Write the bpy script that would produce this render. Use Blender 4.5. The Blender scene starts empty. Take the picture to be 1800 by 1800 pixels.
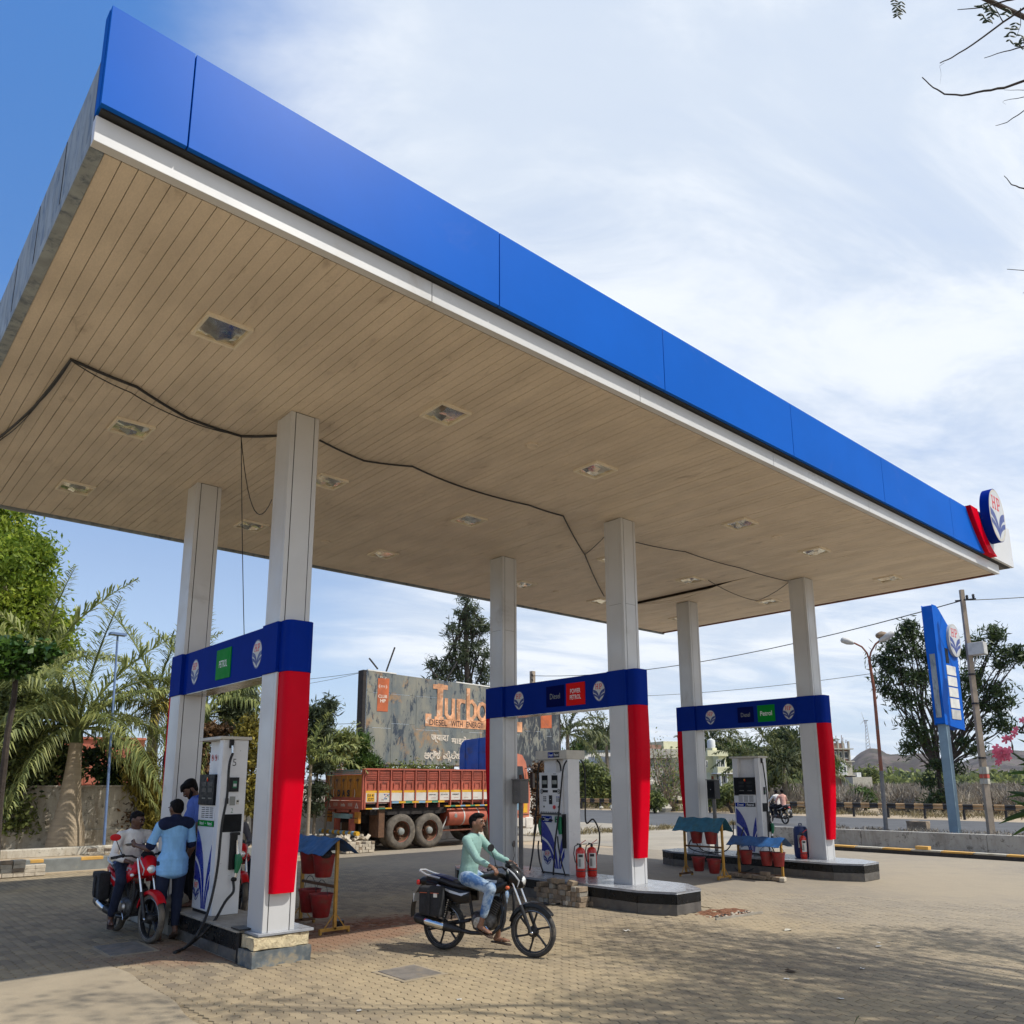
import bpy, bmesh, math, random
import numpy as np
from mathutils import Vector, Matrix, noise as mnoise
rnd = random.Random(7)
SC = bpy.context.scene
COL = SC.collection
PI = math.pi
R = math.radians

# ------------------------------------------------------------------ camera
CAM = np.array([-4.0023, -8.6682, 1.9144])
F, CX, CY = 1395.11, 900.0, 1087.86            # focal length and principal point, pixels of the 1800 px photograph
YAW, PITCH, ROLL = -.723, .2052, -.0033
_r0 = np.array([math.cos(YAW), math.sin(YAW), 0.0])
FW = np.array([-math.sin(YAW)*math.cos(PITCH), math.cos(YAW)*math.cos(PITCH), math.sin(PITCH)])
_u0 = np.cross(_r0, FW)
RT = math.cos(ROLL)*_r0 + math.sin(ROLL)*_u0
UP = -math.sin(ROLL)*_r0 + math.cos(ROLL)*_u0
cd = bpy.data.cameras.new('camera')
cam = bpy.data.objects.new('camera', cd); COL.objects.link(cam)
cd.sensor_width = 36; cd.lens = F/1800*36; cd.shift_y = (CY-900)/1800
cd.clip_start = .05; cd.clip_end = 20000
m = Matrix(((RT[0], UP[0], -FW[0], CAM[0]), (RT[1], UP[1], -FW[1], CAM[1]), (RT[2], UP[2], -FW[2], CAM[2]), (0, 0, 0, 1)))
cam.matrix_world = m
SC.camera = cam

def ray(x, y): return RT*(x-CX)/F - UP*(y-CY)/F + FW
def W(x, y, z=0.0):
    d = ray(x, y); return CAM + d*(z-CAM[2])/d[2]
def RP(x, y, ax, val):
    d = ray(x, y); return CAM + d*(val-CAM[ax])/d[ax]
def DD(x, y, dist):
    d = ray(x, y); return CAM + d*dist/math.hypot(d[0], d[1])
def PR(P):
    d = np.array(P, float)-CAM; z = d@FW
    return CX+F*(d@RT)/z, CY-F*(d@UP)/z

# ------------------------------------------------------------------ light
SUN = Vector((.385, -.62, 1)).normalized()
sd = bpy.data.lights.new('sun', 'SUN'); sd.energy = 4.3; sd.angle = R(.53); sd.color = (1, .955, .88)
sun = bpy.data.objects.new('sun', sd); COL.objects.link(sun)
sun.rotation_euler = SUN.to_track_quat('Z', 'Y').to_euler()
w = bpy.data.worlds.new('World'); SC.world = w; w.use_nodes = True
N = w.node_tree.nodes; L = w.node_tree.links
bg = N['Background']; bg.inputs['Strength'].default_value = .10
sky = N.new('ShaderNodeTexSky'); sky.sky_type = 'NISHITA'; sky.sun_disc = False
sky.sun_elevation = math.asin(SUN.z); sky.sun_rotation = math.atan2(SUN.x, SUN.y)
sky.air_density = 1.0; sky.dust_density = .6; sky.ozone_density = 1.6; sky.altitude = 600
def mth(op, a, b=None, c=None, nt=None, clamp=False):
    nt = nt or w.node_tree
    n = nt.nodes.new('ShaderNodeMath'); n.operation = op; n.use_clamp = clamp
    for i, v in enumerate((a, b, c)):
        if v is None: continue
        if isinstance(v, (int, float)): n.inputs[i].default_value = v
        else: nt.links.new(v, n.inputs[i])
    return n.outputs[0]
tc = N.new('ShaderNodeTexCoord')
sep = N.new('ShaderNodeSeparateXYZ'); L.new(tc.outputs['Generated'], sep.inputs[0])
zz = mth('ADD', mth('MAXIMUM', sep.outputs[2], 0.0), .16)
px_, py_ = mth('DIVIDE', sep.outputs[0], zz), mth('DIVIDE', sep.outputs[1], zz)
cmb = N.new('ShaderNodeCombineXYZ'); L.new(px_, cmb.inputs[0]); L.new(py_, cmb.inputs[1])
rot = N.new('ShaderNodeVectorRotate'); rot.rotation_type = 'Z_AXIS'; rot.inputs['Angle'].default_value = R(25)
L.new(cmb.outputs[0], rot.inputs[0])
mp = N.new('ShaderNodeMapping'); mp.inputs['Scale'].default_value = (.55, 1.15, 1); mp.inputs['Location'].default_value = (3.1, 1.7, 0)
L.new(rot.outputs[0], mp.inputs[0])
def wnoise(scale, detail, rough, dist):
    n = N.new('ShaderNodeTexNoise'); n.inputs['Scale'].default_value = scale; n.inputs['Detail'].default_value = detail
    n.inputs['Roughness'].default_value = rough; n.inputs['Distortion'].default_value = dist
    L.new(mp.outputs[0], n.inputs['Vector']); return n.outputs[0]
n1 = wnoise(.9, 9, .58, .35); n2 = wnoise(2.6, 8, .62, .6)
# thin cloud thickens towards the east side of the sky (the camera's right)
side = mth('ADD', mth('MULTIPLY', sep.outputs[0], .7498), mth('MULTIPLY', sep.outputs[1], -.6617))
bias = mth('MINIMUM', mth('MAXIMUM', mth('MULTIPLY', mth('ADD', side, .30), 3.0), -.9), .62)
cov = mth('ADD', mth('ADD', mth('MULTIPLY', n1, 1.5), mth('MULTIPLY', n2, .5)), bias)
hi = mth('MULTIPLY', sep.outputs[2], .30)
cov = mth('ADD', cov, hi)
mr = N.new('ShaderNodeMapRange'); mr.interpolation_type = 'SMOOTHSTEP'
L.new(cov, mr.inputs[0]); mr.inputs[1].default_value = 1.12; mr.inputs[2].default_value = 1.95
mr.inputs[3].default_value = 0.0; mr.inputs[4].default_value = .97
mx = N.new('ShaderNodeMix'); mx.data_type = 'RGBA'
cr = N.new('ShaderNodeMix'); cr.data_type = 'RGBA'
mr2 = N.new('ShaderNodeMapRange'); mr2.interpolation_type = 'SMOOTHSTEP'
L.new(n2, mr2.inputs[0]); mr2.inputs[1].default_value = .36; mr2.inputs[2].default_value = .62
L.new(mr2.outputs[0], cr.inputs[0])
cr.inputs[6].default_value = (7.2, 8.1, 9.4, 1); cr.inputs[7].default_value = (9.6, 10.1, 10.7, 1)
hz = N.new('ShaderNodeMix'); hz.data_type = 'RGBA'                  # milky air low down
mr3 = N.new('ShaderNodeMapRange'); L.new(sep.outputs[2], mr3.inputs[0]); mr3.inputs[1].default_value = .0; mr3.inputs[2].default_value = .50
mr3.inputs[3].default_value = .82; mr3.inputs[4].default_value = .0
L.new(mr3.outputs[0], hz.inputs[0]); hz.inputs[7].default_value = (6.3, 7.4, 8.9, 1)
tint = N.new('ShaderNodeMix'); tint.data_type = 'RGBA'; tint.blend_type = 'MULTIPLY'; tint.inputs[0].default_value = 1
tz = N.new('ShaderNodeMix'); tz.data_type = 'RGBA'; tz.inputs[6].default_value = (1.05, 1.32, 1.62, 1); tz.inputs[7].default_value = (1.15, 2.0, 2.75, 1)
mr4 = N.new('ShaderNodeMapRange'); L.new(sep.outputs[2], mr4.inputs[0]); mr4.inputs[1].default_value = .25; mr4.inputs[2].default_value = .75; L.new(mr4.outputs[0], tz.inputs[0]); L.new(tz.outputs[2], tint.inputs[7])
L.new(sky.outputs[0], tint.inputs[6])
L.new(tint.outputs[2], hz.inputs[6])
L.new(hz.outputs[2], mx.inputs[6]); L.new(cr.outputs[2], mx.inputs[7]); L.new(mr.outputs[0], mx.inputs[0])
L.new(mx.outputs[2], bg.inputs['Color'])
SC.view_settings.view_transform = 'Standard'; SC.view_settings.look = 'None'
SC.view_settings.exposure = 0.0; SC.view_settings.gamma = 1.0; SC.view_settings.use_curve_mapping = False

# ------------------------------------------------------------------ materials
M = {}
def newmat(name):
    mt = bpy.data.materials.new(name); mt.use_nodes = True; M[name] = mt
    return mt, mt.node_tree, mt.node_tree.nodes['Principled BSDF']
def noise_n(nt, vec, scale, detail=4, rough=.55, dist=0):
    n = nt.nodes.new('ShaderNodeTexNoise'); n.inputs['Scale'].default_value = scale; n.inputs['Detail'].default_value = detail
    n.inputs['Roughness'].default_value = rough; n.inputs['Distortion'].default_value = dist
    if vec is not None: nt.links.new(vec, n.inputs['Vector'])
    return n.outputs[0]
def mixc(nt, fac, a, b, blend='MIX'):
    n = nt.nodes.new('ShaderNodeMix'); n.data_type = 'RGBA'; n.blend_type = blend
    for sck, v in ((n.inputs[0], fac), (n.inputs[6], a), (n.inputs[7], b)):
        if isinstance(v, (int, float)): sck.default_value = v
        elif isinstance(v, tuple): sck.default_value = (*v, 1) if len(v) == 3 else v
        else: nt.links.new(v, sck)
    return n.outputs[2]
def rng(nt, v, a, b, c=0., d=1., smooth=True):
    n = nt.nodes.new('ShaderNodeMapRange'); n.interpolation_type = 'SMOOTHSTEP' if smooth else 'LINEAR'
    nt.links.new(v, n.inputs[0])
    for i, q in enumerate((a, b, c, d)): n.inputs[i+1].default_value = q
    return n.outputs[0]
def coords(nt, kind='Object', scale=(1, 1, 1)):
    if kind == 'World':
        g = nt.nodes.new('ShaderNodeNewGeometry'); o = g.outputs['Position']
    else:
        t = nt.nodes.new('ShaderNodeTexCoord'); o = t.outputs[kind]
    if scale != (1, 1, 1):
        mpp = nt.nodes.new('ShaderNodeMapping'); mpp.inputs['Scale'].default_value = scale
        nt.links.new(o, mpp.inputs[0]); o = mpp.outputs[0]
    return o
def mat(name, col, rough=.55, metal=0., var=.12, vs=3., bump=.0, bs=60., dirt=None, damt=.5, ds=2.5, stretch=(1, 1, 1), coat=0., coatr=.03, spec=.5, kind='World', fine=0., trans=0.):
    mt, nt, b = newmat(name)
    v = coords(nt, kind, stretch)
    base = tuple(col)
    out = None
    if var > 0:
        nn = noise_n(nt, v, vs, 6, .6)
        f = rng(nt, nn, .3, .7)
        out = mixc(nt, f, tuple(c*(1-var) for c in base), tuple(min(1, c*(1+var)) for c in base))
    else: out = base
    if dirt:
        nd = noise_n(nt, v, ds, 8, .65, .4)
        out = mixc(nt, rng(nt, nd, .62-.25*damt, .80-.2*damt, 0, min(1, .35+damt)), out, tuple(dirt))
    if fine > 0:
        nf = noise_n(nt, v, 90, 3, .6)
        out = mixc(nt, rng(nt, nf, .3, .7, 0, fine), out, tuple(c*.45 for c in base))
    if isinstance(out, tuple): b.inputs['Base Color'].default_value = (*out, 1)
    else: nt.links.new(out, b.inputs['Base Color'])
    b.inputs['Roughness'].default_value = rough; b.inputs['Metallic'].default_value = metal
    b.inputs['Coat Weight'].default_value = coat; b.inputs['Coat Roughness'].default_value = coatr; b.inputs['Specular IOR Level'].default_value = spec
    if trans: b.inputs['Transmission Weight'].default_value = trans
    if var > 0 and rough < .9:
        nt.links.new(rng(nt, noise_n(nt, v, vs*2.3, 5), .3, .7, max(.03, rough-.08), min(1, rough+.1)), b.inputs['Roughness'])
    if bump > 0:
        bp = nt.nodes.new('ShaderNodeBump'); bp.inputs['Strength'].default_value = bump; bp.inputs['Distance'].default_value = .02
        nt.links.new(noise_n(nt, v, bs, 6, .65), bp.inputs['Height']); nt.links.new(bp.outputs[0], b.inputs['Normal'])
    return mt
def leafmat(name, dark, light, rough=.55, trans=.35, yellow=None):
    mt, nt, b = newmat(name)
    a = nt.nodes.new('ShaderNodeAttribute'); a.attribute_name = 'tint'
    v = coords(nt, 'World')
    f = mth('ADD', mth('MULTIPLY', a.outputs['Fac'], .75, nt=nt), mth('MULTIPLY', noise_n(nt, v, 1.1, 3), .4, nt=nt), nt=nt)
    c = mixc(nt, rng(nt, f, .25, .95), tuple(dark), tuple(light))
    if yellow: c = mixc(nt, rng(nt, a.outputs['Fac'], .86, .98), c, tuple(yellow))
    nt.links.new(c, b.inputs['Base Color']); b.inputs['Roughness'].default_value = rough; b.inputs['Specular IOR Level'].default_value = .35
    tr = nt.nodes.new('ShaderNodeBsdfTranslucent'); nt.links.new(c, tr.inputs[0])
    ms = nt.nodes.new('ShaderNodeMixShader'); ms.inputs[0].default_value = trans
    o = nt.nodes['Material Output']
    nt.links.new(b.outputs[0], ms.inputs[1]); nt.links.new(tr.outputs[0], ms.inputs[2]); nt.links.new(ms.outputs[0], o.inputs[0])
    return mt

mat('blue_panel', (.004, .105, .50), .5, var=.05, vs=.6, spec=0, coat=.22, coatr=.36, dirt=(.05, .13, .5), damt=.1, ds=1.5)
mat('blue_vinyl', (.002, .022, .24), .5, var=.06, vs=2, spec=0, coat=.07, coatr=.2)
mat('blue_dark', (.004, .008, .08), .5, var=.05, spec=0)
mat('red_panel', (.58, .001, .014), .5, var=.05, vs=2, spec=0, coat=.12, coatr=.2)
mat('acp_grey', (.56, .56, .555), .36, metal=.15, var=.05, vs=.9, dirt=(.28, .26, .23), damt=.15, ds=1.2)
mat('acp_white', (.60, .60, .59), .35, var=.05, vs=.8, dirt=(.42, .37, .3), damt=.22, ds=1.3)
mat('groove', (.03, .03, .03), .7, var=0)
mat('soffit', (.68, .575, .445), .6, var=.10, vs=2.3, stretch=(1, .35, 1), dirt=(.24, .17, .11), damt=.17, ds=5.5, fine=.18, bump=.05)
mat('fitting', (.74, .66, .52), .5, var=.1)
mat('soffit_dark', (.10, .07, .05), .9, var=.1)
mat('weathered_grey', (.27, .30, .31), .6, var=.2, vs=4, dirt=(.08, .11, .15), damt=.55, ds=9, stretch=(1, 1, .35))
mat('steel_mirror', (.45, .42, .38), .18, metal=.9, var=.3, vs=7)
mat('lamp_glass', (.88, .76, .64), .16, metal=1, var=.3, vs=7, bump=.25, bs=7)
mat('lamp_white', (.7, .68, .62), .4, var=.1)
mat('black_tile', (.008, .009, .010), .3, var=.3, vs=6, dirt=(.07, .058, .045), damt=.2, ds=5, spec=.3)
mat('tile_dusty', (.10, .092, .082), .5, var=.25, vs=5, dirt=(.22, .17, .11), damt=.35, ds=7)
mat('tile_grey', (.12, .14, .15), .5, var=.3, vs=9, dirt=(.27, .23, .16), damt=.7, ds=9)
mat('granite_top', (.27, .28, .30), .3, var=.15, vs=6, dirt=(.25, .22, .18), damt=.3, ds=4, coat=.15)
mat('stone_cream', (.55, .46, .29), .8, var=.25, vs=9, dirt=(.22, .15, .09), damt=.5, ds=13, bump=.9, bs=24)
mat('concrete', (.30, .27, .22), .85, var=.2, vs=4, dirt=(.14, .11, .08), damt=.4, ds=5, bump=.3, bs=40)
mat('white_paint', (.66, .66, .66), .35, var=.05, vs=3, dirt=(.4, .37, .32), damt=.12, ds=6, kind='Object')
mat('cream_metal', (.52, .49, .42), .5, var=.08, vs=5)
mat('black_plastic', (.010, .010, .011), .45, var=.2, vs=20, spec=.3)
mat('black_glass', (.007, .008, .010), .5, var=.3, vs=8, spec=.15)
mat('rubber', (.016, .016, .016), .62, var=.3, vs=30, bump=.15, bs=120)
mat('tyre', (.040, .038, .035), .8, var=.3, vs=14, dirt=(.19, .15, .105), damt=.35, ds=12, bump=.3, bs=80, kind='Object')
mat('tyre_dusty', (.115, .098, .078), .85, var=.3, vs=8, dirt=(.20, .165, .12), damt=.5, ds=6, bump=.3, bs=60, kind='Object')
mat('chrome', (.62, .62, .62), .14, metal=1, var=.1, vs=20)
mat('alloy', (.33, .33, .33), .32, metal=.85, var=.2, vs=30)
mat('engine', (.11, .105, .10), .5, metal=.6, var=.4, vs=30, dirt=(.07, .05, .04), damt=.4, ds=20)
mat('dark_metal', (.03, .03, .032), .45, metal=.5, var=.3, vs=20, dirt=(.12, .09, .06), damt=.2, ds=15)
mat('gloss_black', (.005, .005, .006), .4, var=.2, vs=10, spec=.2, coat=.3, coatr=.1)
mat('silver_decal', (.50, .51, .52), .3, metal=.3, var=.05)
mat('gloss_red', (.50, .004, .010), .4, var=.1, vs=8, spec=.1, coat=.3, coatr=.1, dirt=(.25, .06, .04), damt=.1)
mat('tail_red', (.6, .01, .01), .2, var=.1, coat=.4)
mat('seat_black', (.018, .018, .020), .55, var=.2, vs=14, bump=.3, bs=70)
mat('seat_blue', (.012, .022, .10), .5, var=.2)
mat('bag_cloth', (.020, .021, .024), .85, var=.25, vs=12, bump=.5, bs=150)
mat('bag_black', (.016, .016, .018), .8, var=.25, vs=12, bump=.4, bs=150)
mat('lens', (.75, .75, .72), .12, metal=.4, var=.25, vs=25, coat=.5)
mat('orange_line', (.55, .10, .03), .4, var=.1)
mat('skin', (.20, .098, .058), .48, var=.14, vs=20, kind='Object')
mat('skin_dark', (.115, .055, .034), .48, var=.14, vs=20, kind='Object')
mat('hair', (.006, .005, .005), .7, var=.3, vs=40, bump=.5, bs=160, kind='Object', spec=.15)
mat('eye', (.35, .32, .29), .2, var=0)
mat('pupil', (.01, .008, .006), .2, var=0)
mat('lip', (.16, .06, .045), .45, var=.1, kind='Object')
def cloth(name, col, bs=26, bump=.55, var=.12):
    return mat(name, col, .85, var=var, vs=9, bump=bump, bs=bs, spec=.2, kind='Object', stretch=(1, 1, .55))
cloth('shirt_mint', (.25, .40, .355)); cloth('shirt_white', (.80, .77, .71)); cloth('shirt_sky', (.25, .50, .80))
cloth('shirt_navy', (.012, .018, .05)); cloth('shirt_blue', (.10, .16, .45)); cloth('shirt_collar_blue', (.03, .07, .32)); cloth('trouser_navy', (.016, .022, .045))
cloth('trouser_black', (.013, .013, .015)); cloth('shirt_pink', (.55, .30, .24)); cloth('shirt_grey', (.12, .12, .13))
def denim():
    mt, nt, b = newmat('denim'); v = coords(nt, 'Object')
    c = mixc(nt, rng(nt, noise_n(nt, v, 7, 5, .6), .40, .62), (.05, .125, .28), (.34, .43, .52))
    nt.links.new(c, b.inputs['Base Color']); b.inputs['Roughness'].default_value = .9
    bp = nt.nodes.new('ShaderNodeBump'); bp.inputs['Strength'].default_value = .5; bp.inputs['Distance'].default_value = .02
    nt.links.new(noise_n(nt, v, 28, 4), bp.inputs['Height']); nt.links.new(bp.outputs[0], b.inputs['Normal'])
denim()
mat('sandal', (.05, .03, .02), .7, var=.2)
mat('sign_green', (.004, .22, .03), .5, var=.05, spec=.05); mat('sign_red', (.66, .010, .010), .5, var=.05, spec=.05)
mat('text_white', (.72, .74, .74), .4, var=0); mat('logo_white', (.52, .53, .53), .4, var=.05); mat('logo_red', (.55, .012, .02), .4, var=.05)
mat('logo_blue', (.012, .03, .20), .35, var=.05); mat('swoosh_blue', (.012, .026, .26), .3, var=.05)
mat('text_dark', (.02, .02, .025), .5, var=0); mat('display_grey', (.23, .24, .22), .3, var=.1)
mat('nozzle_green', (.006, .15, .06), .35, var=.1); mat('ext_red', (.62, .025, .012), .25, var=.06, coat=.4)
mat('paper', (.62, .60, .54), .7, var=.1); mat('yellow', (.62, .33, .03), .5, var=.12)
mat('stand_ochre', (.40, .21, .03), .6, var=.2, vs=7, dirt=(.12, .06, .03), damt=.4, ds=10)
mat('stand_rust', (.12, .06, .03), .8, var=.3, vs=9)
mat('bucket_red', (.24, .014, .014), .5, var=.25, vs=6, dirt=(.13, .045, .035), damt=.45, ds=9, kind='Object')
mat('bucket_in', (.28, .22, .15), .9, var=.2)
mat('tin_blue', (.02, .10, .28), .5, var=.25, vs=5, dirt=(.02, .05, .09), damt=.5, ds=4)
mat('tin_teal', (.02, .13, .20), .5, var=.3, vs=5, dirt=(.03, .07, .05), damt=.5, ds=5)
mat('barrel_blue', (.015, .03, .12), .4, var=.15)
mat('kerb_grey', (.18, .19, .18), .8, var=.15, vs=5, dirt=(.27, .23, .17), damt=.25, ds=6)
mat('kerb_light', (.42, .39, .32), .85, var=.15, vs=5, dirt=(.2, .16, .1), damt=.3)
mat('kerb_black', (.035, .032, .03), .8, var=.3, vs=6)
mat('kerb_yellow', (.60, .34, .08), .75, var=.15, dirt=(.4, .3, .2), damt=.2)
mat('paver_pale', (.46, .40, .31), .85, var=.2, vs=6, dirt=(.28, .23, .16), damt=.3, bump=.3)
mat('paver_brown', (.27, .205, .14), .9, var=.3, vs=6, dirt=(.12, .09, .06), damt=.35, bump=.4)
def wallmat(name, col, stain, amt, mould):
    mt, nt, b = newmat(name); v = coords(nt, 'World', (1, 1, .28)); v2 = coords(nt, 'World')
    c = mixc(nt, rng(nt, noise_n(nt, v, 2.2, 8, .68, .3), .46-.1*amt, .72-.1*amt), tuple(col), tuple(stain))
    c = mixc(nt, rng(nt, noise_n(nt, v2, 5.5, 9, .75, .5), .55-.05*amt, .66, 0, .85), c, tuple(mould))
    nt.links.new(c, b.inputs['Base Color']); b.inputs['Roughness'].default_value = .9
    bp = nt.nodes.new('ShaderNodeBump'); bp.inputs['Strength'].default_value = .3; bp.inputs['Distance'].default_value = .02
    nt.links.new(noise_n(nt, v2, 30, 6), bp.inputs['Height']); nt.links.new(bp.outputs[0], b.inputs['Normal'])
wallmat('wall_stained', (.50, .46, .38), (.30, .25, .18), .6, (.10, .085, .065))
wallmat('wall_white', (.64, .62, .57), (.46, .42, .35), .2, (.30, .26, .2))
wallmat('parapet', (.40, .385, .35), (.27, .25, .22), .3, (.085, .075, .062))
mat('wall_red', (.42, .13, .08), .85, var=.2, vs=1.4, dirt=(.25, .08, .05), damt=.3)
mat('mortar', (.27, .10, .07), .9, var=.1)
mat('cream_wall', (.62, .60, .40), .8, var=.1, vs=.6, dirt=(.4, .38, .27), damt=.2, ds=1.2)
mat('house_grey', (.36, .34, .30), .85, var=.15, vs=.7, dirt=(.2, .18, .15), damt=.35, ds=1)
mat('white_wall', (.66, .66, .64), .8, var=.08, vs=.8, dirt=(.35, .33, .3), damt=.3, ds=1.3)
mat('brick_raw', (.26, .15, .11), .9, var=.25, vs=1.2, dirt=(.3, .26, .22), damt=.4, ds=.8)
mat('roof_sheet', (.46, .43, .38), .6, var=.1, vs=.9)
mat('window_dark', (.02, .025, .03), .15, var=.2)
mat('tarmac', (.085, .086, .088), .85, var=.14, vs=.5, dirt=(.15, .135, .115), damt=.25, ds=.6, fine=.12)
mat('apron', (.34, .30, .235), .9, var=.16, vs=.35, dirt=(.24, .225, .20), damt=.5, ds=.28, fine=.15)
mat('sand', (.44, .35, .24), .95, var=.14, vs=.8, dirt=(.30, .21, .13), damt=.35, ds=1.1, fine=.25, bump=.3)
mat('red_soil', (.20, .085, .042), .95, var=.35, vs=7, bump=.9, bs=30, fine=.3)
mat('iron_rust', (.16, .055, .03), .8, var=.3, vs=8)
mat('lamp_pole', (.22, .07, .035), .7, var=.3, vs=2.5, dirt=(.12, .12, .11), damt=.45, ds=1.5)
mat('lamp_pole_grey', (.17, .16, .15), .6, var=.2)
mat('lamp_head', (.48, .47, .44), .5, var=.15)
mat('pole_concrete', (.33, .26, .19), .8, var=.2, vs=2, dirt=(.2, .16, .12), damt=.4)
mat('pole_blue', (.13, .20, .36), .5, var=.15)
mat('sign_post', (.18, .26, .31), .5, var=.1, vs=2)
mat('wire', (.02, .02, .022), .6, var=0)
mat('bark_grey', (.20, .165, .12), .9, var=.25, vs=5, bump=.6, bs=14, stretch=(1, 1, .4))
mat('bark_palm', (.34, .27, .185), .85, var=.12, vs=3, bump=.25, bs=9, stretch=(.3, .3, 6))
mat('bark_dark', (.06, .045, .035), .9, var=.3, vs=6, bump=.5, bs=18)
mat('twig', (.045, .035, .030), .85, var=.2)
mat('dry_twig', (.25, .18, .12), .9, var=.2)
leafmat('leaf_grass', (.15, .12, .055), (.33, .27, .14), trans=.15)
mat('slab', (.35, .285, .19), .92, var=.14, vs=.9, dirt=(.22, .18, .125), damt=.4, ds=1.6, fine=.3, bump=.25, bs=50)
mat('cover', (.17, .15, .125), .7, var=.2, vs=6, dirt=(.25, .20, .14), damt=.5, ds=7)
mat('rail_tan', (.40, .25, .12), .7, var=.2, vs=3, dirt=(.2, .14, .08), damt=.3)
leafmat('leaf_lime', (.10, .17, .015), (.40, .48, .06), trans=.5, yellow=(.5, .45, .07))
leafmat('leaf_green', (.030, .070, .012), (.115, .19, .035))
leafmat('leaf_dark', (.018, .038, .012), (.085, .125, .035), trans=.28)
leafmat('leaf_grey', (.035, .052, .026), (.135, .165, .085))
leafmat('leaf_palm', (.10, .13, .038), (.38, .40, .13), yellow=(.40, .30, .10))
leafmat('leaf_coco', (.040, .060, .022), (.17, .18, .06), yellow=(.45, .34, .10))
leafmat('leaf_yellow', (.16, .14, .03), (.44, .36, .07), yellow=(.5, .38, .08))
leafmat('leaf_shrub', (.06, .085, .028), (.27, .30, .085))
leafmat('leaf_dry', (.15, .12, .09), (.35, .30, .225), trans=.1)
leafmat('leaf_brown', (.055, .035, .02), (.20, .11, .05), trans=.2)
leafmat('leaf_glossy', (.02, .055, .012), (.10, .19, .03), rough=.3)
leafmat('petal', (.58, .13, .22), (.80, .38, .44), trans=.4)
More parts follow.
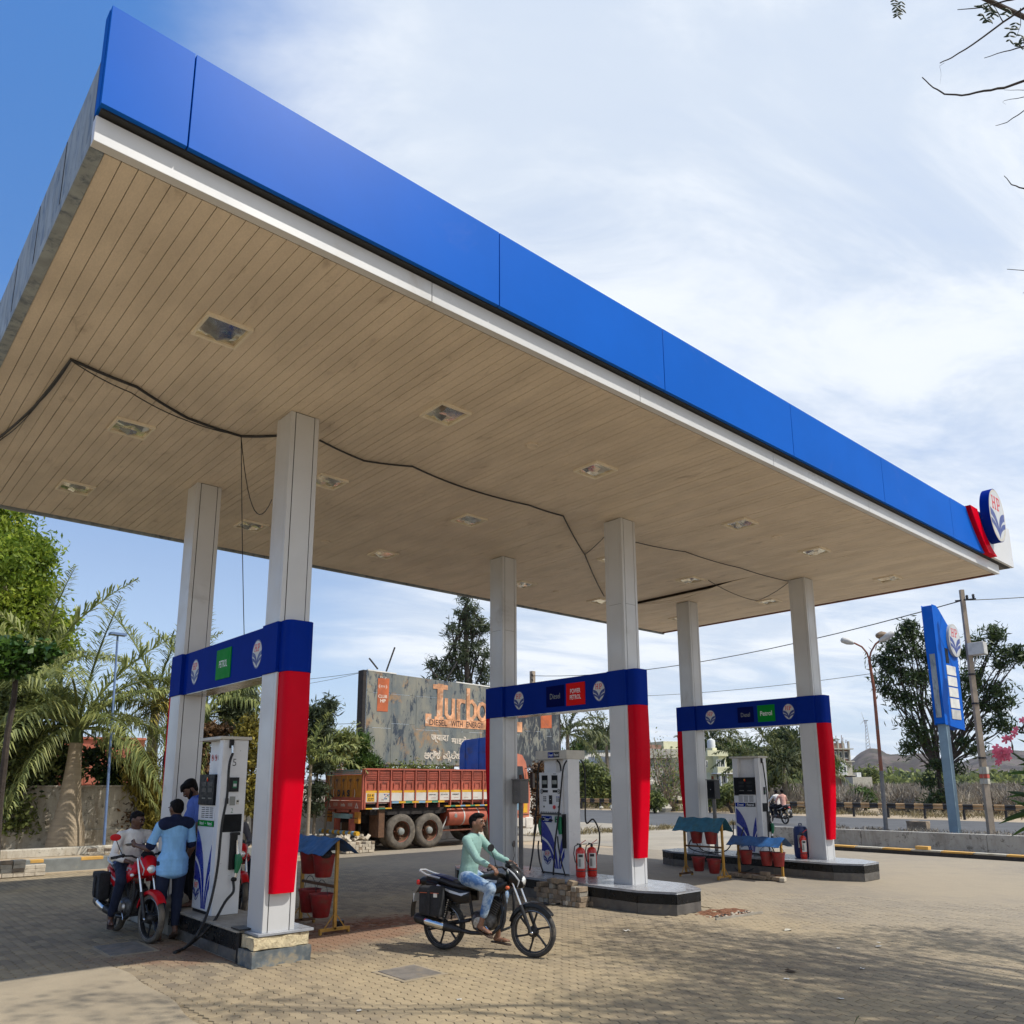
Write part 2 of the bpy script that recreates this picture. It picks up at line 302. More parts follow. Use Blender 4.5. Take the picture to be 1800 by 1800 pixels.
# ------------------------------------------------------------------ mesh builder and object helpers
class MB:
    def __init__(s): s.v = []; s.f = []; s.m = []; s.mats = []
    def mi(s, name):
        if name not in s.mats: s.mats.append(name)
        return s.mats.index(name)
    def add(s, vs, fs, m):
        o = len(s.v); k = s.mi(m)
        s.v += [tuple(map(float, p)) for p in vs]; s.f += [tuple(i+o for i in f) for f in fs]; s.m += [k]*len(fs)
        return s
    def box(s, x0, x1, y0, y1, z0, z1, m):
        v = [(x, y, z) for x in (x0, x1) for y in (y0, y1) for z in (z0, z1)]
        return s.add(v, [(0, 1, 3, 2), (4, 6, 7, 5), (0, 4, 5, 1), (2, 3, 7, 6), (0, 2, 6, 4), (1, 5, 7, 3)], m)
    def obox(s, c, ax, ay, az, hx, hy, hz, m):
        c = np.array(c, float); ax, ay, az = [np.array(a, float)/np.linalg.norm(a) for a in (ax, ay, az)]
        v = [c+ax*hx*i+ay*hy*j+az*hz*k for i in (-1, 1) for j in (-1, 1) for k in (-1, 1)]
        return s.add(v, [(0, 1, 3, 2), (4, 6, 7, 5), (0, 4, 5, 1), (2, 3, 7, 6), (0, 2, 6, 4), (1, 5, 7, 3)], m)
    def bar(s, p, q, wdt, hgt, m, up=(0, 0, 1)):
        p, q = np.array(p, float), np.array(q, float); d = q-p; l = np.linalg.norm(d); d = d/l
        a = np.cross(d, up)
        if np.linalg.norm(a) < 1e-4: a = np.cross(d, (1, 0, 0))
        a /= np.linalg.norm(a); b = np.cross(a, d)
        return s.obox((p+q)/2, d, a, b, l/2, wdt/2, hgt/2, m)
    def tube(s, pts, r, m, n=8, cap=True):
        pts = [np.array(p, float) for p in pts]; k = len(pts)
        rs = list(r) if hasattr(r, '__len__') else [r]*k
        vs, fs = [], []; prev = None
        for i, p in enumerate(pts):
            t = pts[min(i+1, k-1)]-pts[max(i-1, 0)]; t = t/(np.linalg.norm(t)+1e-12)
            if prev is None:
                a = np.cross(t, (0, 0, 1))
                if np.linalg.norm(a) < 1e-3: a = np.cross(t, (0, 1, 0))
            else: a = prev-t*(prev@t)
            a = a/(np.linalg.norm(a)+1e-12); prev = a; b = np.cross(t, a)
            for j in range(n):
                th = 2*PI*j/n; vs.append(p+(a*math.cos(th)+b*math.sin(th))*rs[i])
        for i in range(k-1):
            for j in range(n): fs.append((i*n+j, i*n+(j+1) % n, (i+1)*n+(j+1) % n, (i+1)*n+j))
        if cap: fs += [tuple(range(n-1, -1, -1)), tuple((k-1)*n+j for j in range(n))]
        return s.add(vs, fs, m)
    def lathe(s, prof, m, o=(0, 0, 0), ax=(0, 0, 1), n=20, closed=False, caps=(1, 1)):
        ax = np.array(ax, float); ax /= np.linalg.norm(ax); a = np.cross(ax, (0, 0, 1) if abs(ax[2]) < .9 else (1, 0, 0)); a /= np.linalg.norm(a); b = np.cross(ax, a)
        o = np.array(o, float); k = len(prof)
        vs = [o+ax*h+(a*math.cos(2*PI*j/n)+b*math.sin(2*PI*j/n))*r for r, h in prof for j in range(n)]
        fs = [(i*n+j, i*n+(j+1) % n, ((i+1) % k)*n+(j+1) % n, ((i+1) % k)*n+j) for i in range(k if closed else k-1) for j in range(n)]
        if not closed:
            if prof[0][0] > 1e-5 and caps[0]: fs.append(tuple(range(n-1, -1, -1)))
            if prof[-1][0] > 1e-5 and caps[1]: fs.append(tuple((k-1)*n+j for j in range(n)))
        return s.add(vs, fs, m)
    def sphere(s, c, r, m, n=10, k=7):
        rr = r if hasattr(r, '__len__') else (r, r, r); c = np.array(c, float)
        vs = [c+np.array((rr[0]*math.sin(PI*i/k)*math.cos(2*PI*j/n), rr[1]*math.sin(PI*i/k)*math.sin(2*PI*j/n), rr[2]*math.cos(PI*i/k))) for i in range(k+1) for j in range(n)]
        fs = [(i*n+j, (i+1)*n+j, (i+1)*n+(j+1) % n, i*n+(j+1) % n) for i in range(k) for j in range(n)]
        return s.add(vs, fs, m)
    def poly(s, pts, m, fr, d0=0., d1=.002):
        """2-D outline extruded along a frame's normal from d0 to d1; fr = (origin, xdir, ydir, normal)"""
        o, x, y, nn = [np.array(q, float) for q in fr]; k = len(pts)
        vs = [o+x*p[0]+y*p[1]+nn*d1 for p in pts]+[o+x*p[0]+y*p[1]+nn*d0 for p in pts]
        fs = [tuple(range(k))]+[(i, (i+1) % k, k+(i+1) % k, k+i) for i in range(k)]+[tuple(range(2*k-1, k-1, -1))]
        return s.add(vs, fs, m)
    def mesh(s, name='mesh', smooth=40):
        me = bpy.data.meshes.new(name); me.from_pydata(s.v, [], s.f)
        for q in s.mats: me.materials.append(M[q])
        me.polygons.foreach_set('material_index', s.m)
        if smooth:
            me.polygons.foreach_set('use_smooth', [True]*len(s.f))
            me.update(); me.set_sharp_from_angle(angle=R(smooth))
        me.update(); return me
    def obj(s, name, parent=None, loc=(0, 0, 0), rot=(0, 0, 0), smooth=40, bevel=0., kind=None, label=None):
        return link(name, s.mesh(name, smooth), parent, loc, rot, bevel, kind, label)
def link(name, me, parent=None, loc=(0, 0, 0), rot=(0, 0, 0), bevel=0., kind=None, label=None):
    o = bpy.data.objects.new(name, me); COL.objects.link(o); o.location = loc; o.rotation_euler = rot
    if parent: o.parent = parent
    if bevel > 0:
        b = o.modifiers.new('bevel', 'BEVEL'); b.width = bevel; b.segments = 2; b.limit_method = 'ANGLE'; b.angle_limit = R(40)
    if kind: o['kind'] = kind
    if label: o['label'] = label
    return o
def tag(o, label, cat, group=None):
    o['label'] = label; o['category'] = cat
    if group: o['group'] = group
    return o
def thing(name, label, cat, loc=(0, 0, 0), rz=0., group=None):
    o = bpy.data.objects.new(name, None); COL.objects.link(o); o.location = tuple(map(float, loc)); o.rotation_euler = (0, 0, rz)
    o.empty_display_size = .2
    return tag(o, label, cat, group)
def copy_thing(root, loc, rz, label, group=None):
    def cp(o, par):
        c = o.copy(); COL.objects.link(c); c.parent = par
        for ch in o.children: cp(ch, c)
        return c
    r = cp(root, None); r.location = tuple(map(float, loc)); r.rotation_euler = (0, 0, rz); r['label'] = label
    if group: r['group'] = group
    return r
def frame(o, face):
    """writing frames: the face looked at along +x ('u'), along +y ('v')"""
    return (o, (0, -1, 0), (0, 0, 1), (-1, 0, 0)) if face == 'u' else (o, (1, 0, 0), (0, 0, 1), (0, -1, 0))
_tx = {}
def text2d(s, off=0.0):
    if (s, off) in _tx: return _tx[(s, off)]
    cu = bpy.data.curves.new('t', 'FONT'); cu.body = s; cu.offset = off; cu.resolution_u = 3; cu.align_x = 'CENTER'
    ob = bpy.data.objects.new('t', cu); COL.objects.link(ob)
    bpy.context.view_layer.update()
    me = bpy.data.meshes.new_from_object(ob.evaluated_get(bpy.context.evaluated_depsgraph_get()))
    v = np.array([tuple(p.co)[:2] for p in me.vertices]); f = [tuple(p.vertices) for p in me.polygons]
    bpy.data.objects.remove(ob); bpy.data.meshes.remove(me); bpy.data.curves.remove(cu)
    if len(v): v = v-(v.min(0)+v.max(0))/2
    _tx[(s, off)] = (v, f); return v, f
def text(mb, s, fr, cx, cy, wd, ht, m, d=.003, off=.0):
    """flat lettering stretched to wd x ht, centred on (cx, cy) of the frame"""
    v, f = text2d(s, off)
    if not len(v): return
    e = v.max(0)-v.min(0); o, x, y, nn = [np.array(q, float) for q in fr]
    P = [o+x*(cx+p[0]*wd/e[0])+y*(cy+p[1]*ht/e[1])+nn*d for p in v]
    mb.add(P, f, m)
def qb(a, b, c, n=8): return [tuple((1-t)**2*np.array(a)+2*t*(1-t)*np.array(b)+t*t*np.array(c)) for t in np.linspace(0, 1, n)]
def logo(mb, fr, cx, cy, h, d=.003, wide=.80, rim=True):
    """upright oval: red letters over two pairs of leaves that spring from the bottom"""
    k = h/2; wd = wide*k
    def T(pts): return [(cx+p[0]*wd, cy+p[1]*k) for p in pts]
    def oval(s): return [(s*math.sin(t)*(1 if math.cos(t) > -.2 else (1-.28*(abs(math.cos(t))-.2))), s*math.cos(t)) for t in np.linspace(0, 2*PI, 40, endpoint=False)][::-1]
    if rim: mb.poly(T(oval(1.07)), 'logo_blue', fr, 0, d)
    mb.poly(T(oval(.98)), 'logo_white', fr, d, d+.001)
    for s in (1, -1):
        for y0, y1, b0, b1 in ((.20, -.10, -.90, -.55), (-.22, -.42, -.96, -.90)):
            up = qb((-.97, y0), (-.16, y0-.10), (0, b1-.0), 8); lo = qb((0, b0), (-.20, y1-.18), (-.93, y1), 8)
            pts = [(s*p[0], p[1]) for p in up+lo]
            if s > 0: pts = pts[::-1]
            mb.poly(T(pts), 'logo_blue', fr, d+.001, d+.002)
    def R4(x0, x1, y0, y1): mb.poly(T([(x0, y0), (x1, y0), (x1, y1), (x0, y1)]), 'logo_red', fr, d+.001, d+.0025)
    for x in (-.50, -.17): R4(x-.05, x+.05, .20, .76); R4(x-.10, x-.05, .69, .76); R4(x+.05, x+.10, .69, .76); R4(x-.10, x-.05, .20, .27); R4(x+.05, x+.10, .20, .27)
    R4(-.45, -.22, .44, .52)
    R4(.12, .23, .20, .76); R4(.05, .12, .20, .27); R4(.23, .30, .20, .27); R4(.05, .12, .69, .76); R4(.23, .42, .69, .76); R4(.23, .42, .42, .50); R4(.42, .52, .46, .73)
# ------------------------------------------------------------------ the ground
def struct(o): o['kind'] = 'structure'; return o
def sheet(name, pts, z, m):
    o = MB().add([(p[0], p[1], z) for p in pts], [tuple(range(len(pts)))], m).obj(name, smooth=0); return struct(o)
def groundmat():
    mt, nt, b = newmat('scrub_ground'); v = coords(nt, 'World')
    c = mixc(nt, rng(nt, noise_n(nt, v, .035, 8, .6), .42, .6), (.21, .165, .11), (.12, .115, .055))
    c = mixc(nt, rng(nt, noise_n(nt, v, .6, 8, .65), .45, .68, 0, .7), c, (.29, .235, .165))
    nt.links.new(c, b.inputs['Base Color']); b.inputs['Roughness'].default_value = .95
groundmat()
GX, GY = 6000, 6000
sheet('terrain', [(-GX, -GY), (GX, -GY), (GX, GY), (-GX, GY)], -.05, 'scrub_ground')
sheet('sandy_ground', [(-60, -60), (60, -60), (60, 90), (-60, 90)], -.028, 'sand')
sheet('driveway_apron', [(15.5, -1), (26.9, -12), (26.9, 70), (13, 44), (12.2, 12.3), (15.5, 12.3)], -.020, 'apron')
sheet('road', [(26.6, -80), (41.4, -80), (41.4, 120), (26.6, 120)], -.014, 'tarmac')
sheet('road_shoulder', [(41.4, -80), (46, -80), (46, 120), (41.4, 120)], -.018, 'sand')
def pavermat():
    # colour of one block: random per object / per face, dust and oil from world position
    for name, brick in (('paver', False), ('paving_far', True)):
        mt, nt, b = newmat(name); v = coords(nt, 'World')
        base, alt = (.31, .247, .16), (.185, .15, .105)
        if brick:
            mpn = nt.nodes.new('ShaderNodeMapping'); mpn.inputs['Rotation'].default_value = (0, 0, R(90)); nt.links.new(v, mpn.inputs[0])
            wv = nt.nodes.new('ShaderNodeVectorMath'); wv.operation = 'ADD'
            sn = nt.nodes.new('ShaderNodeSeparateXYZ'); nt.links.new(mpn.outputs[0], sn.inputs[0])
            tri = mth('MULTIPLY', mth('SINE', mth('MULTIPLY', sn.outputs[0], 2*PI/.1125, nt=nt), nt=nt), .012, nt=nt)
            cb = nt.nodes.new('ShaderNodeCombineXYZ'); nt.links.new(tri, cb.inputs[1])
            nt.links.new(mpn.outputs[0], wv.inputs[0]); nt.links.new(cb.outputs[0], wv.inputs[1])
            br = nt.nodes.new('ShaderNodeTexBrick'); nt.links.new(wv.outputs[0], br.inputs[0])
            br.inputs['Scale'].default_value = 1; br.inputs['Brick Width'].default_value = .225; br.inputs['Row Height'].default_value = .1125
            br.inputs['Mortar Size'].default_value = .006; br.inputs['Mortar Smooth'].default_value = .3; br.offset = .5
            br.inputs['Color1'].default_value = (*base, 1); br.inputs['Color2'].default_value = (*alt, 1); br.inputs['Mortar'].default_value = (.075, .055, .036, 1)
            c = br.outputs[0]
        else:
            oi = nt.nodes.new('ShaderNodeObjectInfo'); a = nt.nodes.new('ShaderNodeAttribute'); a.attribute_name = 'tint'
            f = mth('FRACT', mth('ADD', oi.outputs['Random'], a.outputs['Fac'], nt=nt), nt=nt)
            c = mixc(nt, f, alt, base)
        c = mixc(nt, rng(nt, noise_n(nt, v, .22, 5, .6, .3), .42, .64, 0, .62), c, (.41, .318, .185))      # dust
        c = mixc(nt, rng(nt, noise_n(nt, v, 1.3, 8, .7, .4), .54, .70, 0, .55), c, (.16, .135, .105))       # grime
        c = mixc(nt, rng(nt, noise_n(nt, v, 3.1, 6, .7), .66, .74, 0, .45), c, (.075, .066, .055))         # oil spots
        g2 = nt.nodes.new('ShaderNodeSeparateXYZ'); nt.links.new(v, g2.inputs[0])
        # worn grey lane east of the middle island, brown soil trodden under the canopy
        e = rng(nt, mth('ADD', g2.outputs[0], mth('MULTIPLY', noise_n(nt, v, .5, 4), 4, nt=nt), nt=nt), 5, 12, 0, .6)
        c = mixc(nt, e, c, (.30, .27, .225))
        dx = mth('POWER', mth('DIVIDE', mth('SUBTRACT', g2.outputs[0], 1.2, nt=nt), 2.9, nt=nt), 2, nt=nt)
        dy = mth('POWER', mth('DIVIDE', mth('SUBTRACT', g2.outputs[1], 1.3, nt=nt), 1.3, nt=nt), 2, nt=nt)
        dd = mth('ADD', mth('ADD', dx, dy, nt=nt), mth('MULTIPLY', noise_n(nt, v, 2.2, 6, .7), 1.6, nt=nt), nt=nt)
        c = mixc(nt, rng(nt, dd, 1.0, 1.7, .85, 0), c, (.225, .125, .075))
        nt.links.new(c, b.inputs['Base Color']); b.inputs['Roughness'].default_value = .88; b.inputs['Specular IOR Level'].default_value = .3
        bp = nt.nodes.new('ShaderNodeBump'); bp.inputs['Strength'].default_value = .35; bp.inputs['Distance'].default_value = .01
        nt.links.new(noise_n(nt, v, 60, 5, .7), bp.inputs['Height']); nt.links.new(bp.outputs[0], b.inputs['Normal'])
pavermat()
paving = sheet('forecourt_paving', [(-14, -14), (19.1, -14), (19.1, 4), (15.6, 6.5), (13.6, 12.3), (-14, 12.3)], -.012, 'paving_far')

# interlocking zigzag blocks, laid lengthwise along v; built as geometry as far as the joints can be picked out
PL, PW, A_ = .225, .1125, .014
def paver_outline(g=.0065):
    n = 4; pts = []
    for i in range(n+1): pts.append((PL*(i/n)-PL/2, -PW/2+g/2+(A_ if i % 2 else -A_)))
    for i in range(n, -1, -1): pts.append((PL*(i/n)-PL/2, PW/2-g/2+(A_ if i % 2 else -A_)))
    pts = [(max(-PL/2+g/2, min(PL/2-g/2, x)), y) for x, y in pts]
    return pts
OUT = paver_outline()
def paver_geo():
    c = .004; vs = []
    for x, y in OUT: vs.append((y*.0+(-y), x, 0))
    top = [(-(y-math.copysign(c, y)*.9), x-(math.copysign(c, x) if abs(x) > PL/2-.004 else 0), 0.0) for x, y in OUT]
    mid = [(-y, x, -c) for x, y in OUT]; bot = [(-y, x, -.014) for x, y in OUT]
    k = len(OUT); vs = top+mid+bot
    fs = [tuple(range(k))]+[(i, k+i, k+(i+1) % k, (i+1) % k) for i in range(k)]+[(k+i, 2*k+i, 2*k+(i+1) % k, k+(i+1) % k) for i in range(k)]
    return vs, fs
pv, pf = paver_geo()
pme = MB().add(pv, pf, 'paver').mesh('paver', 0)
cells = []
for iu in range(-45, 150):
    for iv in range(-75, 80):
        u = -1.0+iu*PW; v = (iv+(.5 if iu % 2 else 0))*PL
        d = math.hypot(u-CAM[0], v-CAM[1])
        if not (3.6 < d < 15.5): continue
        x, y = PR((u, v, 0))
        if (np.array((u, v, 0))-CAM)@FW < .5 or not (-70 < x < 1870) or y > 1880: continue
        if u < -1.2 and v < 1.0 - .0*u and (u < -1.25+.12*math.sin(v*3)): continue
        if .76 < u < 1.30 and -1.66 < v < -1.04: continue
        if -1.1 < u < -.52 and 1.58 < v < 2.42: continue
        if -.16 < u < .58 and -.1 < v < 4.2: continue
        if 5.72 < u < 7.0 and -1 < v < 4.1: continue
        cells.append((d, u, v))
cells.sort()
prn = random.Random(3)
def pz(u, v): return .0015*math.sin(u*5.1+v*3.3)+prn.uniform(-.0022, .0016)
for d, u, v in cells[:300]:
    o = bpy.data.objects.new('paver', pme); COL.objects.link(o); o.parent = paving
    o.location = (u, v, pz(u, v)); o.rotation_euler = (prn.uniform(-.006, .006), prn.uniform(-.008, .008), prn.uniform(-.012, .012))
rest = cells[300:]
V0_ = np.array(pv); K = len(pv); VV = np.empty((len(rest)*K, 3)); TT = np.empty(len(rest)*K)
for i, (d, u, v) in enumerate(rest):
    a = prn.uniform(-.012, .012); ca, sa = math.cos(a), math.sin(a)
    q = V0_.copy(); q[:, 0], q[:, 1] = V0_[:, 0]*ca-V0_[:, 1]*sa, V0_[:, 0]*sa+V0_[:, 1]*ca
    q[:, 2] += q[:, 0]*prn.uniform(-.012, .012)+pz(u, v)
    VV[i*K:(i+1)*K] = q+(u, v, 0); TT[i*K:(i+1)*K] = prn.random()
FF = [tuple(j+i*K for j in f) for i in range(len(rest)) for f in pf]
def bigmesh(name, verts, faces, m, tint=None, smooth=False):
    me = bpy.data.meshes.new(name); me.from_pydata(verts if isinstance(verts, list) else verts.tolist(), [], faces)
    me.materials.append(M[m])
    if tint is not None:
        at = me.attributes.new('tint', 'FLOAT', 'POINT'); at.data.foreach_set('value', np.asarray(tint, dtype=np.float32))
    if smooth: me.polygons.foreach_set('use_smooth', [True]*len(me.polygons))
    me.update(); return me
link('pavers', bigmesh('pavers', VV, FF, 'paver', TT), paving, kind='stuff')

# smooth slab at the lower left, covers set in the paving, litter
def rough_slab(name, pts, z0, z1, m, parent=None, bev=.006):
    mb = MB(); k = len(pts); mb.add([(p[0], p[1], z1) for p in pts]+[(p[0], p[1], z0) for p in pts], [tuple(range(k))]+[(i, k+i, k+(i+1) % k, (i+1) % k) for i in range(k)], m)
    return mb.obj(name, parent, smooth=0, bevel=bev)
edge = [(-1.22-.0*t+.05*math.sin(t*9)+.03*math.sin(t*23), 1.05-t*5.5) for t in np.linspace(0, 1, 26)]
struct(rough_slab('concrete_slab', [(-9, 1.5), (-9, -5)]+edge[::-1], -.02, .012, 'slab'))
for (a0, a1, b0, b1, lab) in ((.80, 1.25, -1.60, -1.09, 'square grey inspection cover set in the sunlit paving beside the black motorcycle'), (-1.05, -.58, 1.62, 2.36, 'dark inspection cover in the shade in front of the red motorcycle')):
    t = thing('inspection_cover', lab, 'manhole cover', ((a0+a1)/2, (b0+b1)/2, 0))
    hx, hy = (a1-a0)/2, (b1-b0)/2
    MB().box(-hx-.05, hx+.05, -hy-.05, hy+.05, -.02, .002, 'slab').obj('surround', t)
    MB().box(-hx, hx, -hy, hy, -.0, .008, 'cover').obj('lid', t, bevel=.003)
t = thing('red_earth_patch', 'scatter of loose red earth at the tip of the middle pump island', 'soil', (6.75, -1.28, 0))
def heap(mb, n, rx, ry, hz, m, sd):
    q = random.Random(sd)
    for i in range(n):
        a, r = q.uniform(0, 2*PI), math.sqrt(q.random())
        x, y = rx*r*math.cos(a), ry*r*math.sin(a); s = q.uniform(.012, .05)
        mb.sphere((x, y, 0), (s*q.uniform(1, 2.2), s*q.uniform(1, 2), hz*q.uniform(.4, 1)*(1.1-r)), m, 6, 4)
mb = MB(); heap(mb, 130, .50, .30, .03, 'red_soil', 4); o = mb.obj('soil', t); o['kind'] = 'stuff'
t2 = thing('earth_patch', 'trodden red earth and debris spread around the legs of the nearest bucket stand', 'soil', (2.3, 1.45, 0))
mb = MB(); heap(mb, 190, .9, .38, .025, 'red_soil', 9); heap(mb, 40, 1.5, .6, .02, 'red_soil', 12); o = mb.obj('soil', t2); o['kind'] = 'stuff'
t3 = thing('broken_paving', 'strip of broken paving with loose chips right of the middle pump island', 'rubble', (6.95, -1.95, 0))
a0, a1 = W(1253, 1604), W(1325, 1614)
t3.location = tuple((a0+a1)/2)
mb = MB(); q = random.Random(5)
for i in range(70):
    s = q.uniform(.008, .028); mb.sphere((q.uniform(-.45, .45), q.uniform(-.10, .10)+.02, .004), (s*1.4, s, s*.7), 'paver_pale' if q.random() < .5 else 'groove', 5, 3)
o = mb.obj('chip', t3); o['kind'] = 'stuff'
MB().box(-.55, .5, -.16, -.13, 0, .03, 'concrete').obj('edge_strip', t3, rot=(0, 0, -.1))
lit = [(1385, 1636, 'crumpled brown paper scrap on the shaded paving in the lower right', .05, 'kerb_light'), (807, 1758, 'small crumpled white paper on the paving near the bottom middle', .022, 'paper'),
       (1102, 1637, 'flat white scrap on the paving right of the black motorcycle front wheel', .035, 'paper'), (632, 1778, 'white scrap left of the crumpled paper at the bottom', .02, 'paper'),
       (1545, 1665, 'paler of two white scraps in the tree shadow on the right', .03, 'paper'), (1545, 1658, 'upper of two white scraps in the tree shadow on the right', .02, 'paper'),
       (1474, 1668, 'white scrap on the sunlit paving left of the tree shadow', .02, 'paper'), (1390, 1709, 'curled brown leaf on the shaded paving below the right island', .045, 'leaf_brown'),
       (1383, 1722, 'white litter just below the curled leaf', .022, 'paper'), (1478, 1757, 'white wrapper in the lower right shade', .025, 'paper'), (1515, 1704, 'small wrapper with an orange edge in the right shade', .025, 'paper')]
for x, y, lab, s, m_ in lit:
    mb = MB(); q = random.Random(int(x*y)); P = W(x, y)
    vs = [(s*(i-1)*q.uniform(.7, 1.3), s*(j-1)*q.uniform(.7, 1.2), q.uniform(.002, s*.5)) for i in range(3) for j in range(3)]
    mb.add(vs, [(0, 1, 4, 3), (1, 2, 5, 4), (3, 4, 7, 6), (4, 5, 8, 7)], m_)
    o = mb.obj('paper_scrap' if m_ != 'leaf_brown' else 'fallen_leaf', loc=(P[0], P[1], .004), rot=(0, 0, q.uniform(0, 6)), smooth=0); tag(o, lab, 'litter' if m_ != 'leaf_brown' else 'leaf')

# ------------------------------------------------------------------ canopy
U0, U1, V0, V1, H = -3.02, 15.565, -3.0, 6.42, 6.483
ZB, ZT = 6.718, 7.571
can = thing('fuel_canopy', 'large flat filling station canopy with blue front fascia on six grey columns', 'canopy', (0, 0, 0))
MB().box(U0+.06, U1-.06, V0+.08, V1-.06, H+.06, H+.22, 'soffit_dark').obj('roof_deck', can)
PLW = .1205
pl = MB(); L_ = V1-V0-.2
pl.box(-PLW/2+.003, PLW/2-.003, 0, L_, 0, .012, 'soffit')
plank = pl.mesh('soffit_plank', 0)
nq = int((U1-U0-.2)/PLW); q = random.Random(11)
for i in range(nq):
    u = U0+.1+PLW*(i+.5)
    if abs(u-11.62) < .13:                                     # boards that came loose and sag
        k = 0 if u < 11.62 else 1; mb = MB()
        for a in range(20):
            v0_, v1_ = L_*a/20, L_*(a+1)/20
            f = lambda v: -(.20-.07*k)*math.exp(-((v-(5.85))/1.05)**2)
            mb.add([(x, vv, f(vv)+zz_) for x in (-PLW/2+.006, PLW/2-.006) for vv in (v0_, v1_) for zz_ in (0, .01)], [(0, 1, 3, 2), (4, 6, 7, 5), (0, 2, 6, 4), (1, 5, 7, 3), (0, 4, 5, 1), (2, 3, 7, 6)], 'soffit')
        mb.obj('soffit_plank', can, loc=(u, V0+.1, H), smooth=0, label='ceiling plank that has come loose and sags'); continue
    o = link('soffit_plank', plank, can, (u, V0+.1, H+q.uniform(0, .004)), (0, q.uniform(-.012, .012), q.uniform(-.0004, .0004)))
# pale edge trim under the fascia, in lengths
ju = [U0, -.02, 3.1, 6.14, 9.2, 12.3, U1]
for a, b in zip(ju[:-1], ju[1:]):
    MB().box(a+.003, b-.003, V0, V0+.085, H-.004, ZB-.028, 'acp_white').obj('edge_trim', can, bevel=.004)
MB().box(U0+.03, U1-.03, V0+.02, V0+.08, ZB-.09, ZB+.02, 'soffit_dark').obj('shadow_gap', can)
MB().box(U0, U0+.099, V0+.088, V1-.06, H-.004, H+.10, 'weathered_grey').obj('edge_trim', can)
MB().box(U1-.10, U1, V0+.088, V1-.06, H-.004, H+.16, 'iron_rust').obj('edge_trim', can)
MB().box(U0, U1, V1-.06, V1, H-.035, H+.12, 'weathered_grey').box(U0+.01, U1-.01, V1-.05, V1-.01, H+.12, ZT-.15, 'weathered_grey').obj('rear_fascia', can)
MB().box(U0+.03, U0+.06, V0+.06, V1-.07, H+.10, ZT-.22, 'weathered_grey').obj('side_fascia', can)
MB().box(U1-.06, U1-.03, V0+.06, V1-.07, H+.16, ZT-.22, 'weathered_grey').obj('side_fascia', can)
mb = MB()
for i in range(9): mb.box(U0+.026, U0+.031, V0+.2+i*1.03, V0+.205+i*1.03+.012, H+.12, ZT-.24, 'groove')
mb.obj('side_seam', can)
seams = [U0, -2.401, .750, 3.467, 6.563, 9.63, 12.73, 13.62]
for a, b in zip(seams[:-1], seams[1:]):
    if b == 13.62:
        # last blue panel ends in a slanting curve
        cut = qb((13.60, ZT), (13.85, ZT-.45), (14.40, ZB), 10)
        MB().poly([(a+.005, ZB), (14.40, ZB)]+cut[::-1][1:]+[(a+.005, ZT)], 'blue_panel', ((0, V0-.06, 0), (1, 0, 0), (0, 0, 1), (0, -1, 0)), 0, .045).obj('fascia_panel', can, bevel=.003)
    else: MB().box(a+.005, b-.005, V0-.105, V0-.06, ZB, ZT, 'blue_panel').obj('fascia_panel', can, bevel=.003)
MB().box(U0+.001, U0+.03, V0-.058, V0+.055, ZB, ZT, 'blue_panel').obj('corner_return', can)
MB().box(U0+.02, 16.15, V0-.055, V0+.03, ZB-.012, ZT+.012, 'groove').obj('fascia_frame', can)
FV = ((0, V0-.06, 0), (1, 0, 0), (0, 0, 1), (0, -1, 0))
a = qb((13.62, ZT+.03), (13.88, ZT-.45), (14.42, ZB-.0), 12); b = qb((14.02, ZT+.03), (14.16, ZT-.50), (14.90, ZB-.0), 12)
MB().poly(a[::-1]+b, 'red_panel', FV, 0, .13).obj('red_stripe', can)
c2 = [(p[0]+.02, p[1]) for p in b]
MB().poly([(16.2, ZB), (16.2, ZT+.06), (14.04, ZT+.06)]+c2, 'acp_white', FV, 0, .06).obj('end_panel', can)
MB().box(16.155, 16.2, V0-.055, V0+1.1, ZB, ZT+.06, 'acp_white').box(15.57, 16.15, V0-.05, V0+1.1, ZB-.004, ZB+.02, 'tile_dusty').obj('end_return', can)
# oval sign standing off the corner of the fascia
sg = thing('oval_sign', 'thick upright oval emblem sign with red letters mounted on the canopy corner', 'sign', (14.70, V0-.32, 7.57))
def drop(s, n=44): return [(s*.80*math.sin(t), s*math.cos(t)) for t in np.linspace(0, 2*PI, n, endpoint=False)]
fr = ((0, .15, 0), (1, 0, 0), (0, 0, 1), (0, -1, 0))
MB().poly([(p[0]*.60, p[1]*.60) for p in drop(1)], 'blue_vinyl', fr, 0, .18).obj('case', sg, smooth=50)
mb = MB(); fr2 = ((0, -.03, 0), (1, 0, 0), (0, 0, 1), (0, -1, 0))
mb.poly([(p[0]*.585, p[1]*.585) for p in drop(1)], 'cream_metal', fr2, 0, .006); logo(mb, fr2, 0, 0, 1.10, .006, .79, rim=False); mb.obj('face', sg)
MB().box(-.12, .12, .15, .30, -.3, .1, 'dark_metal').obj('bracket', sg)

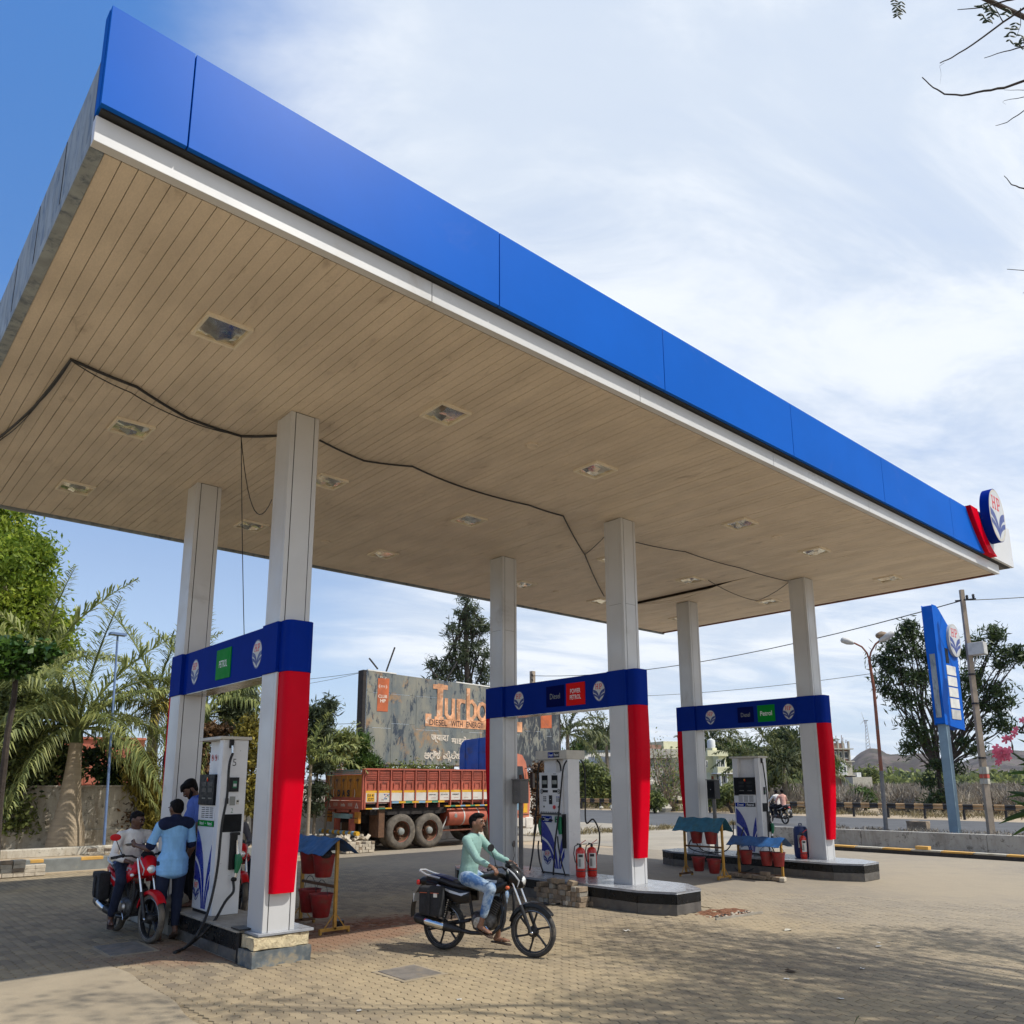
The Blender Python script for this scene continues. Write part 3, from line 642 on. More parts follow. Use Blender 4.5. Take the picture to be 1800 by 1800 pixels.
# ------------------------------------------------------------------ columns and portal beams
CU = [0.0, 6.19, 12.465]; CV = [0.0, 3.168]; WU, WV = .38, .396
def column(u, v, joint):
    c = MB().box(u+.008, u+WU-.008, v+.008, v+WV-.008, .33, H, 'groove').obj('column', can)
    for i in (0, 1):
        for j in (0, 1):
            x0 = u if i == 0 else u+WU-.058; y0 = v if j == 0 else v+WV-.058
            MB().box(x0, x0+.058, y0, y0+.058, .33, H-.002, 'acp_grey').obj('corner_trim', c, bevel=.004)
    zs = [.33, joint, H-.003] if joint else [.33, H-.003]
    for a_, b_ in zip(zs[:-1], zs[1:]):
        b_ -= .006
        MB().box(u+.068, u+WU-.068, v+.001, v+.01, a_, b_, 'acp_grey').obj('cladding_panel', c)
        MB().box(u+.068, u+WU-.068, v+WV-.01, v+WV-.001, a_, b_, 'acp_grey').obj('cladding_panel', c)
        MB().box(u+.001, u+.01, v+.0605, v+WV-.0605, a_, b_, 'acp_grey').obj('cladding_panel', c)
        MB().box(u+WU-.01, u+WU-.001, v+.068, v+WV-.068, a_, b_, 'acp_grey').obj('cladding_panel', c)
    return c
def nose(mb, u, vface, sgn, z0, z1, m, prof):
    secs = []
    for t in np.linspace(0, 1, len(prof)):
        p, hw = prof[int(round(t*(len(prof)-1)))]; z = z1+(z0-z1)*t
        ring = [(-hw, 0), (-hw, -p*.55)]+[(-hw+hw*.45*(1-math.cos(a)), -p*.55-p*.45*math.sin(a)) for a in np.linspace(.25, PI/2, 6)]
        ring = ring+[(-x, y) for x, y in ring[::-1]]
        secs.append([(u+WU/2+x, vface+sgn*(-y), z) for x, y in ring])
    k = len(secs[0]); vs = [p for s_ in secs for p in s_]
    fs = [(i*k+j, i*k+(j+1) % k, (i+1)*k+(j+1) % k, (i+1)*k+j) for i in range(len(secs)-1) for j in range(k)]
    fs += [tuple(range(k)), tuple((len(secs)-1)*k+j for j in range(k-1, -1, -1))]
    mb.add(vs, fs, m)
red_prof = [(.205, .165), (.212, .165), (.216, .164), (.212, .163), (.20, .161), (.185, .158), (.165, .154), (.14, .15), (.112, .145), (.085, .14)]
for ci, u in enumerate(CU):
    for vi, v in enumerate(CV):
        c = column(u, v, 4.95 if (ci == 1) else None)
        vf, sg_ = (v, -1) if vi == 0 else (v+WV, 1)
        mb = MB(); nose(mb, u, vf, sg_, .74, 3.195, 'red_panel', red_prof); mb.obj('red_cover', c, smooth=35)
    be = MB().box(u+.03, u+WU-.03, CV[0]+WV, CV[1], 3.2, 3.8, 'blue_vinyl').obj('portal_beam', can, bevel=.003)
    MB().box(u+.035, u+WU-.035, CV[0]+WV+.002, CV[1]-.002, 3.192, 3.199, 'steel_mirror').obj('beam_soffit', be)
    for vi, v in enumerate(CV):
        MB().box(u-.022, u+WU+.022, v-.004 if vi == 0 else v-.012, v+WV+(.012 if vi == 0 else .004), 3.2, 3.8, 'blue_vinyl').obj('column_wrap', be, bevel=.004)
        mb = MB(); vf, sg_ = (v-.0045, -1) if vi == 0 else (v+WV+.0045, 1)
        nose(mb, u, vf, sg_, 3.2, 3.8, 'blue_vinyl', [(.20, .172)]*2); mb.obj('beam_nose', be, smooth=35)
    def lg(v): 
        mb = MB(); logo(mb, frame((u+.03, v, 3.49), 'u'), 0, 0, .34); mb.obj('logo', be, smooth=0)
    lg(2.72); lg(.64)
    def sp(v, wd, ht, m_, lines, tm='text_white', off=0., rounded=0):
        fr = frame((u+.03, v, 3.49), 'u'); mb = MB()
        mb.poly([(-wd/2, -ht/2), (wd/2, -ht/2), (wd/2, ht/2), (-wd/2, ht/2)], m_, fr, 0, .012)
        for s_, y, tw, th in lines: text(mb, s_, fr, 0, y, tw, th, tm, .0135, off)
        mb.obj('sign_panel', be, smooth=0)
    if ci == 0: sp(1.68, .48, .40, 'sign_green', [('PETROL', 0, .27, .095)], off=.012)
    if ci == 1:
        sp(1.72, .46, .38, 'blue_dark', [('Diesel', 0, .26, .10)], 'display_grey')
        sp(1.20, .46, .40, 'sign_red', [('POWER', .055, .25, .082), ('PETROL', -.055, .27, .082)], off=.012)
    if ci == 2:
        sp(1.74, .42, .36, 'blue_dark', [('Diesel', 0, .24, .10)], 'display_grey')
        sp(1.20, .44, .38, 'sign_green', [('Petrol', 0, .30, .11)], off=.015)
    # sticker marks on the nose of the beam
# ceiling lights: square recessed fittings with crumpled reflectors behind glass
LV = [(-1.18, 'front row'), (1.84, 'middle row'), (4.64, 'rear row')]; LU = [-1.35, 1.5, 4.27, 8.07, 10.72, 14.05]
ordn = ['first', 'second', 'third', 'fourth', 'fifth', 'last']
fm = MB(); s_ = .235
for a_, b_, c_, d_ in ((-s_, s_, -s_, -s_+.028), (-s_, s_, s_-.028, s_), (-s_, -s_+.028, -s_+.028, s_-.028), (s_-.028, s_, -s_+.028, s_-.028)): fm.box(a_, b_, c_, d_, -.030, .01, 'fitting')
fme = fm.mesh('frame', 0)
for vi, (v, rn) in enumerate(LV):
    for ui, u in enumerate(LU):
        t = thing('ceiling_light', f'{ordn[ui]} square recessed light from the left in the {rn} of the canopy ceiling', 'ceiling light', (u, v, H), 0, 'square lights recessed in the canopy ceiling')
        link('frame', fme, t)
        mb = MB(); q = random.Random(vi*7+ui); n = 5; hh = s_-.03; g = []
        for i in range(n):
            for j in range(n):
                e = min(i, j, n-1-i, n-1-j); g.append((-hh+2*hh*i/(n-1)+(q.uniform(-.02, .02) if e else 0), -hh+2*hh*j/(n-1)+(q.uniform(-.02, .02) if e else 0), -.006-(q.uniform(0, .06) if e else 0)))
        mb.add(g, [(i*n+j, i*n+j+1, (i+1)*n+j+1, (i+1)*n+j) for i in range(n-1) for j in range(n-1)], 'lamp_glass'); mb.obj('reflector', t, smooth=12)
        if (vi, ui) in ((0, 2), (0, 3), (1, 4), (1, 2)): MB().sphere((0, .03, -.03), (.08, .05, .035), 'lamp_white').obj('bulb', t)
for i, (u, v, lab) in enumerate(((2.97, -1.19, 'small round ceiling fitting between the second and third front lights'), (3.0, 4.67, 'small round ceiling fitting at the rear left between two lights'), (9.28, -1.19, 'small round ceiling fitting between the fourth and fifth front lights'), (9.2, 4.66, 'small round ceiling fitting at the rear right'))):
    t = thing('ceiling_rose', lab, 'ceiling fitting', (u, v, H)); MB().lathe([(.09, .006), (.09, -.012), (.07, -.018), (.06, -.01)], 'soffit', n=20).obj('ring', t)
# black cables strung under the ceiling
def cable(pts_px, lab, r=.011, z=H-.02, sag=.05, tie=None):
    P = [W(x, y, z) for x, y in pts_px]; out = []
    for a_, b_ in zip(P[:-1], P[1:]):
        l = np.linalg.norm(b_-a_)
        for k in range(8):
            f = k/8; p = a_+(b_-a_)*f; p[2] -= sag*l*.5*4*f*(1-f)*.5; out.append(p)
    out.append(P[-1]); o = MB().tube(out, r, 'wire', 6).obj('electric_cable'); tag(o, lab, 'cable'); return out
cable([(-60, 800), (0, 768), (60, 715), (125, 632), (240, 680), (330, 735), (425, 767), (487, 766)], 'thick black cable bundle looping under the left of the canopy ceiling to the nearest column', .017)
cable([(-60, 805), (8, 768), (70, 706), (125, 634), (230, 690), (325, 738), (420, 765)], 'thinner cable hanging beside the thick black bundle at the left of the ceiling', .007, sag=.12)
cable([(562, 774), (640, 810), (725, 820), (815, 857), (930, 888), (990, 907), (1028, 975), (1062, 1048)], 'black cable running from the nearest column across the middle of the ceiling', .013)
cable([(1028, 975), (1063, 943)], 'short cable joining the middle of the ceiling to the middle column', .008)
cable([(1113, 952), (1205, 970), (1300, 998), (1388, 1022)], 'cable strung between the middle column and the right column', .009)
cable([(1245, 1020), (1330, 1056), (1388, 1022)], 'drooping cable below the loose ceiling plank near the right column', .008, sag=.10)
def hang(a_, b_, lab, r=.006, sag=.4):
    a_, b_ = np.array(a_, float), np.array(b_, float); out = [a_+(b_-a_)*f-np.array((0, 0, sag*4*f*(1-f))) for f in np.linspace(0, 1, 14)]
    tag(MB().tube(out, r, 'wire', 6).obj('electric_cable'), lab, 'cable')
P = W(424, 768, H-.03)
hang(P, RP(478, 878, 1, .2), 'loop of thin wire drooping from the ceiling bundle to the nearest column', sag=.55)
hang(P, (.9, 3.1, 3.82), 'long thin wire hanging from the ceiling down to the first portal beam', sag=.1)

# ------------------------------------------------------------------ pump islands
def offset(pts, d):
    c = np.mean(pts, 0); return [tuple(np.array(p)+(np.array(p)-c)/np.linalg.norm(np.array(p)-c)*d) for p in pts]
def island(pts, lab, top='granite_top', tl=.62):
    t = thing('pump_island', lab, 'pump island', (*np.mean(pts, 0), 0)); c = np.mean(pts, 0); L2 = [tuple(np.array(p)-c) for p in pts]
    k = len(L2); fr = ((0, 0, 0), (1, 0, 0), (0, 1, 0), (0, 0, 1))
    MB().poly(offset(L2, -.012), 'concrete', fr, -.02, .297).obj('core', t)
    MB().poly(offset(L2, .015), top, fr, .297, .33).obj('top_slab', t, bevel=.004)
    for i in range(k):
        a_, b_ = np.array((*L2[i], 0)), np.array((*L2[(i+1) % k], 0)); l = np.linalg.norm(b_-a_); n = max(1, round(l/tl)); d = (b_-a_)/l; nn = np.array((d[1], -d[0], 0))
        for j in range(n):
            p = a_+d*(l*(j+.5)/n)
            for z0, z1, m_ in ((0, .148, 'tile_dusty'), (.152, .295, 'black_tile')):
                MB().obox(p+np.array((0, 0, (z0+z1)/2))-nn*.004*(m_ == 'tile_dusty'), d, nn, (0, 0, 1), l/n/2-.003, .009, (z1-z0)/2, m_).obj('tile', t, bevel=.0015)
    return t
island([(5.76, -.45), (6.02, -.98), (6.62, -.98), (7.0, -.45), (7.0, 4.0), (6.62, 4.45), (6.05, 4.45), (5.76, 4.0)][::1], 'long low pump island with black tiles carrying the middle pair of columns')
island([(11.88, -.42), (12.14, -.93), (12.80, -.93), (13.12, -.42), (13.12, 3.55), (12.75, 4.05), (12.12, 4.05), (11.88, 3.55)], 'long low pump island with black tiles carrying the right hand pair of columns')
t = thing('pump_island', 'battered pump island with a bare stone end under the nearest column', 'pump island', (.2, 2, 0))
X = lambda *a: (a[0]-.2, a[1]-.2, a[2]-2, a[3]-2, a[4], a[5])
MB().box(*X(-.10, .52, .30, 4.2, -.02, .30), 'concrete').obj('core', t)
MB().box(*X(-.12, .54, .32, 4.22, .298, .328), 'concrete').obj('top_slab', t, bevel=.006)
for i in range(4):
    MB().box(*X(-.116, -.102, .34+i*.56, .34+i*.56+.555, .12, .296), 'black_tile').obj('tile', t, bevel=.0015)
    MB().box(*X(-.110, -.102, .34+i*.56, .34+i*.56+.555, 0, .116), 'tile_dusty').obj('tile', t, bevel=.0015)
MB().box(*X(-.123, -.085, .30, .36, 0, .31), 'black_plastic').obj('metal_edge', t)
def rock(mb, x0, x1, y0, y1, z0, z1, m_, sd, amp=.012, n=(9, 5, 4)):
    """box with uneven faces"""
    bm_ = bmesh.new(); bmesh.ops.create_cube(bm_, size=1); bmesh.ops.subdivide_edges(bm_, edges=bm_.edges[:], cuts=5, use_grid_fill=True)
    vs = []
    for vv in bm_.verts:
        p = Vector((x0+(x1-x0)*(vv.co.x+.5), y0+(y1-y0)*(vv.co.y+.5), z0+(z1-z0)*(vv.co.z+.5)))
        nz = mnoise.noise_vector(p*6+Vector((sd, 0, 0)))*amp+mnoise.noise_vector(p*19+Vector((sd, 3, 0)))*amp*.5
        vs.append(tuple(p+nz))
    fs = [tuple(v_.index for v_ in f_.verts) for f_ in bm_.faces]; bm_.free(); mb.add(vs, fs, m_)
mb = MB(); rock(mb, *X(-.10, .55, -.03, .30, .165, .295), 'stone_cream', 1, .016); mb.obj('stone_block', t, smooth=30)
mb = MB(); rock(mb, *X(-.12, .57, -.05, .31, -.02, .155), 'tile_grey', 5, .008); mb.obj('stone_block', t, smooth=30)
MB().box(*X(-.06, .60, -.045, .45, .302, .331), 'granite_top').obj('end_slab', t, rot=(0, 0, 0), bevel=.004)
MB().box(*X(-.13, .02, .28, .52, .335, .352), 'dark_metal').obj('loose_plate', t)
# ------------------------------------------------------------------ dispensers
def band(mb, fr, a_, b_, m_, d=.002):
    mb.poly(list(a_)+list(b_)[::-1], m_, fr, 0, d)
def swoosh(mb, fr, w_, h_):
    S_ = lambda pts: [(p[0]*w_, p[1]*h_) for p in pts]
    for (a0, ac, a1), (b0, bc, b1) in ((((-.5, .49), (.14, .24), (.20, -.5)), ((-.5, .14), (.04, .02), (.13, -.5))),
                                     (((-.5, .08), (.0, -.02), (.115, -.5)), ((-.5, -.16), (-.04, -.16), (.06, -.5))),
                                     (((.5, .30), (.26, .02), (.215, -.5)), ((.5, -.02), (.31, -.17), (.26, -.5))),
                                     (((.5, -.07), (.34, -.22), (.275, -.5)), ((.5, -.24), (.39, -.30), (.33, -.5)))):
        band(mb, fr, S_(qb(a0, ac, a1, 12)), S_(qb(b0, bc, b1, 12)), 'swoosh_blue')
def nozzle(parent, x, y, z, m_='nozzle_green', face=-1):
    """holstered fuel nozzle on the near (-v) face"""
    h = MB().box(x-.045, x+.045, y-.03, y, z-.22, z+.22, 'black_plastic').box(x-.05, x+.07, y-.045, y, z+.20, z+.235, 'black_plastic').obj('nozzle_holder', parent, bevel=.004)
    mb = MB(); mb.tube([(x+.03, y-.06, z+.14), (x+.035, y-.06, z+.02), (x+.045, y-.06, z-.05)], [.013, .014, .02], 'chrome', 8)
    mb.tube([(x+.045, y-.06, z-.03), (x+.055, y-.065, z-.10), (x+.05, y-.065, z-.20), (x+.035, y-.06, z-.26)], [.034, .045, .034, .024], m_, 10)
    mb.tube([(x+.09, y-.065, z-.06), (x+.105, y-.065, z-.12), (x+.075, y-.065, z-.2)], .008, m_, 6)
    mb.tube([(x+.035, y-.06, z-.25), (x+.03, y-.06, z-.31)], .02, 'chrome', 8); mb.sphere((x+.015, y-.06, z-.335), (.04, .03, .03), 'black_plastic')
    mb.obj('nozzle', parent)
    return (x+.01, y-.06, z-.36)
def hose(parent, pts, r=.017):
    P = [np.array(p, float) for p in pts]; out = []
    for i in range(len(P)-1):                                        # Catmull-Rom
        p0, p1, p2, p3 = P[max(i-1, 0)], P[i], P[i+1], P[min(i+2, len(P)-1)]
        for k in range(6):
            t = k/6; out.append(.5*((2*p1)+(-p0+p2)*t+(2*p0-5*p1+4*p2-p3)*t*t+(-p0+3*p1-3*p2+p3)*t**3))
    out.append(P[-1]); return MB().tube(out, r, 'rubber', 8).obj('hose', parent)
def disp_closed(loc, lab, w_=.34, hd=.33, variant='A'):
    t = thing('fuel_dispenser', lab, 'fuel pump', loc)
    b = MB().box(0.02, w_, -hd, hd, 0, 1.36, 'white_paint').box(.10, w_-.0, -hd+.10, hd, 1.36, 2.16, 'white_paint').box(0, w_, -hd-.001, -hd+.12, .0, 2.16, 'white_paint').obj('housing', t, bevel=.008)
    if variant == 'C': b = MB().box(0, .12, hd-.14, hd, 1.30, 2.16, 'white_paint').obj('pillar', t, bevel=.006)
    MB().box(-.045, w_+.03, -hd-.03, hd+.05, 2.16, 2.20, 'cream_metal').obj('cap', t, bevel=.006)
    MB().box(.0, .022, -hd+.125, hd, .04, 1.06, 'white_paint').obj('door', t, bevel=.004)
    MB().box(.01, w_-.01, -hd+.01, hd-.01, -.0, .03, 'black_plastic').obj('plinth', t)
    fr = frame((0, .06, .55), 'u'); mb = MB(); swoosh(mb, fr, .52, .98); logo(mb, fr, -.16, -.28, .24, .003); mb.obj('decal', t, smooth=0)
    d = MB().box(-.03, .10, -hd+.13, hd-.03, 1.33, 1.72, 'black_glass').obj('display', t, bevel=.006)
    mb = MB()
    for yy in (-.09, .12):
        for zz_ in (1.60, 1.52): mb.box(-.033, -.030, yy-.07, yy+.07, zz_-.025, zz_+.025, 'black_plastic')
        for k in range(4): mb.box(-.034, -.031, yy-.06+k*.03, yy-.045+k*.03, 1.41, 1.425, 'display_grey')
    mb.sphere((-.032, .03, 1.66), (.004, .018, .026), 'yellow', 8, 5); mb.sphere((-.034, .016, 1.65), (.004, .016, .022), 'sign_red', 8, 5); mb.obj('reading_window', d)
    mb = MB()
    for k in range(6):
        for j in range(3): mb.box(-.002, .001 if variant == 'A' else .001, -.16+j*.14, -.05+j*.14, 1.17+k*.024, 1.18+k*.024, 'groove')
    mb.box(.0, .02, -hd+.125, hd, 1.14, 1.33, 'white_paint'); mb.obj('louvre', t)
    fr = frame((-.001, .06, 1.10), 'u'); mb = MB()
    if variant == 'A':
        mb.poly([(-.26, -.035), (.26, -.035), (.26, .035), (-.26, .035)], 'sign_green', fr, 0, .003)
        text(mb, 'Petrol', fr, -.13, 0, .14, .042, 'text_white', .004, .02); text(mb, 'Petrol', fr, .14, 0, .14, .042, 'text_white', .004, .02); text(mb, '~', fr, 0, 0, .03, .012, 'text_white', .004, .02)
        mb.obj('label', t, smooth=0)
        for k, yy in enumerate((-.05, .07, .19)):                     # three prohibition signs
            mb = MB()
            f2 = frame((.099, .06+.13-yy, 1.94), 'u')
            n = 18; ro, ri = .042, .034
            mb.add([tuple(np.array(f2[0])+np.array(f2[1])*r_*math.cos(2*PI*i/n)+np.array(f2[2])*r_*math.sin(2*PI*i/n)+np.array((-.003, 0, 0))) for r_ in (ro, ri) for i in range(n)], [(i, (i+1) % n, n+(i+1) % n, n+i) for i in range(n)], 'logo_red' if k < 2 else 'text_dark')
            mb.poly([(-.03, .022), (-.022, .03), (.03, -.022), (.022, -.03)], 'logo_red' if k < 2 else 'text_dark', f2, 0, .004)
            mb.poly([(-.022, -.008), (.022, -.008), (.022, .004), (-.022, .004)], 'text_dark', f2, 0, .003); mb.poly([(.008, -.02), (.014, -.02), (.014, .02), (.008, .02)], 'text_dark', f2, 0, .003); mb.obj('warning_symbol', t, smooth=0)
    else:
        mb.poly([(-.26, -.045), (-.005, -.045), (-.005, .045), (-.26, .045)], 'blue_vinyl', fr, 0, .003); mb.poly([(.005, -.045), (.26, -.045), (.26, .045), (.005, .045)], 'text_dark', fr, 0, .003)
        text(mb, 'Diesel', fr, -.13, 0, .16, .05, 'text_white', .004, .02); text(mb, 'Petrol', fr, .13, 0, .18, .055, 'text_white', .004, .02); mb.obj('label', t, smooth=0)
    # near side
    fv = frame((0, -hd-.001, 0), 'v'); mb = MB()
    Y = -hd; N1 = lambda nm, *bx: [MB().box(*q_[:6], q_[6]).obj(nm, t) for q_ in bx]
    if variant == 'A':
        N1('reader', (.115, .235, Y-.02, Y, 1.50, 1.68, 'black_plastic')); N1('reader_window', (.155, .205, Y-.024, Y-.0201, 1.545, 1.635, 'nozzle_green')); N1('reader_note', (.16, .20, Y-.026, Y-.0241, 1.565, 1.60, 'logo_white'))
        N1('small_display', (.135, .205, Y-.006, Y, 1.33, 1.44, 'display_grey')); N1('switch', (.075, .112, Y-.02, Y, 1.35, 1.42, 'black_plastic'), (.22, .255, Y-.006, Y, 1.34, 1.40, 'cream_metal'), (.226, .25, Y-.009, Y-.0061, 1.37, 1.39, 'groove'))
        for s2, x2, z2, w2, h2, m2 in (('5', .165, 1.87, .045, .09, 'text_dark'), ('2', .172, 1.265, .03, .055, 'nozzle_green')): mb = MB(); text(mb, s2, fv, x2, z2, w2, h2, m2, .002, -.01); mb.obj('handwritten_number', t, smooth=0)
        N1('dark_plate', (.055, .305, Y-.008, Y, 1.00, 1.22, 'black_glass')); N1('hose_outlet', (.08, .13, Y-.035, Y, 2.05, 2.16, 'black_plastic'))
        for px_, pz_ in ((.235, 2.02), (.075, .62), (.05, .45), (.19, .47)): MB().sphere((px_, Y-.002, pz_), .004, 'groove', 5, 4).obj('screw', t)
    else:
        N1('reader', (.13, .19, Y-.02, Y, 1.33, 1.50, 'black_plastic')); N1('reader_window', (.15, .175, Y-.023, Y-.0201, 1.36, 1.42, 'nozzle_green')); N1('dark_plate', (.05, .26, Y-.006, Y, .95, 1.14, 'black_glass')); N1('hose_outlet', (.09, .13, Y-.035, Y, 2.04, 2.15, 'black_plastic'))
    return t
zi = .33
A = disp_closed((.03, 1.85, zi), 'white petrol dispenser with blue swooshes beside the nearest column', variant='A', hd=.335)
e = nozzle(A, .215, -.337, .76)
P0 = np.array((.03, 1.85, zi))
mb = MB().tube([(.105, -.38, 2.08), (.11, -.39, 1.96)], .016, 'chrome', 8); mb.obj('swivel', A)
px = [(403, 1345), (399, 1400), (390, 1450), (383, 1520), (374, 1570), (362, 1612), (345, 1645), (325, 1664), (306, 1674)]
pts = [(.11, -.39, 1.98)]+[RP(x, y, 1, 1.40)-P0 for x, y in px[:5]]+[RP(362, 1612, 1, 1.25)-P0, RP(345, 1645, 1, 1.0)-P0]+[W(325, 1666, .03)-P0, W(306, 1674, .02)-P0]
hose(A, pts)
pts = [e, e+np.array((-.0, -.02, -.12))]+[RP(396, 1585, 1, 1.38)-P0, RP(376, 1620, 1, 1.2)-P0, RP(352, 1645, 1, 1.0)-P0, W(330, 1663, .03)-P0, W(308, 1674, .02)-P0]
hose(A, pts)
C_ = disp_closed((12.50, 1.84, zi), 'white diesel and petrol dispenser with dark display on the right hand island', w_=.32, hd=.35, variant='C')
e = nozzle(C_, .25, -.352, .72); P0 = np.array((12.5, 1.84, zi))
hose(C_, [(.11, -.39, 2.06), (.16, -.40, 1.6), (.17, -.41, 1.2), (.14, -.41, .8), (.10, -.42, .3), (.0, -.5, .02)], .014)
hose(C_, [e, (.2, -.42, .2), (.12, -.5, .03), (-.5, -.4, .02)], .014)
hose(C_, [(-.05, .38, .7), (-.06, .42, .30), (-.3, .5, .05), (-.55, .9, .06), (-.5, 1.2, .3), (-.48, 1.35, .12), (-.5, 1.1, .03), (-.62, .5, .01)], .014)
hose(C_, [(-.03, .12, .6), (-.35, .10, .12), (-.62, .02, -.25), (-.66, -.25, -.31), (-.6, -.5, -.2)], .012)

# the open-framed dispenser in the middle
B = thing('fuel_dispenser', 'white four hose dispenser with wide header on the middle island', 'fuel pump', (6.44, 2.015, zi))
MB().box(0, .30, -.365, -.245, 0, 2.03, 'white_paint').obj('pillar', B, bevel=.006)
MB().box(.08, .28, .02, .34, 1.75, 2.03, 'white_paint').obj('pillar', B, bevel=.006)
MB().box(.02, .29, -.244, .365, 0, 1.03, 'white_paint').obj('housing', B, bevel=.008)
MB().box(-.03, .30, -.243, .365, 1.035, 1.79, 'white_paint').obj('display_head', B, bevel=.008)
MB().box(-.04, .44, -.375, .445, 2.03, 2.19, 'cream_metal').obj('header', B, bevel=.005)
MB().box(.0, .28, -.36, .36, -.002, .02, 'black_plastic').obj('plinth', B)
fr = frame((-.04, .0, 2.11), 'u'); mb = MB(); mb.poly([(-.11, -.05), (.04, -.05), (.04, .05), (-.11, .05)], 'blue_vinyl', fr, 0, .004); mb.poly([(.04, -.05), (.19, -.05), (.19, .05), (.04, .05)], 'text_dark', fr, 0, .004)
text(mb, 'Diesel', fr, -.035, 0, .115, .05, 'text_white', .005, .01); text(mb, 'Petrol', fr, .115, 0, .12, .05, 'text_white', .005, .01); mb.obj('header_label', B, smooth=0)
fr = frame((-.031, .06, 1.41), 'u'); mb = MB()
for k, xx in enumerate((-.15, .11)):
    mb.poly([(xx-.075, .10), (xx+.075, .10), (xx+.075, .33), (xx-.075, .33)], 'black_glass', fr, 0, .006)
    mb.poly([(xx-.06, .17), (xx+.06, .17), (xx+.06, .24), (xx-.06, .24)], 'display_grey', fr, .006, .007)
    mb.poly([(xx-.05, .02), (xx+.08, .02), (xx+.08, .065), (xx-.05, .065)], 'black_plastic', fr, 0, .005)
    cx_ = -.235 if k == 0 else .215
    mb.poly([(cx_+.036*math.cos(a), .04+.045*math.sin(a)) for a in np.linspace(0, 2*PI, 16, endpoint=False)], 'text_dark', fr, 0, .006); mb.poly([(cx_+.027*math.cos(a), .04+.034*math.sin(a)) for a in np.linspace(0, 2*PI, 16, endpoint=False)], 'logo_white', fr, .006, .007)
    text(mb, '3' if k == 0 else '4', fr, cx_, .04, .03, .045, 'text_dark', .008, .02)
    for i in range(3):
        for j in range(2):
            x_, y_ = (-.19, .15)[k]+j*.045, -.05-i*.035; mb.poly([(x_, y_), (x_+.03, y_), (x_+.03, y_-.02), (x_, y_-.02)], 'swoosh_blue' if k and i == 0 else 'text_dark', fr, 0, .004)
mb.poly([(-.035, -.03), (.04, -.03), (.04, -.19), (-.035, -.19)], 'black_plastic', fr, 0, .01); mb.poly([(-.01, -.10), (.015, -.10), (.015, -.11), (-.01, -.11)], 'logo_white', fr, .01, .011)
mb.poly([(.10+.03*math.cos(a), -.24+.035*math.sin(a)) for a in np.linspace(0, 2*PI, 12, endpoint=False)], 'logo_red', fr, 0, .02)
for x_ in (-.19, .19): mb.poly([(x_, -.22), (x_+.03, -.22), (x_+.03, -.25), (x_, -.25)], 'text_dark', fr, 0, .006)
mb.poly([(-.28, -.345), (.27, -.345), (.27, -.37), (-.28, -.37)], 'text_dark', fr, 0, .003)
for i in range(11): mb.poly([(-.26+i*.047, -.325), (-.235+i*.047, -.325), (-.235+i*.047, -.34), (-.26+i*.047, -.34)], 'text_dark', fr, 0, .003)
for x_, s_ in ((-.2, .8), (.0, 1.2), (.19, 1)): mb.sphere(tuple(np.array(fr[0])+np.array(fr[1])*x_+np.array((-.01, 0, -.455-.02*(x_ == 0)))), (.03, .045*s_, .024), 'black_plastic', 8, 5)
text(mb, 'Petrol', fr, .12, .355, .07, .022, 'text_dark', .004, .02)
mb.obj('keypad_panel', B, smooth=30)
fr = frame((.0195, .06, .52), 'u'); mb = MB(); swoosh(mb, fr, .60, .86); logo(mb, fr, -.15, -.24, .25, .003)
mb.poly([(-.29, .375), (-.03, .375), (-.03, .485), (-.29, .485)], 'blue_vinyl', fr, 0, .004); mb.poly([(.05, .375), (.30, .375), (.30, .485), (.05, .485)], 'nozzle_green', fr, 0, .003)
text(mb, 'Diesel', fr, -.16, .43, .20, .07, 'text_white', .005, .015); text(mb, 'Petrol', fr, .18, .43, .18, .065, 'text_white', .005, .015); mb.obj('decal', B, smooth=0)
mb = MB().box(-.05, .06, -.30, -.24, .46, 1.05, 'black_plastic').tube([(-.07, -.22, 1.0), (-.08, -.21, .85), (-.07, -.22, .70)], [.03, .045, .03], 'nozzle_green', 8); mb.obj('nozzle', B, bevel=0)
mb = MB().box(.05, .2, .366, .42, .52, .98, 'black_plastic').tube([(.08, .44, .95), (.06, .45, .82), (.08, .44, .66)], [.03, .042, .03], 'nozzle_green', 8); mb.obj('nozzle', B)
P0 = np.array((6.44, 2.015, zi))
def ph(px, u): return [RP(x, y, 0, u)-P0 for x, y in px]
hose(B, ph([(953, 1337), (946, 1352), (944, 1400), (940, 1460), (936, 1500), (931, 1530)], 6.33), .015)
hose(B, ph([(996, 1337), (990, 1352), (985, 1400), (981, 1440), (976, 1480), (973, 1530), (971, 1560), (960, 1580), (953, 1592)], 6.30)[:8]+[W(958, 1588, .02)-P0, W(985, 1588, .02)-P0, W(998, 1573, .05)-P0], .015)
hose(B, [(.34, -.37, 2.02), (.40, -.40, 1.85), (.41, -.40, 1.4), (.41, -.4, .9), (.5, -.5, .95), (.60, -.55, .70), (.58, -.5, .35), (.4, -.42, .1)], .015)
hose(B, ph([(947, 1478), (946, 1490), (949, 1515), (957, 1540), (961, 1565)], 6.35), .014)
hose(B, ph([(980, 1470), (982, 1490), (988, 1520), (1000, 1560)], 6.30), .012)
hose(B, [(.12, .05, 2.03), (.10, -.06, 1.95), (.09, -.10, 1.82)], .014)

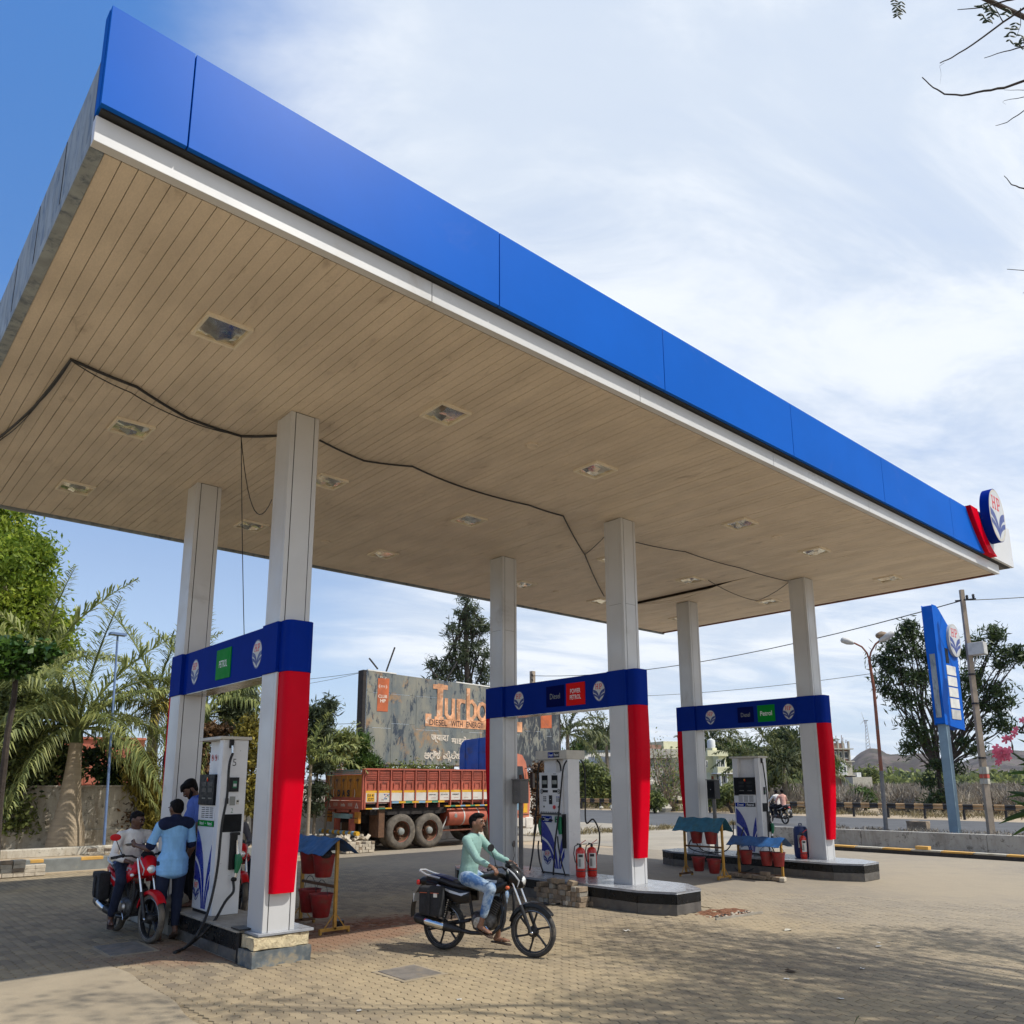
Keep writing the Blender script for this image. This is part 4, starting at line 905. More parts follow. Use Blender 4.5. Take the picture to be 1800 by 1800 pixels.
# ------------------------------------------------------------------ small things on the islands
def extinguisher(loc, lab, r=.085, h=.50, grp=None):
    t = thing('fire_extinguisher', lab, 'fire extinguisher', loc, 0, grp)
    MB().lathe([(r*.85, 0), (r, .02), (r, h*.86), (r*.82, h*.95), (r*.35, h)], 'ext_red', n=20).obj('cylinder', t)
    mb = MB().lathe([(r*1.004, .10), (r*1.004, .115)], 'text_dark', n=20); mb.obj('band', t)
    n = 20; a0 = [math.atan2(-.8, -.6)-.8+i*1.6/7 for i in range(8)]
    mb = MB(); mb.add([(r*1.006*math.cos(a), r*1.006*math.sin(a), z) for z in (h*.30, h*.80) for a in a0], [(i, i+1, 9+i, 8+i) for i in range(7)], 'paper')
    mb.add([(r*1.012*math.cos(a), r*1.012*math.sin(a), z) for z in (h*.36, h*.62) for a in a0[1:4]], [(i, i+1, 4+i, 3+i) for i in range(2)], 'display_grey')
    mb.add([(r*1.012*math.cos(a), r*1.012*math.sin(a), z) for z in (h*.68, h*.77) for a in a0[1:6]], [(i, i+1, 6+i, 5+i) for i in range(4)], 'text_dark'); mb.obj('label_sticker', t, smooth=60)
    mb = MB().lathe([(.022, h), (.024, h+.03), (.018, h+.05)], 'dark_metal', n=10).bar((0, 0, h+.055), (.09, -.05, h+.12), .02, .008, 'ext_red').bar((0, 0, h+.045), (.10, -.06, h+.06), .02, .008, 'dark_metal').bar((0, 0, h+.05), (-.05, .03, h+.06), .02, .02, 'dark_metal'); mb.obj('valve', t)
    hose_ = MB().tube([(-.03, .02, h+.05), (-r-.02, .03, h+.02), (-r-.06, .02, h*.8), (-r-.05, .0, h*.55), (-r-.015, -.02, h*.4)], .009, 'rubber', 6).obj('discharge_hose', t)
    return t
extinguisher(W(1021, 1542, zi), 'red fire extinguisher, left of the pair beside the middle dispenser')
extinguisher(W(1037, 1541, zi)+np.array((.06, 0, 0)), 'red fire extinguisher, right of the pair beside the middle dispenser')
P = W(1418, 1511, zi); extinguisher((12.36, .455, zi), 'red fire extinguisher standing beside the blue barrel at the right column', r=.07, h=.48)
t = thing('blue_barrel', 'dark blue plastic barrel with a white label leaning by the right column', 'barrel', (12.55, .60, zi))
mb = MB().lathe([(.13, 0), (.15, .03), (.16, .2), (.155, .45), (.15, .6), (.12, .66), (.06, .68)], 'barrel_blue', n=24); mb.obj('body', t)
MB().tube([(-.05, 0, .67), (-.05, 0, .72), (.05, 0, .72), (.05, 0, .67)], .012, 'barrel_blue', 6).obj('handle', t)
mb = MB(); aa = [PI+.1+i*.12 for i in range(7)]; mb.add([(.163*math.cos(a), .163*math.sin(a), z) for z in (.22, .48) for a in aa], [(i, i+1, 8+i, 7+i) for i in range(6)], 'paper'); mb.obj('label_sticker', t)
def meterbox(u, v, lab, dark):
    t = thing('junction_box', lab, 'junction box', (u, v, zi)); m_ = 'cream_metal' if not dark else 'dark_metal'
    MB().tube([(0, 0, 0), (0, 0, 1.25)], .045, 'lamp_pole_grey', 12).obj('post', t)
    MB().box(-.11, .11, -.11, .11, 1.22, 1.66, 'lamp_pole_grey' if not dark else 'dark_metal').obj('case', t, bevel=.006)
    MB().box(-.115, -.11, -.09, .09, 1.25, 1.63, 'lamp_pole_grey' if not dark else 'black_glass').obj('door', t); MB().sphere((-.118, .0, 1.44), (.008, .015, .012), 'chrome').obj('lock', t)
    MB().box(-.13, .13, -.13, .13, 1.66, 1.68, 'lamp_pole_grey').tube([(.03, .03, 1.68), (.03, .03, 1.76)], .03, 'iron_rust', 8).obj('lid', t)
meterbox(6.53, 3.03, 'grey metal junction box on a post in front of the middle rear column', False)
meterbox(12.66, 2.86, 'dark junction box on a post beside the right rear column', True)
t = thing('valve_stub', 'short capped pipe wrapped in cloth between the nearest dispenser and its column', 'pipe', (.30, .62, zi))
MB().tube([(0, 0, 0), (0, 0, .26)], .04, 'dark_metal', 10).obj('pipe', t); mb = MB(); rock(mb, -.07, .07, -.07, .07, .22, .36, 'kerb_light', 3, .02); mb.obj('wrap', t, smooth=50)
t = thing('cloth_bundle', 'round grey bundle on the far end of the nearest island', 'bundle', (-.02, 2.60, zi-.02)); mb = MB(); mb.sphere((0, 0, .10), (.16, .12, .11), 'concrete', 14, 8); mb.obj('bundle', t)

# ------------------------------------------------------------------ bucket stands
def bucket(loc, lab, r=.125, h=.27, hang_z=.20, rz=0, grp='red fire buckets'):
    t = thing('fire_bucket', lab, 'bucket', loc, rz, grp)
    n = 22; MB().lathe([(r*.66, 0), (r*.70, .006), (r, h), (r*1.05, h+.004), (r*1.05, h-.01), (r*.98, h-.012)], 'bucket_red', n=n, caps=(1, 0)).obj('pail', t)
    MB().lathe([(0.001, h-.05), (r*.9, h-.05)], 'bucket_in', n=n).obj('sand_fill', t)
    MB().tube([(0, r*1.04*math.cos(a), h-.02+hang_z*math.sin(a)) for a in np.linspace(0, PI, 14)], .004, 'dark_metal', 6).obj('handle', t)
    for s_ in (-1, 1): pass
    return t
def stand(loc, rz, lab, length, height, roof_m, roof_h, feet=True, post='stand_ochre', hs=None):
    """sheet roof over two posts; local y runs along the ridge"""
    t = thing('bucket_stand', lab, 'bucket stand', loc, rz); h2 = length/2; q = random.Random(int(length*100))
    for s_ in (-1, 1):
        MB().box(-.02, .02, s_*h2-.02, s_*h2+.02, .05, height, post).obj('post', t)
        if feet:
            MB().box(-.22, .22, s_*h2-.02, s_*h2+.02, .035, .075, post if s_ < 0 else 'stand_rust').box(-.22, -.19, s_*h2-.02, s_*h2+.02, 0, .035, post).box(.19, .22, s_*h2-.02, s_*h2+.02, 0, .035, post).obj('foot', t)
            MB().bar((-.15, s_*h2, .07), (0, s_*h2, .26), .012, .012, post).bar((.15, s_*h2, .07), (0, s_*h2, .26), .012, .012, post).obj('brace', t)
    rails = hs or (.60,)
    for z in rails: MB().box(-.018, .018, -h2+.02, h2-.02, z-.018, z+.018, 'stand_rust').obj('cross_rail', t)
    MB().box(-.015, .015, -h2, h2, height-.06, height-.03, 'stand_rust').obj('ridge_bar', t)
    for s_ in (-1, 1):                                                # two bent sheets
        n, k = 12, 4; vs = []
        for i in range(n+1):
            for j in range(k+1):
                f = j/k; vs.append((s_*f*.27, -h2-.10+(length+.22)*i/n, height+.01-f*roof_h+.012*math.sin(i*1.7+j)+q.uniform(-.006, .006)*(j > 0)))
        m0 = len(vs); vs += [(x, y, z-.006) for x, y, z in vs]
        fs = [(i*(k+1)+j, i*(k+1)+j+1, (i+1)*(k+1)+j+1, (i+1)*(k+1)+j) for i in range(n) for j in range(k)]; fs += [tuple(m0+v_ for v_ in f_[::-1]) for f_ in fs]
        MB().add(vs, fs, roof_m if s_ < 0 else roof_m).obj('roof_sheet', t, smooth=30)
    return t
stand((1.55, 1.66, 0), 0, 'nearest bucket stand with dented blue roof and ochre posts', .96, 1.20, 'tin_blue', .20, hs=(.585,))
for y, lab, z in ((1.92, 'left bucket on the top rail of the nearest stand', .70), (1.54, 'right bucket on the top rail of the nearest stand, with a dark bag in it', .68), (1.90, 'left bucket hanging on the lower rail of the nearest stand', .19), (1.56, 'right bucket hanging on the lower rail of the nearest stand', .16)):
    bucket((1.55, y, z), lab, r=.155, h=.30, hang_z=.20 if z < .5 else .14)
tag(MB().sphere((0, 0, 0), (.09, .10, .07), 'bag_cloth', 12, 7).obj('dark_bag', loc=(1.52, 1.45, .99)), 'dark bag stuffed in the top right bucket of the nearest stand', 'bag')
t = thing('paint_tin', 'rusty tin standing behind the foot of the nearest bucket stand', 'tin', (1.72, 1.38, 0)); MB().lathe([(.07, 0), (.075, .01), (.075, .12), (.07, .125)], 'dark_metal', n=16).obj('can', t)
stand((10.4, 1.62, 0), 0, 'tall bucket stand with teal roof in front of the right hand island', .94, 1.20, 'tin_teal', .27, hs=(.62,))
for y, lab, z in ((1.78, 'left bucket half hidden under the teal roof', .68), (1.42, 'right bucket half hidden under the teal roof', .68), (1.76, 'left bucket on the lower rail of the teal roofed stand', .12), (1.38, 'right bucket on the lower rail of the teal roofed stand', .10)):
    bucket((10.4, y, z), lab, r=.14, h=.28, hang_z=.18 if z < .5 else .1)
stand((11.1, .74, .0), 0, 'low bucket stand with blue roof propped on paving blocks', 1.0, .82, 'tin_blue', .17, feet=False, hs=(.08,))
for y, lab in ((1.05, 'leftmost of three buckets under the low blue roof'), (.57, 'middle of three buckets under the low blue roof'), (.30, 'rightmost of three buckets under the low blue roof')):
    bucket((11.08, y, .27), lab, r=.135, h=.27, hang_z=.12)

# ------------------------------------------------------------------ stacked paving blocks
blk = {}
def block_me(m_):
    if m_ not in blk: blk[m_] = MB().box(-.1, .1, -.05, .05, 0, .075, m_).mesh('paver', 0)
    return blk[m_]
def block(parent, loc, rot, m_, sc=1):
    o = bpy.data.objects.new('paver', block_me(m_)); COL.objects.link(o); o.parent = parent; o.location = loc; o.rotation_euler = rot; o.scale = (sc, sc, sc)
    b = o.modifiers.new('bevel', 'BEVEL'); b.width = .006; b.segments = 1
    return o
def stack(loc, rz, lab, nx, ny, nz, m_, jit=.01, seed=0, drop=.0, gap=.004, end=False):
    t = thing('paver_stack', lab, 'paving blocks', loc, rz); q = random.Random(seed)
    bx, by = (.2+gap, .1+gap) if not end else (.1+gap, .2+gap)
    for k in range(nz):
        for i in range(nx):
            for j in range(ny):
                if k == nz-1 and q.random() < drop: continue
                block(t, ((i-(nx-1)/2)*bx+q.uniform(-jit, jit), (j-(ny-1)/2)*by+q.uniform(-jit, jit), k*.077), (0, 0, (PI/2 if end else 0)+q.uniform(-.05, .05)), m_ if q.random() < .8 else ('paver_brown' if m_ == 'paver_pale' else 'concrete'))
    return t
P = W(1024, 1596); t = stack((5.60, 1.02, 0), 0, 'heap of used paving blocks stacked against the left side of the middle island', 1, 10, 4, 'paver_brown', .022, 3, .35)
q = random.Random(8)
for x, y, m_ in ((1001, 1592, 'paver_pale'), (1018, 1592, 'paver_pale'), (1032, 1588, 'paver_brown'), (1043, 1592, 'paver_brown'), (992, 1588, 'kerb_light')): 
    p = W(x, y)-np.array((5.60, 1.02, 0)); block(t, p, (q.uniform(-.2, .2), q.uniform(-.1, .1), q.uniform(-.4, .9)), m_)
block(t, (0, -.25, .31), (.3, .1, .3), 'paver_brown'); block(t, (0, .2, .31), (-.2, .1, 1.2), 'paver_brown'); block(t, (0, .05, .31), (0, .1, .2), 'paver_brown')
t = thing('paver_row', 'two rows of paving blocks holding up the low bucket stand', 'paving blocks', (11.0, .78, 0))
for i in range(11):
    if i == 2: continue
    block(t, (.0+q.uniform(-.03, .03), .52-i*.105, .0 if i % 4 else .01), (0, q.uniform(-.1, .1), q.uniform(-.12, .12)), 'paver_brown')
block(t, (-.05, -.62, 0), (0, 0, .3), 'paver_pale'); block(t, (.0, -.2, .077), (0, 0, 1.4), 'paver_brown')
t = stack(W(30, 1541), .0, 'low neat stack of paving blocks at the left edge of the picture', 5, 2, 3, 'paver_pale', .004, 4)
t = stack(W(5, 1539, .31)+np.array((0.1, .45, 0)), .05, 'second stack of paving blocks behind the low stack at the left edge', 3, 2, 3, 'paver_pale', .01, 5, .3)
t = stack((8.35, 12.22, 0), 0, 'pile of pale paving blocks behind the truck tail at the end of the kerb', 9, 3, 4, 'paver_pale', .01, 6, .25, end=True)
q = random.Random(13)
for i in range(16): block(t, (-.55+q.uniform(0, .95), q.uniform(-.25, .25), .31+q.uniform(0, .10)), (q.uniform(-.8, .8), q.uniform(-.7, .7), q.uniform(0, 3)), 'paver_pale')
t = thing('paver_ring', 'broken ring of paving blocks on the kerb in front of the nearest palm', 'paving blocks', (2.7, 12.9, .27))
for i in range(13):
    a = i/12*PI; block(t, (1.15*math.cos(a)-.0, -.22*math.sin(a)+.1, 0 if i % 3 else .077), (0, 0, a), 'paver_pale' if i % 3 else 'paver_brown')

# ------------------------------------------------------------------ kerbs, walls, beds
bed = struct(MB().box(-30, 7.69, 12.30, 30, -.03, .265, 'sand').obj('planting_bed'))
kerb = struct(MB().box(-16, 7.69, 12.14, 12.30, -.02, .295, 'kerb_grey').obj('kerb', bevel=.012))
for x0, x1 in ((54, 78), (143, 182), (557, 585)):
    a_, b_ = RP(x0, 1506, 1, 12.14)[0], RP(x1, 1506, 1, 12.14)[0]
    MB().box(a_, b_, 12.135, 12.304, .225, .299, 'kerb_yellow').obj('yellow_mark', kerb, bevel=.01)
MB().box(-16, 7.69, 12.0, 12.14, -.012, .012, 'sand').obj('dust_strip', kerb)
t = thing('low_ledge', 'low stained concrete ledge between the kerb and the left wall', 'ledge', (0, 13.2, .26)); MB().box(-9, 5.2, 0, .28, 0, .20, 'wall_stained').obj('ledge', t, bevel=.02)
t = thing('litter_bundle', 'crumpled blue and white plastic sheet behind the ledge at the far left', 'litter', W(28, 1489, .27)); mb = MB(); rock(mb, -.22, .22, -.12, .12, 0, .26, 'paper', 9, .06); mb.sphere((-.03, -.15, .08), (.09, .03, .07), 'pole_blue'); mb.obj('sheet', t, smooth=60)
def wall(a_, b_, z0, z1, thick, m_, lab, name='boundary_wall', bay=3.0, cat='wall', cap=True, plinth=.55):
    a_, b_ = np.array((*a_, 0.)), np.array((*b_, 0.)); d = b_-a_; l = np.linalg.norm(d); rz = math.atan2(d[1], d[0])
    t = thing(name, lab, cat, tuple(a_), rz); n = max(1, round(l/bay))
    for i in range(n): MB().box(i*l/n+.004, (i+1)*l/n-.004, 0, thick, z0, z1, m_).obj('wall_panel', t, bevel=.01)
    if plinth: MB().box(0, l, -.06, 0, z0, z0+plinth, m_).obj('plinth', t, bevel=.02)
    if cap: MB().box(0, l, -.04, thick+.04, z1, z1+.06, m_).obj('coping', t, bevel=.01)
    return t
wall((-14, 17.6), (6.2, 14.95), .2, 1.86, .2, 'wall_stained', 'stained and mouldy boundary wall behind the palms on the left')
wall((6.22, 14.9), (18.7, 15.3), -.02, 1.86, .2, 'wall_white', 'whitewashed boundary wall behind the truck')
t = wall((20.15, 6.4), (21.3, -14), -.02, .52, .22, 'parapet', 'low stained concrete parapet between the forecourt and the road', 'parapet_wall', 3.2, cap=False, plinth=0)
kr = struct(MB().box(19.06, 19.30, -16, 4.2, -.02, .085, 'kerb_black').obj('forecourt_kerb', bevel=.01))
for i in range(26):
    v0_ = 4.15-i*.78; MB().box(19.055, 19.305, v0_-.77, v0_, .088, .135, 'kerb_yellow' if i % 2 else 'kerb_light').obj('kerb_stone', kr, bevel=.008)
P = RP(1623, 1494, 0, 19.18); t = thing('loose_paver', 'single tan paving block lying on the kerb before the low parapet', 'paving block', (19.18, P[1], .137)); MB().box(-.10, .10, -.17, .17, 0, .09, 'kerb_yellow').obj('block', t, bevel=.008)
P = W(1615, 1458); t = thing('concrete_block', 'square of broken brown concrete beside the road behind the low parapet', 'concrete block', P); mb = MB(); rock(mb, -.2, .2, -.4, .4, 0, .34, 'paver_brown', 2, .03); mb.obj('block', t, smooth=25)
a_, b_ = W(905, 1451), W(1000, 1439); dd_ = b_-a_; k2 = struct(MB().box(-6, float(np.linalg.norm(dd_)), 0, .2, -.02, .22, 'kerb_light').obj('rear_kerb', loc=tuple(a_), rot=(0, 0, math.atan2(dd_[1], dd_[0])), bevel=.01))

# ------------------------------------------------------------------ roadside furniture
RU_ = 42.6
t = thing('guard_rail', 'black and yellow striped crash barrier along the far side of the road', 'guard rail', (RU_, 0, 0))
def wsec(y0, y1, m_):
    prof = [(0, .50), (-.05, .53), (-.05, .58), (.0, .63), (0, .66), (-.05, .71), (-.05, .76), (0, .79)]
    pts = [(x, z) for x, z in prof]+[(x+.012, z) for x, z in prof[::-1]]; k = len(pts)
    return MB().add([(x, y, z) for y in (y0, y1) for x, z in pts], [(i, (i+1) % k, k+(i+1) % k, k+i) for i in range(k)]+[tuple(range(k)), tuple(range(2*k-1, k-1, -1))], m_)
mm = {m_: wsec(0, .495, m_).mesh('rail_panel', 0) for m_ in ('kerb_black', 'rail_tan')}
for i in range(150): link('rail_panel', mm['kerb_black' if i % 2 else 'rail_tan'], t, (0, -14+i*.5, .0))
pm = MB().box(.02, .14, -.05, .05, -.05, .76, 'dark_metal').mesh('post', 0)
for i in range(38): link('post', pm, t, (0, -14+i*2.0, 0))
def vpole(base, toppx, dist=None):
    base = np.array(base, float); return DD(*toppx, dist or math.hypot(base[0]-CAM[0], base[1]-CAM[1]))
b0 = W(1558, 1462); dl = math.hypot(b0[0]-CAM[0], b0[1]-CAM[1]); L_ = lambda x, y: DD(x, y, dl)-b0
t = thing('street_lamp', 'rusty double armed street lamp leaning beside the road', 'street lamp', b0)
MB().tube([(0, 0, -.05), L_(1549, 1355)], [.085, .075], 'lamp_pole_grey', 12).obj('lower_pole', t)
MB().tube([L_(1549, 1355), L_(1536, 1210), L_(1528, 1160)], [.07, .06, .055], 'lamp_pole', 12).obj('pole', t)
for pts_, he in (([(1528, 1160), (1524, 1148), (1515, 1137), (1501, 1130)], [(1501, 1131), (1478, 1124)]), ([(1528, 1160), (1531, 1146), (1539, 1132), (1549, 1124)], [(1545, 1127), (1571, 1112)])):
    MB().tube([L_(*p) for p in pts_], .035, 'lamp_pole', 8).obj('arm', t)
    a_, b_ = L_(*he[0]), L_(*he[1]); d = b_-a_
    MB().tube([a_, a_+d*.15, a_+d*.5, a_+d*.9, b_], [.05, .09, .14, .12, .06], 'lamp_head', 10).obj('lamp_head', t)
tag(MB().sphere((0, 0, 0), (.28, .25, .16), 'dry_twig', 9, 6).obj('bird_nest', loc=tuple(DD(1550, 1117, dl+.15))), 'twiggy nest on the right arm of the street lamp', 'nest')
# price pylon
b0 = W(1680, 1466); t = thing('pylon_sign', 'tall blue price pylon sign with oval emblem on a grey post', 'sign', b0)
MB().box(-.16, .16, -.16, .16, -.05, 5.0, 'sign_post').obj('post', t, bevel=.01)
zb_, zt_ = 4.15, 8.85; hw = .20
fr = ((0, 0, 0), (1, 0, 0), (0, 0, 1), (0, -1, 0))
body = [(-.32, zb_), (1.35, zb_-.20), (2.05, zb_+2.6), (1.75, zb_+3.55), (1.1, zt_-.45), (.35, zt_-.05), (.15, zt_), (-.62, zt_)]
body = [(-.30, zb_), (1.60, zb_-.15), (1.72, zb_+2.9), (1.10, zb_+4.0), (.30, zt_-.12), (.06, zt_), (-.35, zt_)]
MB().poly(body, 'blue_panel', fr, -hw, hw).obj('panel', t, bevel=.03)
mb = MB()
MB().box(-.345, -.33, -.10, .10, zb_+.25, zb_+2.75, 'weathered_grey').obj('side_strip', t)
for k in range(5): MB().box(.40, 1.32, -hw-.02, -hw, zb_+.22+k*.44, zb_+.60+k*.44, 'lamp_white' if k else 'lamp_head').obj('price_panel', t)
MB().box(.45, .75, -hw-.012, -hw, zb_+2.45, zb_+3.05, 'black_glass').obj('slot', t)
fr = ((1.38, -hw-.10, zb_+3.45), (1, 0, 0), (0, 0, 1), (0, -1, 0))
MB().poly([(p[0]*.76, p[1]*.68) for p in drop(1)], 'lamp_head', fr, -.12, 0).obj('emblem_case', t, smooth=50)
mb = MB(); logo(mb, fr, 0, 0, 1.26, .004, .86, rim=False); mb.obj('emblem_face', t, smooth=0)
mat('hoarding_red', (.42, .08, .05), .7, var=.2)
# leaning pole on the right
b0 = W(1743, 1467); dl2 = math.hypot(b0[0]-CAM[0], b0[1]-CAM[1]); tp = DD(1690, 1037, dl2)
t = thing('utility_pole', 'leaning square concrete pole with a floodlight right of the pylon sign', 'utility pole', b0)
d = tp-b0; MB().tube([(0, 0, -.1), tuple(d)], [.15, .10], 'pole_concrete', 4).obj('shaft', t)
f = lambda k: d*k
for k in (.52, .64, .30): MB().tube([f(k)-np.array((0, 0, .03)), f(k)+np.array((0, 0, .03))], .145, 'dark_metal', 8).obj('strap', t)
MB().bar(f(.955)+np.array((-.1, .25, 0)), f(.955)+np.array((.1, -.45, 0)), .07, .05, 'dark_metal').obj('crossarm', t)
for s_ in (-.15, -.38): MB().lathe([(.03, 0), (.06, .04), (.04, .09), (.06, .13), (.02, .17)], 'dark_metal', o=f(.955)+np.array((.05, s_, .03)), n=8).obj('insulator', t)
p = DD(1718, 1142, dl2)-b0; MB().box(-.2, .2, -.30, .30, -.22, .28, 'lamp_head').obj('floodlight', t, loc=tuple(p), bevel=.03); MB().tube([p+np.array((0, 0, -.2)), f(.66)], .025, 'lamp_head', 6).obj('bracket', t)
MB().box(-.13, .12, -.14, .13, 2.08, 2.22, 'hoarding_red').box(-.13, .12, -.14, .13, 1.86, 2.06, 'kerb_light').box(-.13, .12, -.14, .13, 2.24, 2.5, 'kerb_light').obj('painted_band', t, loc=tuple(f(.0)+np.array((d[0]*.22, d[1]*.22, 0))))
def wire(pa, pb, sag, lab, r=.012):
    pa, pb = np.array(pa, float), np.array(pb, float)
    tag(MB().tube([pa+(pb-pa)*k-np.array((0, 0, sag*4*k*(1-k))) for k in np.linspace(0, 1, 18)], r, 'wire', 5).obj('overhead_wire'), lab, 'wire')
b1 = DD(936, 1400, 62); far_top = DD(936, 1180, 62)
t = thing('utility_pole', 'distant pole with two crossarms standing behind the hoarding', 'utility pole', (far_top[0], far_top[1], 0))
MB().box(-.16, .16, -.16, .16, 0, far_top[2], 'pole_concrete').obj('shaft', t); 
for dz in (.35, .75): MB().box(-.06, .06, -.9+dz*.2, .9-dz*.2, far_top[2]-dz-.05, far_top[2]-dz+.05, 'dark_metal').obj('crossarm', t, rot=(0, 0, -.8))
top = tp-d*.045
wire(top, far_top-np.array((0, 0, .35)), .9, 'long pair wire from the leaning pole to the distant pole behind the hoarding', .022)
wire(top, DD(1900, 1041, 40), .05, 'wire leaving the leaning pole to the right edge of the picture', .018)
wire(DD(1560, 1180, 45), DD(1060, 1225, 60), .3, 'lower overhead wire crossing behind the middle and right columns', .015)
wire(DD(1700, 1085, 36.4), W(1735, 1462), .0, 'stay wire dropping beside the leaning pole', .010)
wire(DD(640, 1181, 40), DD(500, 1197, 42), .05, 'wire running left from the top of the hoarding', .012)
wire(DD(640, 1271, 45), DD(520, 1273, 45), .03, 'thin wire behind the young trees left of the hoarding', .014)
wire(DD(640, 1181, 40), DD(350, 1215, 44), .3, 'upper wire passing behind the first portal', .010)
P = W(182, 1498, .27); tpp = DD(207, 1115, math.hypot(P[0]-CAM[0], P[1]-CAM[1]))
t = thing('lamp_post', 'thin blue grey post with a small plate on top between the palms', 'post', P); MB().tube([(0, 0, -.1), tuple(tpp-P)], [.034, .026], 'pole_blue', 8).obj('pole', t); MB().box(-.20, .20, -.12, .12, -.03, .03, 'pole_blue').obj('plate', t, loc=tuple(tpp-P)); MB().lathe([(.16, 0), (.14, .05), (.03, .06)], 'kerb_light', n=12).obj('footing', t)
# ------------------------------------------------------------------ parked truck
mat('truck_red', (.42, .10, .06), .6, var=.2, vs=2.5, dirt=(.15, .05, .035), damt=.35, ds=5, kind='Object')
mat('truck_orange', (.50, .20, .02), .6, var=.2, vs=3, dirt=(.20, .08, .02), damt=.35, ds=6, kind='Object')
mat('truck_yellow', (.66, .36, .02), .6, var=.1); mat('truck_white', (.60, .56, .50), .6, var=.1, vs=3, dirt=(.36, .28, .2), damt=.3, kind='Object')
mat('truck_teal', (.22, .33, .34), .7, var=.2, vs=6, dirt=(.3, .2, .15), damt=.3, kind='Object')
mat('truck_blue', (.008, .09, .42), .55, var=.15, vs=2, dirt=(.07, .055, .04), damt=.36, ds=2.6, kind='Object')
mat('truck_cab', (.52, .17, .10), .45, var=.12, vs=2, dirt=(.35, .33, .3), damt=.12, kind='Object')
mat('truck_green', (.05, .22, .12), .6, var=.1); mat('truck_sky', (.2, .36, .5), .6, var=.1); mat('chassis', (.022, .018, .016), .8, var=.3, vs=8, dirt=(.09, .05, .03), damt=.3)
mat('tank_red', (.42, .10, .055), .5, var=.15, vs=4, dirt=(.2, .1, .07), damt=.25, kind='Object')
TX, TY = 8.50, 13.20
T = thing('parked_truck', 'brick red open lorry with orange tailgate parked beyond the forecourt', 'truck', (TX, TY, 0))
N0 = -1.1                                                        # local y of the near side
MB().box(.05, 4.95, -1.05, 1.05, 1.36, 1.42, 'truck_red').obj('deck', T)
MB().box(.1, 6.4, -.42, -.30, .78, 1.02, 'chassis').box(.1, 6.4, .30, .42, .78, 1.02, 'chassis').box(.2, 4.9, -.9, .9, 1.05, 1.30, 'chassis').obj('chassis', T)
for sgn in (-1, 1):
    y = sgn*1.1
    for i in range(11):
        x0, x1 = .02+i*.448, .02+(i+1)*.448
        p = MB().box(x0+.03, x1-.012, y-.02*sgn-.012, y-.02*sgn+.012, 1.74, 2.34, 'truck_red').obj('side_panel', T)
        if sgn < 0:
            mb = MB()
            for k in range(5): mb.box(x0+.06, x1-.05, y-.02, y-.008+.004, 2.06+k*.05, 2.085+k*.05, 'truck_red')
            mb.obj('rib', p, smooth=0)
            MB().bar((x0+.12, y-.022, 1.80), (x0+.12, y-.022, 1.98), .02, .02, 'truck_red').bar((x1-.12, y-.022, 1.80), (x1-.12, y-.022, 1.98), .02, .02, 'truck_red').bar((x0+.12, y-.022, 1.98), (x1-.12, y-.022, 1.98), .012, .012, 'chassis').obj('latch', p)
        MB().box(x0+.03, x1-.012, y-.014, y+.014, 1.67, 1.735, 'truck_yellow').obj('yellow_strip', T)
        MB().box(x0+.03, x1-.012, y-.012, y+.012, 1.43 if i > 1 else 1.40, 1.665, 'truck_white').obj('white_board', T)
    for i in range(12): MB().box(.0+i*.448, .035+i*.448, y-.045, y+.045, 1.22, 2.37, 'truck_red').obj('post', T)
    MB().box(0, 4.97, y-.05, y+.05, 2.34, 2.385, 'truck_red').obj('top_rail', T)
    cs = ('truck_sky', 'truck_yellow', 'truck_green', 'truck_yellow')
    for i in range(8): MB().box(.95+i*.245, .95+(i+1)*.245, y-.052, y+.04, 1.36, 1.415, cs[i % 4]).obj('striped_rail', T)
    for i in range(4): MB().box(.05+i*.225, .05+(i+1)*.225, y-.052, y+.04, 1.20, 1.235, ('truck_yellow', 'truck_white', 'truck_green', 'truck_yellow')[i]).obj('striped_rail', T)
    for i in range(10): MB().box(2.95+i*.2, 2.95+(i+1)*.2, y-.052, y+.04, 1.22, 1.26, cs[(i+1) % 4]).obj('striped_rail', T)
fv = ((0, N0-.0125, 0), (1, 0, 0), (0, 0, 1), (0, -1, 0)); mb = MB()
mb.poly([(.10, 1.42), (.36, 1.42), (.36, 1.66), (.10, 1.66)], 'truck_yellow', fv, 0, .002); text(mb, 'KA 41', fv, .23, 1.60, .22, .085, 'text_dark', .004, .02); text(mb, '3277', fv, .23, 1.48, .20, .085, 'text_dark', .004, .02)
for s_, x in (('KARNATAKA', 2.46), ('STATE', 2.92), ('PERMIT', 3.38)): text(mb, s_, fv, x, 1.60, .27, .04, 'text_dark', .003, .02)
for x in (2.5, 3.0, 3.4, 3.8, 4.2): text(mb, 'oooo', fv, x, 1.50, .18, .02, 'truck_red', .003)
q = random.Random(2)
for i in range(22): x, z = .60+q.random()*.25, 1.45+q.random()*.17; mb.poly([(x, z), (x+.03, z), (x+.03, z+.018), (x, z+.018)], ('truck_blue', 'truck_red', 'truck_green')[i % 3], fv, 0, .003)
mb.obj('lettering', T, smooth=0)
